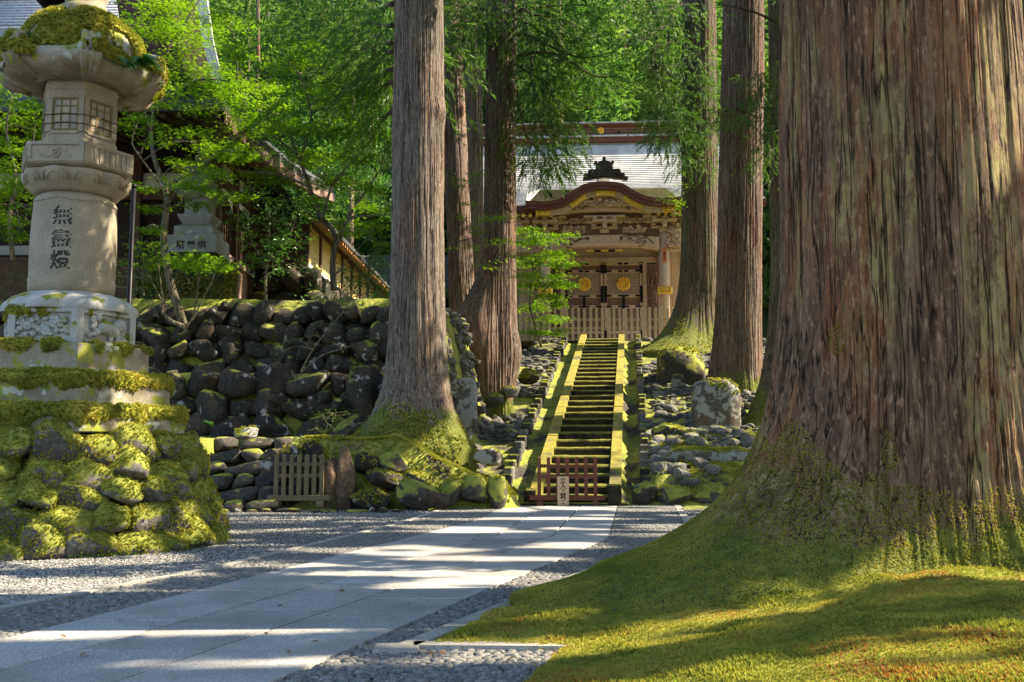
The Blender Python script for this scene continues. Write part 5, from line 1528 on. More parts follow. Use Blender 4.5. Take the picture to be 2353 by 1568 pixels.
# yellow walled cloister climbing away
ca, cb = np.array([-7.09, 34.0]), np.array([-6.55, 50.0])
cl = thing('cloister', 'yellow plaster walled cloister with red brown posts on a rubble base', 'corridor', (ca[0], ca[1], 5), math.atan2(cb[1]-ca[1], cb[0]-ca[0])-math.pi/2)
LL = 15.5
def lb2(name, x0, x1, y0, y1, z0, z1, mat, parent=cl):
    m = MB(); m.box(((x0+x1)/2, (y0+y1)/2, (z0+z1)/2), (x1-x0, y1-y0, z1-z0)); return m.build(name, mat, parent)
for k in range(8):
    y0 = .2+k*1.95
    pl_ = lb2('plaster_panel', -.12, -.02, y0, y0+1.75, 2.62, 4.0, M_cream)
    for q in range(1, 5): lb2('white_line', -.019, -.012, y0, y0+1.75, 2.62+.276*q-.012, 2.62+.276*q+.012, M_plaster, pl_)
    lb2('post', -.15, .05, y0-.2, y0-.003, 2.5, 4.2, M_hwood)
lb2('sill', -.16, .08, 0, LL, 2.42, 2.6, M_plaster); lb2('wall_plate', -.16, .08, 0, LL, 4.01, 4.25, M_hwood)
lb2('end_wall', -2.6, -.16, -.1, .1, 2.4, 4.2, M_hwood)
for k in range(6): lb2('plank', -2.5+.4*k, -2.5+.4*k+.38, -.14, -.105, 2.4, 4.1, M_hwood)
m = MB(); m.add([[.9, -.7, 3.75], [.9, LL, 3.75], [-1.4, LL, 5.2], [-1.4, -.7, 5.2], [.9, -.7, 3.9], [.9, LL, 3.9], [-1.4, LL, 5.4], [-1.4, -.7, 5.4]], [[0, 1, 2, 3][::-1], [4, 5, 6, 7], [0, 4, 5, 1][::-1], [0, 3, 7, 4], [1, 5, 6, 2]])
m.add([[-3.7, -.7, 3.9], [-3.7, LL, 3.9], [-1.4, LL, 5.4], [-1.4, -.7, 5.4]], [[0, 3, 2, 1]]); m.build('roof', M_rooft, cl)
for k in range(38):
    y = -.5+.41*k; m = MB(); m.add(np.array([[.86, -.05, 3.62], [.86, .05, 3.62], [-.1, .05, 4.23], [-.1, -.05, 4.23], [.86, -.05, 3.74], [.86, .05, 3.74], [-.1, .05, 4.35], [-.1, -.05, 4.35]])+np.array([0, y, 0]), BOXF); m.build('rafter', M_gold_wood, cl)
r_ = np.random.default_rng(12)
for side in (0, 1):
    for rz in range(3):
        s_ = -2.6 if side == 0 else .1
        while s_ < (.1 if side == 0 else LL):
            w_ = r_.uniform(.5, 1.0)
            p = (s_+w_/2, -.05+r_.normal(0, .04), .4+.8*rz) if side == 0 else (.1, s_+w_/2, .4+.8*rz)
            link('stone', rmesh(int(160+r_.integers(8)), M_rock, 3, box=.9, cuts=5), cl, p, (0, 0, r_.normal(0, .1)+(0 if side == 0 else math.pi/2)), (w_*.54, .3, .46)); s_ += w_
lb2('rubble_core', -2.7, .0, .1, LL, -.4, 2.41, M_dark)
# sunlit cream building at the far end
wb = thing('side_hall', 'sunlit cream wall and dark gabled roof seen between cedar and cloister', 'building', (-6.2, 52, 5))
m = MB(); m.box((0, .5, 2.2), (4.6, .2, 5.0)); m.build('wall', M_cream, wb)
for k in range(4): m = MB(); m.box((-2.1+1.4*k, .36, 2.2), (.18, .08, 5.0)); m.build('post', M_gold_wood, wb)
m = MB(); m.add([[-3.2, -1, 4.4], [3.2, -1, 4.4], [3.2, 2, 6.6], [-3.2, 2, 6.6], [-3.2, -1, 4.6], [3.2, -1, 4.6], [3.2, 2, 6.8], [-3.2, 2, 6.8]], BOXF); m.build('roof', M_rooft, wb)
for k in range(14): m = MB(); m.box((-3+.46*k, -.4, 4.42), (.1, 1.0, .12)); m.build('rafter', M_gold_wood, wb)

# ------------------------------------------------------------------ masonry wall at the far left
mw = thing('masonry_wall', 'blue grey crazy stone wall with pale coping left behind the lantern', 'wall', (-15, 30, 5))
m = MB(); m.box((-3.5, .3, .9), (9.2, .4, 2.1)); m.build('core', M_dark, mw)
M_crazy = mat_flat('blue_grey_masonry', (.12, .13, .145), .85, sc=5, var=.5)
zt0, zt1 = zat(588, 30)-5, zat(566, 30)-5
for rz in range(4):
    s_ = -8
    while s_ < 1.0:
        w_ = r_.uniform(.4, .8); hh = (zt0+.2)/4
        n = 6; a_ = (np.arange(n)+r_.random()*.6)*2*math.pi/n
        pg = np.stack([np.sign(np.cos(a_))*np.abs(np.cos(a_))**.7*w_*.53, np.sign(np.sin(a_))*np.abs(np.sin(a_))**.7*hh*.55], -1)
        m = MB(); v = [[q[0], 0, q[1]] for q in pg]+[[q[0]*.86, -.07-.03*r_.random(), q[1]*.86] for q in pg]
        m.add(v, [[i, (i+1) % n, n+(i+1) % n, n+i] for i in range(n)]+[list(range(n, 2*n))])
        m.build('stone', M_crazy, mw, (s_+w_/2, .08, -.2+(rz+.5)*hh+r_.normal(0, .04))); s_ += w_*.97
for k in range(8): m = MB(); m.bbox((-8+1.2*k, .2, (zt0+zt1)/2), (1.19, .6, zt1-zt0), .015); m.build('coping_stone', M_stone, mw)

# ------------------------------------------------------------------ small lantern on its mossy block
YL = 27.0
bl = thing('moss_pedestal', 'large block wholly covered in dark moss under the small lantern', 'pedestal', (0, YL, 5))
x0, x1 = D(322, 600, YL)[0], D(512, 600, YL)[0]; zt_ = zat(590, YL)-5
m = MB(); xs_ = np.linspace(0, 1, 14)
v, f = ICO[5]; p = np.sign(v)*np.abs(v)**.28; p /= np.abs(p).max(0); p = p*(1+.04*fbm(v*4, 4, 3)[:, None])
m.add(p*np.array([(x1-x0)/2, .95, (zt_+.4)/2])+np.array([(x0+x1)/2, .9, (zt_-.4)/2]), f, smooth=True)
M_dmoss = (lambda N: (lambda co: (N.col(N.ramp(N.noise(co, 3.0, 6, .65), (.35, (.018, .022, .008)), (.55, (.05, .06, .016)), (.7, (.085, .095, .024)))).rough(.95), N.bump(N.noise(co, 30, 3), .8, .03), N.m)[-1])(N.pos()))(NT('dark_moss'))
o = m.build('block', M_dmoss, bl); MOSSY.append((o, 3.0))
M_gs = mat_granite('grey_lantern_granite', (.27, .27, .26), (.15, .15, .145), (.15, .15, .13), moss=.12)
sx = (x0+x1)/2+.16
s2 = thing('stone_lantern', 'smaller grey square stone lantern on a mossy block beneath the maple', 'stone lantern', (sx, YL+.95, 5+zt_-.02))
def sz(dy): return zat(dy, YL+.6)-5-zt_+.02
def W_(a, b): return (b-a)/FD*(YL+.6)/2
def frust(name, dy0, dy1, w0, w1, mat=M_gs, b=.02):
    z0, z1 = sz(dy0), sz(dy1); m = MB()
    m.prism([(-w0, -w0), (w0, -w0), (w0, w0), (-w0, w0)], z0+.001, z1-.001, scale1=w1/w0); return m.build(name, mat, s2)
z0 = sz(585)
fr_ = frust('base', 585, 545, W_(372, 487), W_(374, 485))
frust('plinth', 545, 523, W_(388, 478), W_(388, 478)); frust('plinth_top', 523, 516, W_(388, 478), W_(400, 465))
frust('lotus_bowl', 516, 500, W_(402, 462), W_(394, 472)); frust('lotus_rim', 500, 494, W_(394, 472), W_(392, 474))
sh = frust('shaft', 494, 458, W_(405, 461), W_(405, 461))
frust('eave', 458, 446, W_(405, 461), W_(386, 481)); frust('roof', 446, 425, W_(384, 483), W_(405, 461))
frust('upper_bowl', 425, 412, W_(408, 458), W_(402, 464)); frust('fire_box', 412, 392, W_(414, 450), W_(414, 450)); frust('upper_eave', 392, 385, W_(405, 461), W_(398, 468)); frust('upper_roof', 385, 366, W_(398, 468), W_(424, 442))
m = MB(); m.lathe([(.12, sz(366)), (.2, sz(360)), (.2, sz(352)), (.1, sz(346)), (.17, sz(340)), (.14, sz(330)), (.01, sz(322))], 14); m.build('finial', M_gs, s2)
wS = W_(405, 461)
for ch, dy in (('法', 471), ('華', 483)):
    v, f = glyph(ch); m = MB(); m.add(np.stack([v[:, 0]*.22-.02, np.full(len(v), -wS-.003), v[:, 1]*.2+sz(dy)], -1), f); m.build('lettering', M_engrave, s2)
for i, ch in enumerate('塔養供'):
    v, f = glyph(ch); m = MB(); m.add(np.stack([v[:, 0]*.26-.3+.3*i, np.full(len(v), -W_(372, 487)-.003), v[:, 1]*.24+sz(568)], -1), f); m.build('lettering', M_engrave, s2)
# ------------------------------------------------------------------ cedars
def frame3(d, roll):
    d = d/np.linalg.norm(d, axis=1, keepdims=True)
    up = np.where(np.abs(d[:, 2:3]) < .95, np.array([[0, 0, 1.0]]), np.array([[1.0, 0, 0]]))
    y = np.cross(up, d); y /= np.linalg.norm(y, axis=1, keepdims=True); z = np.cross(d, y)
    c, s = np.cos(roll)[:, None], np.sin(roll)[:, None]
    return d, y*c+z*s, z*c-y*s
def scatter3(m, base, pos, d, roll, sc, mi=0):
    tv = np.concatenate(base.v); n = len(pos); k = len(tv)
    if n == 0: return
    X_, Y_, Z_ = frame3(d, roll); s = np.broadcast_to(np.asarray(sc, float).reshape(-1, 1, 1), (n, 1, 1))
    V = (tv[None, :, 0:1]*X_[:, None]+tv[None, :, 1:2]*Y_[:, None]+tv[None, :, 2:3]*Z_[:, None])*s+pos[:, None]
    l = np.concatenate(base.l); c = np.concatenate(base.c)
    m.v.append(V.reshape(-1, 3)); m.l.append((l[None]+(np.arange(n)*k)[:, None]).reshape(-1)+m.n); m.c.append(np.tile(c, n)); m.n += n*k
    m.m.append(np.full(len(c)*n, mi)); m.sm.append(np.zeros(len(c)*n, bool))
def needle_spray(seed, n=20, w=.022, ln=.42):
    """a shoot of awl leaved cedar: slender side shoots along a curved axis"""
    r = np.random.default_rng(seed); m = MB()
    for i in range(n):
        t = .08+.92*i/(n-1); b = np.array([t, .05*math.sin(3*t+seed), -.12*t*t])
        a = r.uniform(0, 6.28); q = math.radians(r.uniform(18, 48))*(1-.4*t)
        d = np.array([math.cos(q), math.sin(q)*math.cos(a), math.sin(q)*math.sin(a)]); l_ = ln*r.uniform(.6, 1.1)*(1-.45*t)
        s = np.cross(d, r.standard_normal(3)); s /= np.linalg.norm(s)
        m.add([b-s*w*.5, b+d*l_*.45-s*w, b+d*l_, b+d*l_*.45+s*w], [[0, 1, 2, 3]])
    return m
SPR = [needle_spray(80+i) for i in range(5)]
SPRB = [needle_spray(90+i, 16, .05, .5) for i in range(4)]
def sprays(m, pos, d, size, tm=SPR):
    n = len(pos); roll = RNG.uniform(0, 6.28, n); size = np.broadcast_to(size, (n,)); k = len(tm)
    for q in range(k):
        s_ = np.arange(n) % k == q
        scatter3(m, tm[q], pos[s_], d[s_], roll[s_], size[s_])
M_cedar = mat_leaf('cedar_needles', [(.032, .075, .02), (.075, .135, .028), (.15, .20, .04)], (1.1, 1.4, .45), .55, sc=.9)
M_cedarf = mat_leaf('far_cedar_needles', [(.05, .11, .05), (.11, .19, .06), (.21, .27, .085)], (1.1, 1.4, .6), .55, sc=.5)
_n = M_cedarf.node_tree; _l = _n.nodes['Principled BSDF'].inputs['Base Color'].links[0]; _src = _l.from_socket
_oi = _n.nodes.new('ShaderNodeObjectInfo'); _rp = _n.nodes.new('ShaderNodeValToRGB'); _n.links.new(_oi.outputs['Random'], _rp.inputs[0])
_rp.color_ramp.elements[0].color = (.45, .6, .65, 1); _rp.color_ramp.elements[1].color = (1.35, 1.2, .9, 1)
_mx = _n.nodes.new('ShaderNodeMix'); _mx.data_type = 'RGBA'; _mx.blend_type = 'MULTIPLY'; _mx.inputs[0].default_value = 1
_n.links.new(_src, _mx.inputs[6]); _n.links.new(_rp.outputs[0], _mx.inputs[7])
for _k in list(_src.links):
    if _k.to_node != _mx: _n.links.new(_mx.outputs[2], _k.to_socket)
M_barkBIG = mat_bark('great_cedar_bark', (.082, .044, .026), (.17, .104, .064), (.32, .265, .105), mossz=.55, rx=8, lichen=.75, red=(.22, .085, .035), redk=.75)
M_barkG = mat_bark('grey_cedar_bark', (.095, .075, .058), (.21, .175, .14), (.29, .28, .24), mossz=1.25, rx=14, lichen=.18, redk=.3)
M_barkR = mat_bark('red_cedar_bark', (.085, .055, .04), (.19, .135, .10), (.28, .27, .22), mossz=1.0, rx=12, lichen=.4, red=(.20, .075, .04), redk=.55)
M_barkM = mat_bark('mossy_cedar_bark', (.065, .05, .034), (.145, .115, .076), (.16, .155, .08), mossz=2.2, rx=12, lichen=.5, redk=.4)
M_twig = mat_flat('twig_bark', (.07, .05, .035), .9)
def trunk_mesh(R, H, flares, seed, mat, na=260, zs=None, taper=.55, amp=.03, freq=5.0, lean=(0, 0), gen=.35, gh=.6, bulges=()):
    """flares: (angle deg, reach, height scale, sharpness)"""
    a = np.arange(na)*2*math.pi/na
    if zs is None: zs = np.r_[np.linspace(-.5, 3.0, 60), np.linspace(3.1, 11, 90), np.linspace(11.6, H, 18)]
    A_, Zg = np.meshgrid(a, zs)
    zp = np.maximum(Zg, 0)
    r = R*(1-taper*zp/H)+R*gen*np.exp(-zp/gh)*(1+.25*np.cos(A_*5+seed))
    for ad, reach, hh, sh in flares:
        r = r+reach*np.exp(-(zp if hh > .15 else np.maximum(Zg+.20, 0))/hh)*np.maximum(0, np.cos(A_-math.radians(ad)))**sh
    for ad, z0, ra, wz, sh in bulges:
        r = r+ra*np.exp(-((Zg-z0)/wz)**2)*np.maximum(0, np.cos(A_-math.radians(ad)))**sh
    p = np.stack([np.cos(A_)*freq*R, np.sin(A_)*freq*R, Zg*.28+seed], -1)
    n1 = fbm(p, 3, seed); n2 = np.abs(fbm(p*np.array([2.6, 2.6, 1.2]), 3, seed+3))
    n3 = fbm(np.stack([np.cos(A_)*1.2, np.sin(A_)*1.2, Zg*.25], -1), 3, seed+7)
    r = r+.055*np.exp(-zp/.9)*fbm(np.stack([np.cos(A_)*5*R, np.sin(A_)*5*R, Zg*3.2+seed], -1), 3, seed+11)
    r = r+amp*(.8*n1-2.2*np.maximum(0, .2-n2)*2.4)+R*.06*n3
    X = r*np.cos(A_)+lean[0]*zp; Y = r*np.sin(A_)+lean[1]*zp
    m = MB(); m.grid(np.stack([X, Y, Zg], -1), smooth=True, wrap=True)
    return m.mesh('trunk', mat)
def cedar(label, x, y, z0, R, H, flares, seed, mat, **kw):
    t = thing('cedar_tree', label, 'tree', (x, y, z0), 0)
    tr = link('trunk', trunk_mesh(R, H, flares, seed, mat, **kw), t)
    return t, tr
def gz_(x, y): return float(rough_terr(np.array([x]), np.array([y]))[0])
def pxX(dx, Y): return (dx-1176.5)/FD*Y
zbig = np.r_[np.linspace(-.45, 1.6, 110), np.linspace(1.62, 5.6, 130), np.linspace(5.8, 34, 30)]
T_BIG, trb = cedar('huge reddish cedar with moss covered base filling the right side', BIG[0], BIG[1], .30, 1.0, 34,
              [(186, 1.3, .55, 3.4), (188, .85, .13, 9), (226, .35, .14, 14), (226, .30, .32, 9), (262, .10, .25, 9), (300, .22, .3, 9), (345, .6, .6, 3), (100, .5, .6, 2)], 5, M_barkBIG, na=720, zs=zbig, amp=.024, freq=6.5, gen=.07, gh=.8, taper=.5)
MOSSY.append((trb, .8))
T_G, trg = cedar('tall straight grey cedar on the green knoll left of the stairs', -2.14, 22.6, 1.25, .655, 36, [(200, .85, .75, 3), (330, .62, .7, 3), (265, .35, .5, 5), (235, .4, .4, 6)], 12, M_barkG, na=420, amp=.022, freq=9, lean=(-.006, 0), gen=.28, gh=.9, taper=.42, bulges=[(330, 7.75, .10, .25, 6)])
MOSSY.append((trg, .8))
xx = pxX(1145, 30.7)
T_R, trr = cedar('leaning red barked cedar with a buttress on its left beside the rubble', xx, 30.7, gz_(xx, 30.7)-.1, .56, 34, [], 23, M_barkR, na=320, amp=.03, freq=8, lean=(.006, 0), gen=.05, taper=.35,
                 bulges=[(180, 2.5, 1.0, 1.5, 1.3), (0, 2.0, .16, .7, 2), (0, .3, -.15, .8, 2), (180, .4, .25, .6, 2), (60, 10.4, .25, .3, 8)])
xx = pxX(1066, 35.5)
T_B1, _ = cedar('slender brown cedar squeezed between the grey and the red cedars', xx, 35.5, gz_(xx, 35.5)-.3, .46, 34, [(0, .3, 1.0, 2)], 34, M_barkR, na=220, lean=(-.048, 0), taper=.35)
xx = pxX(1086, 41)
T_B2, _ = cedar('dim straight cedar farthest back between the grey and red cedars', xx, 41, gz_(xx, 41)-.3, .42, 34, [], 41, M_barkM, na=200, lean=(-.0, 0), taper=.3)
xx = pxX(1612, 42)
T_A, tra = cedar('moss footed cedar leftmost of those right of the stairs', xx, 42, gz_(xx, 42)-.3, .84, 36, [(195, 1.9, 1.15, 2.5), (250, .9, .7, 4), (330, .4, .6, 3)], 52, M_barkM, na=360, amp=.03, freq=8, lean=(.016, 0), taper=.3, gen=.15)
xx = pxX(1693, 33.3)
T_Bx, trbx = cedar('leaning cedar with red right flank behind the lichen standing stone', xx, 33.3, gz_(xx, 33.3)-.2, .80, 36, [(180, .35, .8, 2), (280, .2, .5, 4)], 63, M_barkR, na=360, amp=.03, freq=8, lean=(.042, 0), taper=.3, gen=.1)
xx = pxX(1838, 28.4)
T_C, trc = cedar('dark mossy cedar half hidden behind the left edge of the huge cedar', xx, 28.4, gz_(xx, 28.4)-.3, .72, 36, [(185, 1.05, 1.7, 2), (240, .5, .8, 4)], 74, M_barkM, na=300, amp=.03, freq=8, lean=(.006, 0), taper=.25, gen=.1)
for o_ in (tra, trc): MOSSY.append((o_, .35))

# limbs and needles
def limb(mw, ml, pts, r0, n, size, spread, droop=.5, hang=.35, tm=SPR, start=.25, twigs=8):
    pts = np.asarray(pts, float); k = len(pts)
    s = np.linspace(0, 1, k); tt = np.linspace(0, 1, 20)
    P = np.stack([np.interp(tt, s, pts[:, i]) for i in range(3)], -1)
    for _ in range(2): P[1:-1] = (P[:-2]+2*P[1:-1]+P[2:])/4
    mw.tube(P, np.linspace(r0, r0*.15, 20), 6)
    t = RNG.uniform(start, 1.0, n)
    c = np.stack([np.interp(t, tt, P[:, i]) for i in range(3)], -1)
    off = RNG.standard_normal((n, 3))*np.array([1, 1, .55])*spread*(.45+.55*np.sin(np.pi*np.clip(t, 0, .9)))[:, None]
    off[:, 2] -= np.abs(RNG.normal(0, hang*spread, n))
    tan = P[-1]-P[0]; tan /= np.linalg.norm(tan)
    d = tan*.5+off/(np.linalg.norm(off, axis=1, keepdims=True)+1e-6)*.8+np.array([0, 0, -droop])+RNG.normal(0, .25, (n, 3))
    sprays(ml, c+off, d, RNG.uniform(.65, 1.25, n)*size, tm)
    for q in range(twigs):
        i = RNG.integers(0, n); a_ = c[i]; b_ = c[i]+off[i]
        mw.tube(np.array([a_, (a_+b_)/2+[0, 0, .08*spread], b_]), [r0*.22, r0*.15, .004], 4, caps=False)
def local_build(t, mw, ml, mat=M_cedar, wmat=M_twig, nm='crown'):
    off = np.array(t.location)
    for m, name, mt in ((mw, 'branches', wmat), (ml, nm, mat)):
        if m.n:
            m.v = [v-off for v in m.v]; m.build(name, mt, t)
def Q(x, y): return (x/3.136/1.741+1177.5, y/3.136/1.741)      # coordinates of one enlarged crop of the photo
def LP(l, Y, dY=0.0): return [D(*(Q(a, b)), Y+dY*i/max(1, len(l)-1)) for i, (a, b) in enumerate(l)]
mw, ml = MB(), MB()
for l, r0, n, sp in [([(60, 430), (190, 440), (400, 540), (700, 690), (950, 740), (1300, 640)], .07, 150, .8), ([(60, 720), (250, 650), (560, 670), (760, 800), (1050, 980), (1280, 960)], .075, 150, .7),
                     ([(70, 300), (200, 290), (450, 470), (700, 460)], .05, 90, .7), ([(60, 820), (230, 930), (500, 1080), (480, 1200), (640, 1440)], .045, 120, .6),
                     ([(230, 690), (235, 1050), (350, 1280), (500, 1400), (800, 1560)], .04, 150, .6), ([(60, 1150), (120, 1500), (160, 1700), (330, 1900), (300, 2050)], .045, 130, .6),
                     ([(250, 1280), (430, 1700), (640, 1800)], .03, 110, .6), ([(160, 1700), (420, 1980), (640, 2060)], .03, 100, .5), ([(50, 150), (400, 80), (900, 60)], .06, 180, .9),
                     ([(40, 240), (300, 180), (700, 260), (850, 420)], .05, 160, .8), ([(60, 900), (300, 880), (500, 900)], .03, 80, .6)]:
    limb(mw, ml, LP(l, 30.4, -1.2), r0, int(n*1.25), .50, sp*.85)
for a_, b_ in (((1120, 30), (1040, 10)), ((1120, 60), (1060, 50)), ((1180, 20), (1230, 40)), ((1150, 10), (1100, -20))):
    limb(mw, ml, [D(*a_, 30.2), D((a_[0]+b_[0])/2, (a_[1]+b_[1])/2-10, 29.6), D(*b_, 29.2)], .05, 150, .5, .7)
local_build(T_R, mw, ml)
mw, ml = MB(), MB()
for l, r0, n, sp in [([(2130, 320), (1900, 330), (1700, 440), (1450, 520)], .07, 90, .8), ([(2120, 480), (1950, 540), (1780, 610), (1760, 800)], .06, 70, .7), ([(1960, 380), (1960, 560), (1800, 900), (1840, 1300), (1950, 1560)], .05, 170, .6),
                     ([(2200, 20), (2000, 120), (1740, 160)], .06, 90, .8), ([(1950, 560), (1940, 1000), (2050, 1500), (2080, 1750), (2150, 2050)], .04, 150, .55), ([(2150, 700), (2000, 900), (1700, 1100)], .04, 90, .7),
                     ([(2180, -100), (1900, 20), (1300, 10)], .06, 160, .9), ([(1850, 1300), (1780, 1600), (1900, 1750)], .03, 90, .5), ([(2160, 1200), (2050, 1300), (1980, 1500)], .03, 70, .5)]:
    limb(mw, ml, LP(l, 41.5, -1.5), r0, int(n*1.2), .60, sp*.85)
for a_, b_ in (((1600, 140), (1620, 120)), ((1590, 170), (1640, 180)), ((1600, 205), (1630, 210)), ((1595, 255), (1650, 265)), ((1640, 240), (1655, 330)), ((1600, 330), (1650, 400)), ((1590, 270), (1615, 300))):
    limb(mw, ml, [D(*a_, 41.0), D((a_[0]+b_[0])/2, (a_[1]+b_[1])/2-6, 40.4), D(*b_, 40.0)], .03, 70, .5, .55)
local_build(T_A, mw, ml)
mw, ml = MB(), MB()
for a_, b_ in (((1760, 180), (1745, 170)), ((1790, 200), (1720, 215)), ((1785, 250), (1700, 260)), ((1790, 300), (1735, 335)), ((1780, 340), (1750, 385)), ((1740, 270), (1665, 255)), ((1790, 230), (1770, 300))):
    limb(mw, ml, [D(*a_, 27.4), D((a_[0]+b_[0])/2, (a_[1]+b_[1])/2-8, 27.0), D(*b_, 26.6)], .025, 75, .34, .33)
limb(mw, ml, [D(1800, 60, 27.6), D(1740, 30, 27.3), D(1640, 5, 26.9)], .05, 0+20, .3, .4)
local_build(T_C, mw, ml)
# dark branches of the grey cedar and neighbours at the top
mw, ml = MB(), MB()
for a_, mid, b_, n in (((893, 60), (800, 40), (700, 20), 300), ((893, 120), (820, 110), (730, 120), 320), ((893, 10), (760, -20), (620, 10), 300), ((893, 190), (850, 210), (790, 240), 190), ((893, 160), (840, 150), (770, 150), 220), ((893, 100), (840, 70), (790, 80), 260), ((893, 260), (870, 290), (840, 330), 130)):
    limb(mw, ml, [D(a_[0]+8, a_[1], 23.2), D(*a_, 27), D(*mid, 32), D(*b_, 35)], .07, int(n*1.2), .6, 1.05, start=.12)
local_build(T_G, mw, ml)
mw, ml = MB(), MB()
for a_, b_ in (((1050, 40), (1080, 30)), ((1060, 80), (1095, 100)), ((1045, 10), (1090, -10)), ((1070, 130), (1100, 120))):
    limb(mw, ml, [D(*a_, 35.2), D((a_[0]+b_[0])/2, a_[1]-8, 34.8), D(*b_, 34.5)], .05, 90, .55, .6)
local_build(T_B1, mw, ml)
# nest of dead twigs
m = MB(); c_ = D(*Q(1800, 850), 40.6)
for i in range(240):
    p = c_+RNG.normal(0, 1, 3)*np.array([.26, .26, .15]); d = RNG.normal(0, 1, 3); d[2] -= .4; d *= .26/np.linalg.norm(d); m.tube([p, p+d], [.014, .004], 3, caps=False)
tag(m.build('dead_twig_clump', mat_flat('dead_twigs', (.03, .022, .016), 1.0)), 'dark clump of dead twigs hanging from the mossy cedar branch', 'twig clump')

# ---- cedars of the hillside: one kind of tree, several shapes, many copies
def far_cedar(seed, H=24.0, n=1500):
    r = np.random.default_rng(seed); ml = MB(); mw = MB()
    mw.tube([(0, 0, -2), (r.normal(0, .1), 0, H*.5), (0, 0, H)], [.42, .28, .03], 8)
    h = H*(1-r.random(n)**.62*.86); R_ = (H-h)/H
    rad = (.5+3.6*R_**.75)*(.35+.65*np.sqrt(r.random(n))); a = r.uniform(0, 6.28, n)
    cl = fbm(np.stack([np.cos(a)*2.2, np.sin(a)*2.2, h*.42], -1), 2, seed); rad = rad*(1+.6*cl)
    kp = cl > -.16; h, R_, rad, a = h[kp], R_[kp], rad[kp], a[kp]; n = len(h)
    p = np.stack([rad*np.cos(a), rad*np.sin(a), h-rad*.22], -1)
    d = np.stack([np.cos(a), np.sin(a), r.normal(.1, .4, n)], -1)+r.normal(0, .25, (n, 3))
    sprays(ml, p, d, r.uniform(.8, 1.7, n), SPRB)
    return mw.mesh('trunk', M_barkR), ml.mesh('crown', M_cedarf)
FAR = [far_cedar(501), far_cedar(502, 27, 1700), far_cedar(503, 21, 1400)]
r_ = np.random.default_rng(91)
spots = []
for row, (Y, n) in enumerate([(63, 13), (69, 14), (76, 15), (84, 16), (93, 17), (104, 18), (117, 19), (132, 20), (150, 21)]):
    for k in range(n):
        x = ((k+.5)/n-.5+r_.normal(0, .018))*1.16*Y; spots.append((x, Y+r_.normal(0, 2)))
for i, (x, y) in enumerate(spots):
    tw, tc = FAR[i % 3]
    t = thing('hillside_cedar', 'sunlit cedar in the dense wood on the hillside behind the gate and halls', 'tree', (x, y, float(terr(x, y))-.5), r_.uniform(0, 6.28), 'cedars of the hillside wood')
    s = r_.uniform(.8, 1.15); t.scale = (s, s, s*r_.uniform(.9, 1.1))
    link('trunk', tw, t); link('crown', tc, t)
for lab, dx, Y, R, lean in (('thin sunlit bare trunk among leaves left of the grey cedar', 798, 50, .21, .0), ('slim pale trunk high above the cloister roof', 594, 54, .22, -.03), ('thin brown trunk above the left end of the gate roof', 1290, 60, .3, 0)):
    x = pxX(dx, Y); tw, tc = FAR[1]
    t = thing('thin_cedar', lab, 'tree', (x, Y, float(terr(x, Y))-.3)); link('trunk', trunk_mesh(R, 24, [], int(dx), M_barkR, na=40, zs=np.linspace(-.5, 24, 40), lean=(lean, 0)), t)
    c_ = link('crown', tc, t); c_.location = (lean*18, 0, 6)
# ------------------------------------------------------------------ maples, shrubs, small plants
def leaf_maple():
    m = MB(); v = [[0, 0, 0]]; n = 5
    ang = np.radians([-100, -52, 0, 52, 100]); ln = [.62, .88, 1.0, .88, .62]
    pts = []
    for i in range(n):
        pts.append([ln[i]*math.cos(ang[i]), ln[i]*math.sin(ang[i]), -.10*ln[i]])
        if i < n-1:
            b = (ang[i]+ang[i+1])/2; pts.append([.34*math.cos(b), .34*math.sin(b), .02])
    v += pts
    m.add(v, [[0, i, i+1] for i in range(1, len(pts))]); return m
def leaf_oval(w=.30):
    m = MB(); m.add([[0, 0, 0], [.35, -w*.8, .02], [.72, -w*.6, .0], [1, 0, -.08], [.72, w*.6, .0], [.35, w*.8, .02]], [[0, 1, 2, 3], [0, 3, 4, 5]]); return m
LM = [leaf_maple()]; LO = [leaf_oval()]
M_maple = mat_leaf('maple_leaf', [(.09, .19, .014), (.16, .29, .02), (.26, .37, .03)], (1.15, 1.2, .35), .6, sc=1.2, rough=.45)
M_broad = mat_leaf('glossy_leaf', [(.035, .09, .018), (.07, .15, .026), (.13, .21, .035)], (1.0, 1.4, .4), .35, sc=2.0, rough=.3)
M_dark = M_dark
M_mbark = mat_bark('maple_bark', (.085, .07, .045), (.17, .145, .095), (.24, .24, .16), rx=10, lichen=.6, redk=.1)
def curve(pts, n=14):
    pts = np.asarray(pts, float); k = len(pts); s = np.linspace(0, 1, k); tt = np.linspace(0, 1, n)
    P = np.stack([np.interp(tt, s, pts[:, i]) for i in range(3)], -1)
    for _ in range(2): P[1:-1] = (P[:-2]+2*P[1:-1]+P[2:])/4
    return P
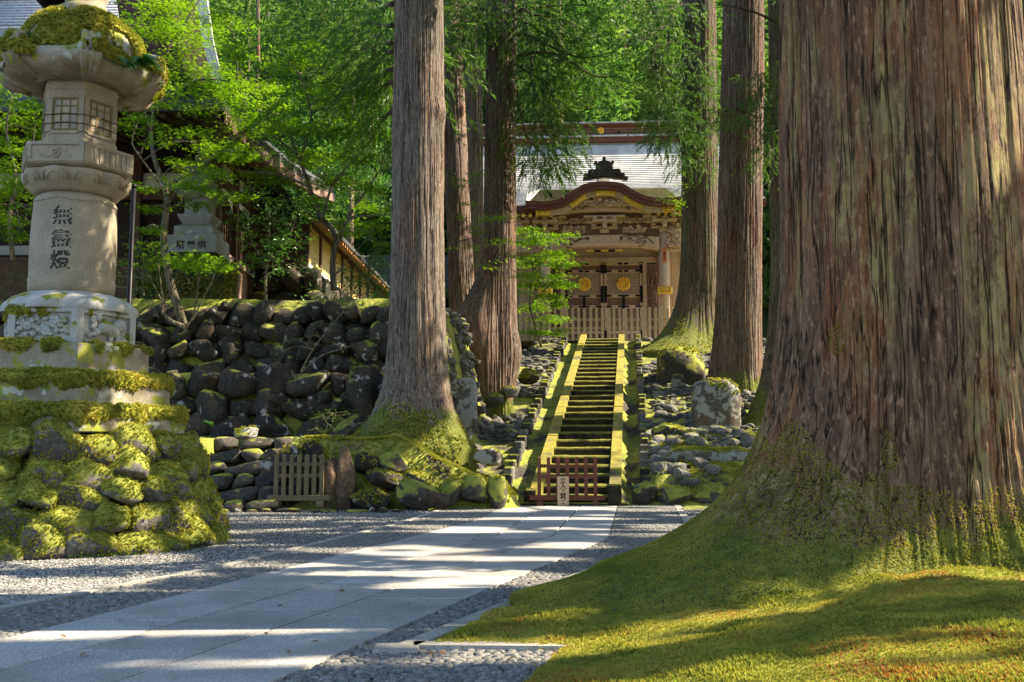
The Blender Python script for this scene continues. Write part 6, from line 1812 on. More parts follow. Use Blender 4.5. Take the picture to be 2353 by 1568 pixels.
def leafy_tree(label, base, stems, pads, leaf, mat, lsize, per, name='maple_tree', cat='tree', flat=.28, tilt=.35, bark=M_mbark, twig=7, group=None, reach=None):
    """stems: [(points, r0)], pads: [(centre xyz, radius, flatness)]: leaves lie in tiers at the ends of branches"""
    t = thing(name, label, cat, tuple(base), 0, group)
    mw, ml = MB(), MB(); nodes = []
    for pts, r0 in stems:
        P = curve(pts, 20); mw.tube(P, np.linspace(r0, r0*.3, 20), 7); nodes.append(P[6:])
    nodes = np.vstack(nodes)
    for c, R, fl in pads:
        c = np.asarray(c, float)
        j = np.argmin(np.linalg.norm(nodes-c, axis=1)+np.maximum(0, nodes[:, 2]-c[2])*.6); a_ = nodes[j]
        L_ = np.linalg.norm(c-a_); mid = (a_+c)/2+np.array([0, 0, .12*L_])+RNG.normal(0, .06*L_, 3)
        P = curve([a_, mid, c], 10); r0 = .008+.009*L_
        mw.tube(P, np.linspace(r0, r0*.35, 10), 5, caps=False)
        n = int(per*(R/.5)**2)
        nt_ = twig
        tw = c+RNG.normal(0, 1, (nt_, 3))*np.array([R*.62, R*.62, R*fl*.5])
        for q in range(nt_):
            b_ = P[RNG.integers(4, 10)]
            Pq = curve([b_, (b_+tw[q])/2+RNG.normal(0, .06*R, 3), tw[q]], 5); mw.tube(Pq, np.linspace(r0*.4, .003, 5), 4, caps=False)
        h = RNG.integers(0, nt_, n)
        p = tw[h]+RNG.normal(0, 1, (n, 3))*np.array([R*.42, R*.42, R*fl*.28])
        a = RNG.uniform(0, 6.28, n)
        d = np.stack([np.cos(a), np.sin(a), RNG.normal(-.12, tilt, n)], -1)
        roll = RNG.normal(0, tilt*1.1, n)
        for li, lf in enumerate(leaf):
            s_ = np.arange(n) % len(leaf) == li
            scatter3(ml, lf, p[s_], d[s_], roll[s_], lsize*RNG.uniform(.6, 1.15, s_.sum()))
    off = np.array(base)
    mw.v = [v-off for v in mw.v]; ml.v = [v-off for v in ml.v]
    mw.build('trunk', bark, t); ml.build('foliage', mat, t)
    return t
def pads_px(lst, Y, jit=1.2, fl=.28):
    out = []
    for q in lst:
        dx, dy, r = q[:3]; y = (q[3] if len(q) > 3 else Y)+RNG.uniform(-jit, jit)
        out.append((D(dx, dy, y), r/FD*y, fl))
    return out
def dpts(l, Y): return [D(a, b, (c[0] if c else Y)) for a, b, *c in l]
b = D(425, 752, 24.6)
leafy_tree('curving maple growing from the boulder wall just right of the great lantern', b,
    [(dpts([(425, 752), (402, 690), (378, 600), (372, 530), (390, 460), (378, 420), (352, 370), (345, 310), (352, 250), (372, 190)], 24.6), .115),
     (dpts([(352, 260), (400, 200), (470, 180), (560, 190)], 24.4), .05), (dpts([(380, 430), (470, 380), (560, 300), (640, 260)], 25), .05), (dpts([(345, 300), (330, 240), (300, 210)], 24.4), .03),
     (dpts([(355, 240), (380, 120), (440, 30), (480, -40)], 24.4), .05), (dpts([(425, 752), (395, 740), (370, 715), (375, 700)], 24.3), .07), (dpts([(425, 752), (445, 730), (436, 735)], 24.3), .04), (dpts([(380, 440), (300, 330), (320, 270)], 24), .03)],
    pads_px([(350, 15, 60), (420, 20, 60), (470, 60, 55), (400, 70, 65), (450, 110, 60), (520, 40, 45), (395, 150, 55), (480, 160, 55), (430, 200, 60), (500, 215, 60), (560, 195, 55), (460, 250, 60), (540, 265, 60), (400, 260, 45), (600, 240, 45),
             (445, 325, 60), (510, 355, 65), (470, 380, 50), (560, 350, 50), (410, 320, 40), (345, 285, 30), (315, 270, 26), (330, 430, 34), (345, 480, 36), (328, 530, 34), (355, 560, 30), (420, 420, 40), (300, 290, 25),
             (380, 600, 50), (450, 608, 60), (500, 612, 40), (420, 590, 45), (330, 610, 30), (355, 240, 26), (360, 40, 50), (310, 60, 40), (545, 120, 40), (575, 300, 40), (460, 430, 45), (500, 410, 40), (440, 470, 38), (520, 450, 38), (410, 380, 36)], 24.2, 1.5),
    LM, M_maple, .085, 330)
b = D(30, 600, 24)
leafy_tree('bright maple behind the left side of the great lantern', b,
    [(dpts([(30, 600), (20, 500), (40, 400), (10, 300), (30, 220)], 23), .06), (dpts([(30, 460), (70, 380), (80, 300)], 22.5), .03)],
    pads_px([(15, 225, 50), (60, 215, 45), (80, 250, 40), (30, 275, 55), (75, 300, 40), (10, 330, 50), (55, 350, 45), (20, 385, 55), (75, 400, 40), (45, 430, 50), (5, 450, 50), (60, 480, 40), (20, 510, 50), (45, 540, 40), (-20, 300, 60), (-20, 420, 60), (-30, 520, 60)], 23, 1.2),
    LM, M_maple, .085, 330)
b = D(768, 668, 28.5)
leafy_tree('wide many stemmed maple between the cloister and the grey cedar', b,
    [(dpts([(768, 668), (762, 600), (778, 540), (735, 500), (712, 430), (690, 370), (660, 300)], 28.5), .10), (dpts([(775, 560), (800, 500), (840, 440), (880, 380)], 28.3), .06), (dpts([(740, 510), (760, 430), (800, 380), (850, 330)], 28.2), .05),
     (dpts([(712, 430), (640, 400), (560, 395), (500, 380)], 27.6), .045), (dpts([(690, 370), (720, 270), (690, 170), (640, 120)], 28), .045), (dpts([(800, 500), (870, 495), (940, 492)], 28), .045), (dpts([(762, 640), (800, 600), (850, 540)], 27.5), .03), (dpts([(690, 360), (610, 300), (560, 270)], 27.5), .035)],
    pads_px([(615, 180, 50), (690, 150, 55), (760, 180, 60), (700, 110, 40), (820, 200, 55), (870, 190, 35), (860, 240, 45), (800, 250, 60), (730, 225, 60), (650, 230, 55), (590, 290, 45), (650, 290, 55), (700, 300, 55), (770, 300, 60), (840, 300, 50), (560, 260, 45),
             (610, 350, 45), (670, 360, 50), (720, 370, 50), (790, 350, 50), (855, 360, 45), (590, 405, 45), (650, 420, 40), (745, 425, 50), (810, 420, 50), (870, 430, 40), (560, 450, 35), (700, 460, 40), (840, 480, 40), (790, 530, 40), (830, 528, 42), (870, 520, 32), (885, 560, 25), (540, 330, 40)], 28, 2.0),
    LM, M_maple, .09, 270)
b = D(612, 712, 26.4)
leafy_tree('small dark glossy leaved tree on the terrace in front of the barred windows', b,
    [(dpts([(612, 712), (610, 640), (618, 580), (620, 500)], 26.4), .05), (dpts([(615, 620), (580, 560), (570, 520)], 26.3), .025), (dpts([(616, 600), (660, 560), (680, 500)], 26.3), .025)],
    pads_px([(600, 455, 38), (645, 470, 40), (690, 480, 35), (575, 490, 35), (630, 510, 42), (670, 525, 40), (590, 540, 42), (640, 555, 42), (560, 560, 28), (685, 560, 28), (605, 590, 40), (655, 595, 36), (575, 600, 28), (690, 618, 28), (630, 620, 28), (560, 520, 26)], 26.3, .7, .7),
    LO, M_broad, .12, 170, name='broadleaf_tree', flat=.7, tilt=.6)
b = D(845, 700, 29)
leafy_tree('dark dense shrub filling the corner between maple and grey cedar', b, [(dpts([(845, 715), (845, 650), (850, 580)], 29), .04)],
    pads_px([(850, 590, 35), (875, 620, 30), (830, 620, 35), (860, 650, 38), (820, 655, 35), (880, 680, 30), (840, 690, 40), (800, 690, 35), (790, 640, 28), (875, 580, 25)], 29, .6, .8), LO, M_broad, .11, 190, name='shrub', cat='shrub', flat=.8, tilt=.7)
b = D(770, 745, 25.6)
leafy_tree('low dark shrub with one sunlit pale sprig on top of the boulder wall', b, [(dpts([(770, 745), (760, 710), (740, 690)], 25.6), .03)],
    pads_px([(735, 690, 34), (770, 695, 36), (810, 710, 40), (790, 740, 22), (850, 725, 40), (720, 715, 28), (760, 725, 30), (830, 760, 36), (870, 750, 36), (800, 775, 30)], 25.5, .35, .7), LO, M_broad, .09, 190, name='shrub', cat='shrub', flat=.8, tilt=.7)
b = D(780, 1020, 20.9)
leafy_tree('sparse small leaved azalea bush on the knoll left of the grey cedar', b, [(dpts([(780, 1022), (770, 990), (745, 965)], 20.9), .014), (dpts([(780, 1022), (800, 990), (830, 970)], 20.9), .014), (dpts([(785, 1022), (765, 1000), (720, 985)], 20.9), .012)],
    pads_px([(740, 955, 26), (770, 950, 26), (800, 962, 26), (830, 972, 24), (725, 985, 22), (760, 985, 26), (845, 990, 20), (795, 990, 20)], 20.9, .25, .5), LO, M_broad, .034, 330, name='azalea_bush', cat='bush', flat=.5, tilt=.7)
b = np.array([*xy(-2.6, 21.5), terr_up(*xy(-2.6, 21.5))])
leafy_tree('yellow green maple at the left end of the picket fence before the gate', b, [([b, D(1215, 700, 43), D(1225, 620, 43)], .06), ([D(1215, 700, 43), D(1270, 650, 42.5), D(1300, 600, 42)], .03)],
    pads_px([(1225, 560, 36), (1260, 590, 40), (1215, 600, 36), (1290, 605, 30), (1240, 635, 40), (1285, 650, 34), (1210, 655, 36), (1250, 680, 38), (1290, 700, 26), (1215, 710, 34), (1255, 735, 34), (1225, 765, 30), (1270, 768, 28), (1205, 530, 26), (1265, 545, 30), (1300, 655, 22)], 43, .8), LM, M_maple, .115, 260)
b = D(1120, 640, 29.2)
leafy_tree('thin flat sprays of a young maple crossing in front of the red cedar', D(1075, 640, 28.8), [(dpts([(1040, 560), (1090, 545), (1140, 585), (1220, 600), (1290, 610)], 29), .02), (dpts([(1090, 545), (1150, 515), (1240, 500)], 29), .015), (dpts([(1040, 560), (1045, 480), (1070, 420), (1110, 390)], 29.2), .018), (dpts([(1140, 585), (1190, 630), (1250, 640)], 28.8), .012)],
    pads_px([(1070, 415, 24), (1100, 400, 20), (1050, 430, 18), (1070, 470, 22), (1120, 505, 28), (1165, 500, 26), (1090, 530, 24), (1150, 555, 30), (1200, 560, 28), (1180, 590, 30), (1235, 590, 30), (1290, 610, 30), (1130, 615, 26), (1185, 635, 28), (1240, 640, 28), (1080, 570, 22), (1225, 530, 22), (1060, 500, 18)], 29, .5, .2), LM, M_maple, .085, 200, flat=.2, tilt=.25)
b = D(1545, 470, 40)
leafy_tree('small bright leafed spray hanging beside the mossy cedar over the roof edge', b, [(dpts([(1570, 430), (1550, 440), (1530, 465)], 40.4), .015), (dpts([(1570, 360), (1555, 400)], 40.4), .012)],
    pads_px([(1545, 440, 18), (1530, 462, 18), (1558, 470, 18), (1560, 395, 14), (1566, 425, 12), (1550, 490, 12)], 40.4, .2, .7), LM, M_maple, .07, 260, name='leafy_branch', cat='branch', flat=.6)
b = D(690, 856, 23.2)
leafy_tree('straggly nearly bare shrub reaching across the dark boulder walls', b, [(dpts([(690, 856), (720, 800), (760, 750), (790, 715)], 23.1), .022), (dpts([(692, 856), (740, 815), (810, 795), (880, 770)], 22.9), .02)],
    pads_px([(665, 780, 20), (760, 745, 18), (640, 815, 14), (800, 720, 20), (870, 775, 16), (720, 770, 16)], 23.0, .15, .5), LO, M_broad, .05, 130, name='shrub', cat='shrub', flat=.6, tilt=.7)
# undergrowth behind and small plants
for lab, q in (('deep green bush low behind the lantern left of the boulder wall', [(330, 640, 40), (300, 660, 40), (340, 600, 35), (20, 690, 40), (50, 640, 40), (320, 560, 35), (290, 600, 40)]),
               ('dense green foliage bank behind the cloister roof', [(720, 420, 50), (780, 450, 50), (840, 420, 50), (800, 400, 50), (870, 470, 40), (760, 390, 50), (700, 380, 40), (850, 350, 50), (870, 290, 50)])):
    YY = 25.5 if 'lantern' in lab else 44
    leafy_tree(lab, D(q[0][0], q[0][1]+40, YY), [(dpts([(q[0][0], q[0][1]+40), (q[0][0], q[0][1])], YY), .03)], pads_px(q, YY, .8, .8), LO, M_broad, .08 if YY < 30 else .13, 190, name='bush', cat='bush', flat=.8, tilt=.8)
def small_fern(lab, dx, dy, Y, n, l, seed):
    p = D(dx, dy, Y); fern(lab, tuple(p), n, l, seed, 0, 3.1, 'small_fern', 'fern')
small_fern('tiny fern at the top of the rough stone steps', 480, 972, 21.2, 6, .2, 21)
small_fern('small green plant in the ledge corner of the lantern base', 408, 945, 13.6, 9, .14, 22)
grass_tuft('single pale green grass sprig standing in the moss lawn', tuple(np.array([*G(1563, 1515, .3)[:2], float(bankz(np.array([[G(1563, 1515, .3)[0]]]), np.array([[G(1563, 1515, .3)[1]]]))[0][0, 0])])), 7, .15, 31, M_maple, 'grass_sprig', 'grass')
gp = LC+np.array([1.9*math.cos(-.2), 1.9*math.sin(-.2)])
m = MB()
for i in range(900):
    a = RNG.uniform(-1.1, .5); r = 1.85+abs(RNG.normal(0, .16)); p = np.array([LC[0]+r*math.cos(a), LC[1]+r*math.sin(a), .012+RNG.uniform(0, .04)])
    for q in range(3):
        b_ = q*2.1+RNG.uniform(0, 1); d = np.array([math.cos(b_), math.sin(b_), .2])*.022; s = np.array([-math.sin(b_), math.cos(b_), 0])*.010
        m.add([p, p+d*.6-s, p+d*1.1, p+d*.6+s], [[0, 1, 2, 3]])
stuff(tag(m.build('ground_cover', M_broad), 'low bright weeds at the foot of the lantern base', 'weeds'))
# fallen leaves on the path
M_fall = mat_flat('fallen_leaf', (.22, .12, .045), .8, var=.5)
lm = leaf_oval(.4).mesh('fallen_leaf', M_fall)
r_ = np.random.default_rng(19)
for i in range(46):
    dx, dy = r_.uniform(60, 1500), r_.uniform(1180, 1540); p = G(dx, dy)
    if p[0] > 1.5 and p[1] < 12: continue
    tag(link('fallen_leaf', lm, None, (p[0], p[1], .034), (r_.normal(0, .2), r_.normal(0, .2), r_.uniform(0, 6.28)), r_.uniform(.035, .065)), 'small dry brown leaf fallen on the paving', 'leaf', 'fallen leaves on the path')
# ------------------------------------------------------------------ high crowns, gaps cut from a sun map to place the sun patches
def down(p):
    p = np.atleast_2d(np.asarray(p, float)); return p[:, :2]-SUN[:2]*(p[:, 2:3]/SUN[2])
LIT, DIM, SHADE = [], [], []
def lit(p, rx, ry=None): LIT.append((*down(p)[0], rx, ry or rx))
def dim(p, rx, ry=None): DIM.append((*down(p)[0], rx, ry or rx))
def lg(dx, dy, rx, ry, z=0.0): lit(G(dx, dy, z), rx, ry)
def dg_(dx, dy, rx, ry, z=0.0): dim(G(dx, dy, z), rx, ry)
# path and gravel: sunny bars and shady bars (pixels on the ground)
for q in [(700, 1385, .9, .16), (350, 1440, .9, .16), (1000, 1400, .7, .12), (430, 1375, .7, .1), (900, 1325, .8, .12), (1120, 1290, .8, .14), (640, 1305, .5, .1), (1250, 1195, 1.1, .25), (1330, 1172, .7, .35), (1050, 1225, .7, .2), (1290, 1262, .6, .12), (1180, 1340, .6, .1),
          (520, 1545, .6, .09), (820, 1530, .5, .07), (150, 1370, .9, .12), (80, 1470, .4, .1), (620, 1205, .9, .3), (560, 1190, .5, .3), (850, 1200, .6, .2), (1480, 1175, .6, .3), (1510, 1215, .4, .2), (1150, 1500, .8, .05), (1600, 1185, .6, .4), (960, 1225, .4, .12)]: lg(*q)
for q in [(180, 1540, 1.2, .13), (600, 1480, 1.0, .16), (850, 1445, .5, .1), (1500, 1260, .7, .25), (800, 1260, .6, .12), (350, 1320, 1.2, .2), (600, 1260, .8, .15), (900, 1545, .5, .05), (1000, 1355, .8, .07), (700, 1345, .7, .06), (1200, 1245, .6, .1), (1080, 1455, .5, .07), (1400, 1225, .6, .2)]: dg_(*q)
# moss bank
for q in [(2250, 1470, .5, .10), (2000, 1545, .8, .07), (2300, 1325, .6, .25), (2100, 1330, .35, .15), (1900, 1350, .6, .12), (1500, 1395, .5, .1), (2280, 1560, .6, .08), (1750, 1530, .5, .05), (1250, 1395, .3, .10), (2150, 1400, .5, .07), (1660, 1400, .4, .06), (1350, 1560, .5, .04)]: lg(*q, .3)
for q in [(1500, 1430, .8, .10), (1750, 1430, .8, .10), (2200, 1420, .5, .04), (1250, 1440, .4, .10), (2000, 1440, .7, .06), (1450, 1500, .5, .06)]: dg_(*q, .3)
# lantern base
for dx, dy, R, r in [(340, 1180, 1.95, .42), (400, 1210, 1.95, .42), (300, 1150, 1.9, .3), (180, 1220, 1.95, .34), (100, 1225, 1.9, .22), (230, 1070, 1.75, .13), (250, 1020, 1.6, .10), (280, 955, 1.5, .16), (350, 940, 1.5, .10), (120, 1170, 1.85, .14), (300, 1240, 2.0, .3)]:
    lit(D(dx, dy, 13-.92*R), r)
for dx, dy in ((150, 560), (230, 500), (180, 350), (150, 250), (60, 120), (250, 130), (170, 740), (100, 820), (60, 900), (250, 620), (300, 380), (200, 650), (150, 420)): dim(D(dx, dy, 12.2), .45)
lit(D(200, 55, 12.8), .16); lit(D(300, 90, 13), .12)
# trunks: where the sun strikes the right flank
for dx, y0, y1, Y, r in [(1000, 100, 700, 22.3, .34), (1015, 900, 1010, 22.2, .15), (1180, 120, 800, 30.4, .36), (2290, 0, 1200, 7.6, .32), (2350, 0, 1200, 7.6, .32), (1655, 700, 770, 41.5, .3), (1765, 350, 800, 33, .25), (1640, 380, 700, 41.5, .22), (1160, 830, 960, 30.4, .3)]:
    for dy in np.arange(y0, y1+1, 40): lit(D(dx, dy, Y), r)
# slope, stairs, rocks, knoll
for dx, dy, Y, r in [(1480, 940, 29, .6), (1500, 930, 29.5, .6), (1460, 900, 31, .6), (1500, 840, 36, .8), (1470, 970, 27, .5), (1560, 925, 30, .4), (1580, 820, 35, .9), (1240, 930, 28, .7), (1200, 880, 31, .6), (1300, 900, 30, .5), (1270, 960, 27, .6), (1430, 900, 31, .5), (1480, 1000, 25.5, .5), (1480, 1060, 23.5, .4), (1540, 1090, 22.6, .35), (1560, 1035, 23.6, .35),
                     (1320, 960, 27, .5), (1350, 1000, 25, .5), (1400, 1020, 24.5, .45), (1370, 870, 32, .6), (1420, 830, 37, .5), (1250, 1010, 24.5, .35), (1200, 1010, 24.5, .5), (1220, 800, 43, 1.2), (1480, 795, 43, 1.0),
                     (980, 1060, 21.5, .5), (1020, 1080, 21.3, .4), (920, 1095, 20.5, .3), (600, 990, 21.3, .3), (650, 1000, 21.3, .35), (560, 990, 21, .25), (730, 1120, 19.9, .16), (600, 745, 24.8, .3), (490, 760, 24.8, .16), (560, 770, 24.7, .2), (400, 700, 24.3, .2), (330, 700, 24.6, .3), (690, 1010, 20.9, .3), (1380, 1060, 23.3, .5)]:
    lit(D(dx, dy, Y), r)
# sunlit maples
for dx, dy, Y, r in [(455, 335, 24, .5), (510, 360, 24, .55), (420, 190, 24.5, .5), (500, 230, 24.5, .5), (560, 200, 24.5, .5), (400, 60, 24, .4), (740, 300, 28, .6), (800, 350, 28, .6), (650, 290, 28, .5), (860, 190, 28, .5), (840, 525, 27.5, .5), (430, 600, 24, .5), (620, 480, 26, .5), (680, 610, 26, .4), (700, 370, 28, .4), (750, 180, 28, .5), (860, 250, 28, .4), (600, 250, 28, .5), (30, 320, 23, .6), (50, 250, 23, .5), (10, 450, 23, .5), (790, 740, 25.3, .3), (340, 520, 24, .4), (380, 600, 24, .4)]:
    lit(D(dx, dy, Y), r)
for v in np.arange(.4, VTOP, .55):
    for uu in (-.87, .87):
        if random.random() < .8: x_, y_ = xy(uu, v); lit((x_, y_, SLOPE*v+.3), .34)
    if random.random() < .6: x_, y_ = xy(random.uniform(-.5, .5), v); lit((x_, y_, SLOPE*v+.1), .35)
for dx, dy, Y in [(1230, 60, 29), (1280, 110, 29), (1340, 170, 29), (1400, 60, 29), (1300, 230, 29), (1240, 330, 29), (1300, 380, 29), (1360, 330, 29), (1420, 150, 29), (1230, 200, 29), (1500, 100, 40.5), (1540, 150, 40.5), (1480, 60, 40.5), (1530, 230, 40.5), (1550, 300, 40.5), (1500, 170, 40.5), (1540, 40, 40.5), (1380, 240, 29), (1210, 420, 29)]:
    lit(D(dx, dy, Y), 1.1)
for q in [(2353, 1568, .9, .10), (1900, 1550, 1.0, .10), (1600, 1560, .6, .07), (2150, 1500, .6, .07), (2200, 1340, .9, .3), (1700, 1372, .5, .09), (1450, 1410, .35, .08), (2353, 1455, .4, .10), (2353, 1300, .5, .4)]: lg(*q, .3)
for dx, dy, Y, r in [(640, 200, 28, .7), (700, 130, 28, .6), (820, 200, 28, .7), (780, 250, 28, .7), (480, 60, 24, .6), (460, 120, 24, .5), (560, 260, 25, .6), (880, 300, 28, .5), (620, 560, 26.3, .5), (590, 500, 26.3, .5), (850, 600, 29, .4), (700, 440, 28, .5), (1260, 600, 42, 1.0), (1250, 700, 42, 1.0), (1280, 660, 42, .8)]:
    lit(D(dx, dy, Y), r)
for dx, dy, Y in [(480, 820, 24), (560, 860, 23.6), (640, 830, 24.5), (720, 850, 24), (800, 800, 25), (450, 920, 23.4), (560, 930, 23.4), (660, 920, 23.4), (760, 930, 23.4), (840, 860, 24), (700, 780, 25), (400, 860, 24), (860, 740, 25.5)]:
    dim(D(dx, dy, Y), 1.0)
for dx, dy, r in ((230, 470, .42), (250, 540, .42), (250, 610, .42), (230, 650, .4), (200, 560, .4), (150, 520, .4), (150, 620, .4), (250, 340, .45), (280, 360, .4), (180, 350, .4), (200, 250, .45), (250, 230, .45), (250, 400, .45), (180, 410, .4), (200, 730, .35), (280, 750, .35)): SHADE.append((*down(D(dx, dy, 12.6))[0], r, r))
for dx, dy, Y in ((1650, 1180, 6.9), (1750, 1220, 6.9), (1850, 1240, 6.9), (1950, 1250, 6.95), (1700, 1120, 7.0), (1850, 1180, 7.0), (1600, 1250, 6.9), (1720, 1270, 6.8), (1880, 1290, 6.8), (2000, 1200, 7.0)): SHADE.append((*down(D(dx, dy, Y))[0], .28, .2))
for dx, dy, R in ((40, 1040, 1.7), (110, 1030, 1.7), (40, 1110, 1.8), (120, 1100, 1.8), (180, 1060, 1.75), (60, 1170, 1.85), (20, 1220, 1.9), (330, 1050, 1.7), (400, 1080, 1.75), (380, 1030, 1.65), (450, 1130, 1.85)): SHADE.append((*down(D(dx, dy, 13-.92*R))[0], .24, .24))
for dx in range(1260, 1540, 40): lit(D(dx, 775, 46.5), 1.3)
for dx, dy in ((1510, 800), (1540, 740), (1560, 680), (1600, 720), (1590, 780), (1560, 600)): SHADE.append((*down(D(dx, dy, 41))[0], .6, .5))
LITA, DIMA = np.array(LIT), np.array(DIM)
def sunlit_at(q):
    """share of sun wanted at ground-plane points q"""
    n = fbm(np.c_[q*np.array([.5, 1.0]), q[:, :1]*0], 3, 71); n = n+.5*vnoise(np.c_[q*np.array([1.4, 2.6]), q[:, :1]*0], 73)
    far = sstep(17, 30, q[:, 1])*.30+sstep(-5, -9, q[:, 0])*sstep(11, 15, q[:, 1])*.25
    s = sstep(.20, .26, n+far)
    wob = 1+.35*vnoise(np.c_[q*2.2, q[:, :1]*0], 75)
    l_ = np.zeros(len(q), bool); d_ = np.zeros(len(q), bool)
    for x, y, rx, ry in LITA: l_ |= ((q[:, 0]-x)/(rx*1.1))**2+((q[:, 1]-y)/(ry*1.15+.03))**2 < 1.25*wob
    for x, y, rx, ry in DIMA: d_ |= ((q[:, 0]-x)/rx)**2+((q[:, 1]-y)/ry)**2 < 1.2
    h_ = np.zeros(len(q), bool)
    for x, y, rx, ry in SHADE: h_ |= ((q[:, 0]-x)/rx)**2+((q[:, 1]-y)/ry)**2 < 1
    return np.where(h_, 0.0, np.where(d_ & ~l_, 0.0, np.where(l_, 1.0, s)))
GX0, GY0, GS = -32.0, -14.0, .06
gxs, gys = np.arange(GX0, 24, GS), np.arange(GY0, 52, GS)
gX, gY = np.meshgrid(gxs, gys)
SUNMAP = sunlit_at(np.c_[gX.ravel(), gY.ravel()]).reshape(gX.shape)
def sunlit(q):
    i = np.clip(((q[:, 0]-GX0)/GS).astype(int), 0, len(gxs)-1); j = np.clip(((q[:, 1]-GY0)/GS).astype(int), 0, len(gys)-1)
    return SUNMAP[j, i]
def clump(seed):
    r = np.random.default_rng(seed); m = MB()
    for i in range(9):
        c = r.normal(0, .32, 3); a = r.normal(0, 1, (2, 3)); a[0] /= np.linalg.norm(a[0]); b = np.cross(a[0], a[1]); b /= np.linalg.norm(b)
        l_ = r.uniform(.3, .5); m.add([c-a[0]*l_-b*.07, c-b*.15, c+a[0]*l_, c+b*.15], [[0, 1, 2, 3]])
    return m
CL = [clump(600+i) for i in range(4)]
def high_crown(t, cx, cy, R, z0, z1, n, wood=True):
    a = RNG.uniform(0, 6.28, n); z = z0+(z1-z0)*RNG.random(n)
    rr = R*(1-.75*((z-z0)/(z1-z0))**1.5)*np.sqrt(RNG.random(n))
    p = np.stack([cx+rr*np.cos(a), cy+rr*np.sin(a), z-rr*.12], -1)
    n = int(n*.62); p = p[:n]; sz = RNG.uniform(.26, .5, n)
    # nothing of the high crown hangs into the view
    el = (p[:, 2]-EYE)/np.maximum(p[:, 1], .3)
    k = (el > .485) | (np.abs(p[:, 0])/np.maximum(p[:, 1], .3) > .62) | (p[:, 1] < 0)
    p, sz = p[k], sz[k]
    m, w = MB(), MB()
    scatter3(m, CL[int(RNG.integers(4))], p, RNG.normal(0, 1, (len(p), 3)), RNG.uniform(0, 6.28, len(p)), sz)
    V = m.v[0].reshape(-1, 4, 3); c = V.mean(1)
    bad = sunlit(down(c)) > RNG.random(len(c))
    for e in (0, 2): bad |= sunlit(down(c+(V[:, e]-c)*.7)) > .8
    V = V[~bad].reshape(-1, 3); m = MB(); m.add(V, np.arange(len(V)).reshape(-1, 4))
    if wood:
        for i in range(14):
            zz = z0+(z1-z0)*i/14; aa = i*2.4; L_ = R*(1-.7*i/14)
            d = np.array([math.cos(aa), math.sin(aa), 0]); b_ = np.array([cx, cy, zz])
            P = curve([b_, b_+d*L_*.5+[0, 0, .2], b_+d*L_+[0, 0, -.5]], 6)
            if ((P[:, 2]-EYE)/np.maximum(P[:, 1], .3)).min() > .5: w.tube(P, np.linspace(.09, .02, 6), 5, caps=False)
    local_build(t, w, m, M_cedar, M_twig, 'high_crown')
high_crown(T_BIG, 3.3, 8.0, 6.5, 7.5, 27, 15000)
high_crown(T_C, 8.6, 28.6, 6.0, 12, 30, 9000)
high_crown(T_Bx, 8.9, 33.6, 5.5, 15, 32, 7000)
high_crown(T_A, 9.0, 42, 5.0, 20, 34, 4500)
high_crown(T_G, -2.3, 22.7, 5.5, 12.5, 32, 8000)
high_crown(T_R, -.3, 30.8, 5.0, 15, 30, 5000)
for i, (x, y, R, z0, z1, n, lab) in enumerate([(15.5, 6.4, 6.5, 7, 27, 13000, 'added shade cedar outside the view right of the huge cedar'), (17.0, 20.0, 6.5, 7, 27, 13000, 'added shade cedar outside the view right of the rubble slope'), (24.0, 15.0, 6.5, 8, 27, 11000, 'added shade cedar outside the view far right of the moss lawn'),
                                               (16.5, 30.0, 6.0, 8, 28, 9000, 'added shade cedar outside the view beyond the standing stone'), (11.0, 17.3, 5.0, 11, 25, 8000, 'added shade cedar outside the view behind the huge cedar'), (11.0, 1.5, 6.0, 7, 26, 9000, 'added shade cedar outside the view right of where one stands'), (25.5, 25, 6.0, 9, 28, 8000, 'added shade cedar outside the view on the far right bank')]):
    t, _ = cedar(lab, x, y, float(terr(x, y))-.2, .6, 30, [(200, .4, .6, 3)], 800+i, M_barkR, na=60, zs=np.linspace(-.5, 30, 60), amp=.02)  # unseen cedars added to shade the foreground, crowns trimmed to the sun map
    high_crown(t, x, y, R, z0, z1, n)
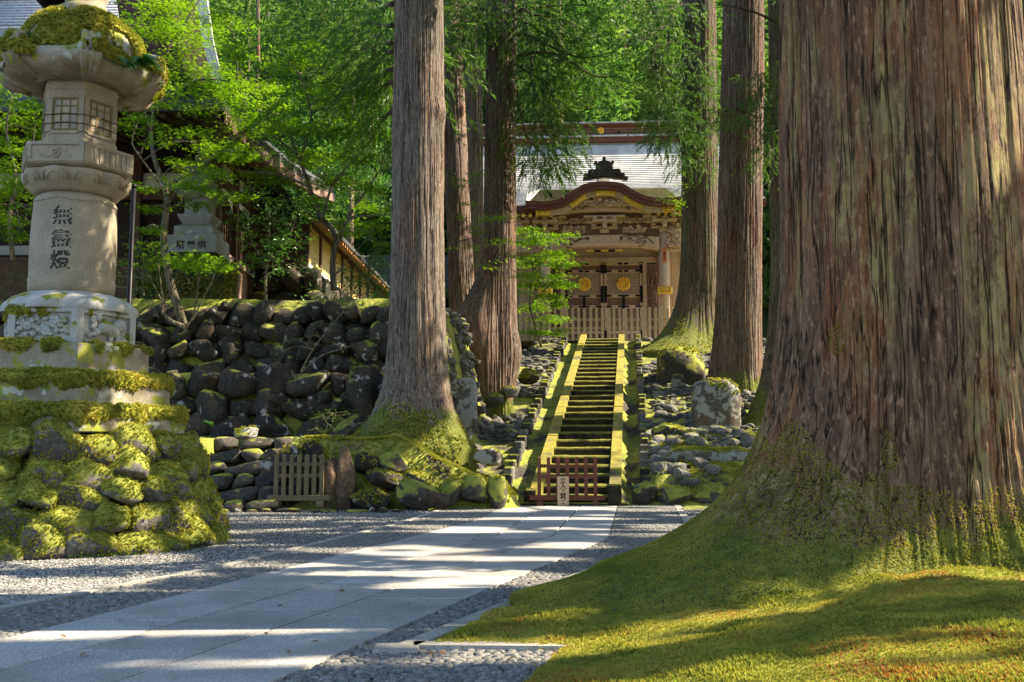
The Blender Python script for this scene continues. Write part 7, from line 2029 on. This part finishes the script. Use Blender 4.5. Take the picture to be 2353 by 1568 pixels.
# ------------------------------------------------------------------ real moss tufts on stones, ledges and roots
FUZZ = [tuft(700+i, 6, .9, .22) for i in range(4)]
def world_of(o):
    M = o.matrix_basis.copy(); p = o.parent
    while p is not None: M = p.matrix_basis @ M; p = p.parent
    return np.array(M)
groups = {}
for o, dens in MOSSY:
    me = o.data; nv = len(me.vertices); v = np.empty(nv*3, np.float32); me.vertices.foreach_get('co', v); v = v.reshape(-1, 3)
    M = world_of(o); v = v@M[:3, :3].T+M[:3, 3]
    np_ = len(me.polygons); ls = np.empty(np_, np.int32); lt = np.empty(np_, np.int32); me.polygons.foreach_get('loop_start', ls); me.polygons.foreach_get('loop_total', lt)
    li = np.empty(len(me.loops), np.int32); me.loops.foreach_get('vertex_index', li)
    a = v[li[ls]]; b = v[li[ls+1]]; c = v[li[ls+2]]; dq = v[li[ls+np.minimum(lt-1, 3)]]
    nrm_ = np.cross(b-a, c-a); ar = np.linalg.norm(nrm_, axis=1)*np.where(lt == 4, 1.0, .5); nrm_ /= np.maximum(np.linalg.norm(nrm_, axis=1, keepdims=True), 1e-12)
    cen = (a+c)/2; root = o
    while root.parent is not None: root = root.parent
    thick = o.name.startswith('moss_cushion'); base = root.name.startswith('stone_lantern') or o.name.startswith('block'); tr_ = o.name.startswith('trunk')
    dist = np.linalg.norm(cen-np.array([0, 0, EYE]), axis=1)
    face = (nrm_*(np.array([0, 0, EYE])-cen)).sum(1) > -.15*dist
    nz = fbm(cen*2.1, 4, 13)+.35*fbm(cen*7, 2, 14)
    if thick: w = np.ones(len(cen))
    elif tr_:
        h = cen[:, 2]-M[2, 3]; rad_ = np.hypot(cen[:, 0]-M[0, 3], cen[:, 1]-M[1, 3])
        left = sstep(.6, -.8, (cen[:, 0]-M[0, 3])/np.maximum(rad_, .1))
        n3 = fbm(cen*np.array([2.0, 2.0, .9]), 3, 17); w = sstep(.03, .08, n3*1.5+(.12 if root is T_BIG else .40)-h*(1.0 if root is T_BIG else .6)+1.15*left*(1 if root is T_BIG else 0)+.3*nrm_[:, 2])*sstep(2.4, 1.6, h)
    elif base: w = sstep(-.12, .12, nz+nrm_[:, 2]*.45+.22)
    else: w = sstep(.0, .2, nz+nrm_[:, 2]*.75-.38)
    # size of a tuft grows with distance: it is as fine as one can see
    s0 = float(np.clip(dist.min()*(.0013 if root is T_BIG else .0019), .008, .05))
    lam = ar*w*face*(np.abs(cen[:, 0]/np.maximum(cen[:, 1], .1)) < .56)/(s0*s0)*(.55 if not thick else .8)*min(1.0, dens if tr_ else 1.0)
    k = RNG.poisson(lam)
    if k.sum() == 0: continue
    i = np.repeat(np.arange(np_), k); n = len(i)
    r1, r2 = RNG.random(n), RNG.random(n); q4 = lt[i] == 4
    flip = (~q4) & (r1+r2 > 1); r1 = np.where(flip, 1-r1, r1); r2 = np.where(flip, 1-r2, r2)
    pt = a[i]+np.where(q4[:, None], (b[i]-a[i])*r1[:, None]*(1-r2[:, None])+(dq[i]-a[i])*r2[:, None]*(1-r1[:, None])+(c[i]-a[i])*(r1*r2)[:, None], (b[i]-a[i])*r1[:, None]+(c[i]-a[i])*r2[:, None])
    d = nrm_[i]+np.array([0, 0, .35])+RNG.normal(0, .25, (n, 3))
    groups.setdefault(root.name, []).append((pt, d, np.full(n, s0)*RNG.uniform(.7, 1.3, n)*(1.25 if thick else 1)))
# tuft templates point along +z: turn them to point along +x for scatter3
for f in FUZZ: f.v = [np.stack([q[:, 2], q[:, 1], -q[:, 0]], -1) for q in f.v]
TOTAL = 0
for rn, lst in groups.items():
    pt = np.vstack([q[0] for q in lst]); d = np.vstack([q[1] for q in lst]); s_ = np.concatenate([q[2] for q in lst])
    n = len(pt); TOTAL += n
    m = MB(); roll = RNG.uniform(0, 6.28, n)
    for q in range(4):
        k = np.arange(n) % 4 == q; scatter3(m, FUZZ[q], pt[k]-d[k]*.0, d[k], roll[k], s_[k])
    root = bpy.data.objects[rn]; Mi = np.linalg.inv(world_of(root))
    m.v = [v@Mi[:3, :3].T+Mi[:3, 3] for v in m.v]
    stuff(m.build('moss', M_moss, root))
# moss carpets on the knoll and on the lower slope
n = 26000
x_ = np.r_[RNG.uniform(-4.4, .1, n//2), RNG.uniform(2.5, 7.5, n//2)]; y_ = np.r_[RNG.uniform(20.4, 23.6, n//2), RNG.uniform(21.6, 27.5, n//2)]
z_ = rough_terr(x_, y_); u_, v_ = uv(x_, y_)
k = (fbm(np.c_[x_*.9, y_*.9, x_*0], 3, 91) > np.where(x_ < 1, -.35, -.08+.03*(y_-21.6))) & ((u_ < -1.25) | (u_ > 1.6)) & (z_ > .12)
x_, y_, z_ = x_[k], y_[k], z_[k]; n = len(x_); m = MB(); s_ = RNG.uniform(.03, .055, n); d = np.c_[RNG.normal(0, .3, (n, 2)), np.ones(n)]
for q in range(4):
    k = np.arange(n) % 4 == q; scatter3(m, FUZZ[q], np.c_[x_, y_, z_][k], d[k], RNG.uniform(0, 6.28, k.sum()), s_[k])
stuff(tag(m.build('slope_moss', M_moss), 'soft green moss growing over the knoll and the foot of the rubble slope', 'moss'))
print('MOSS TUFTS', TOTAL)
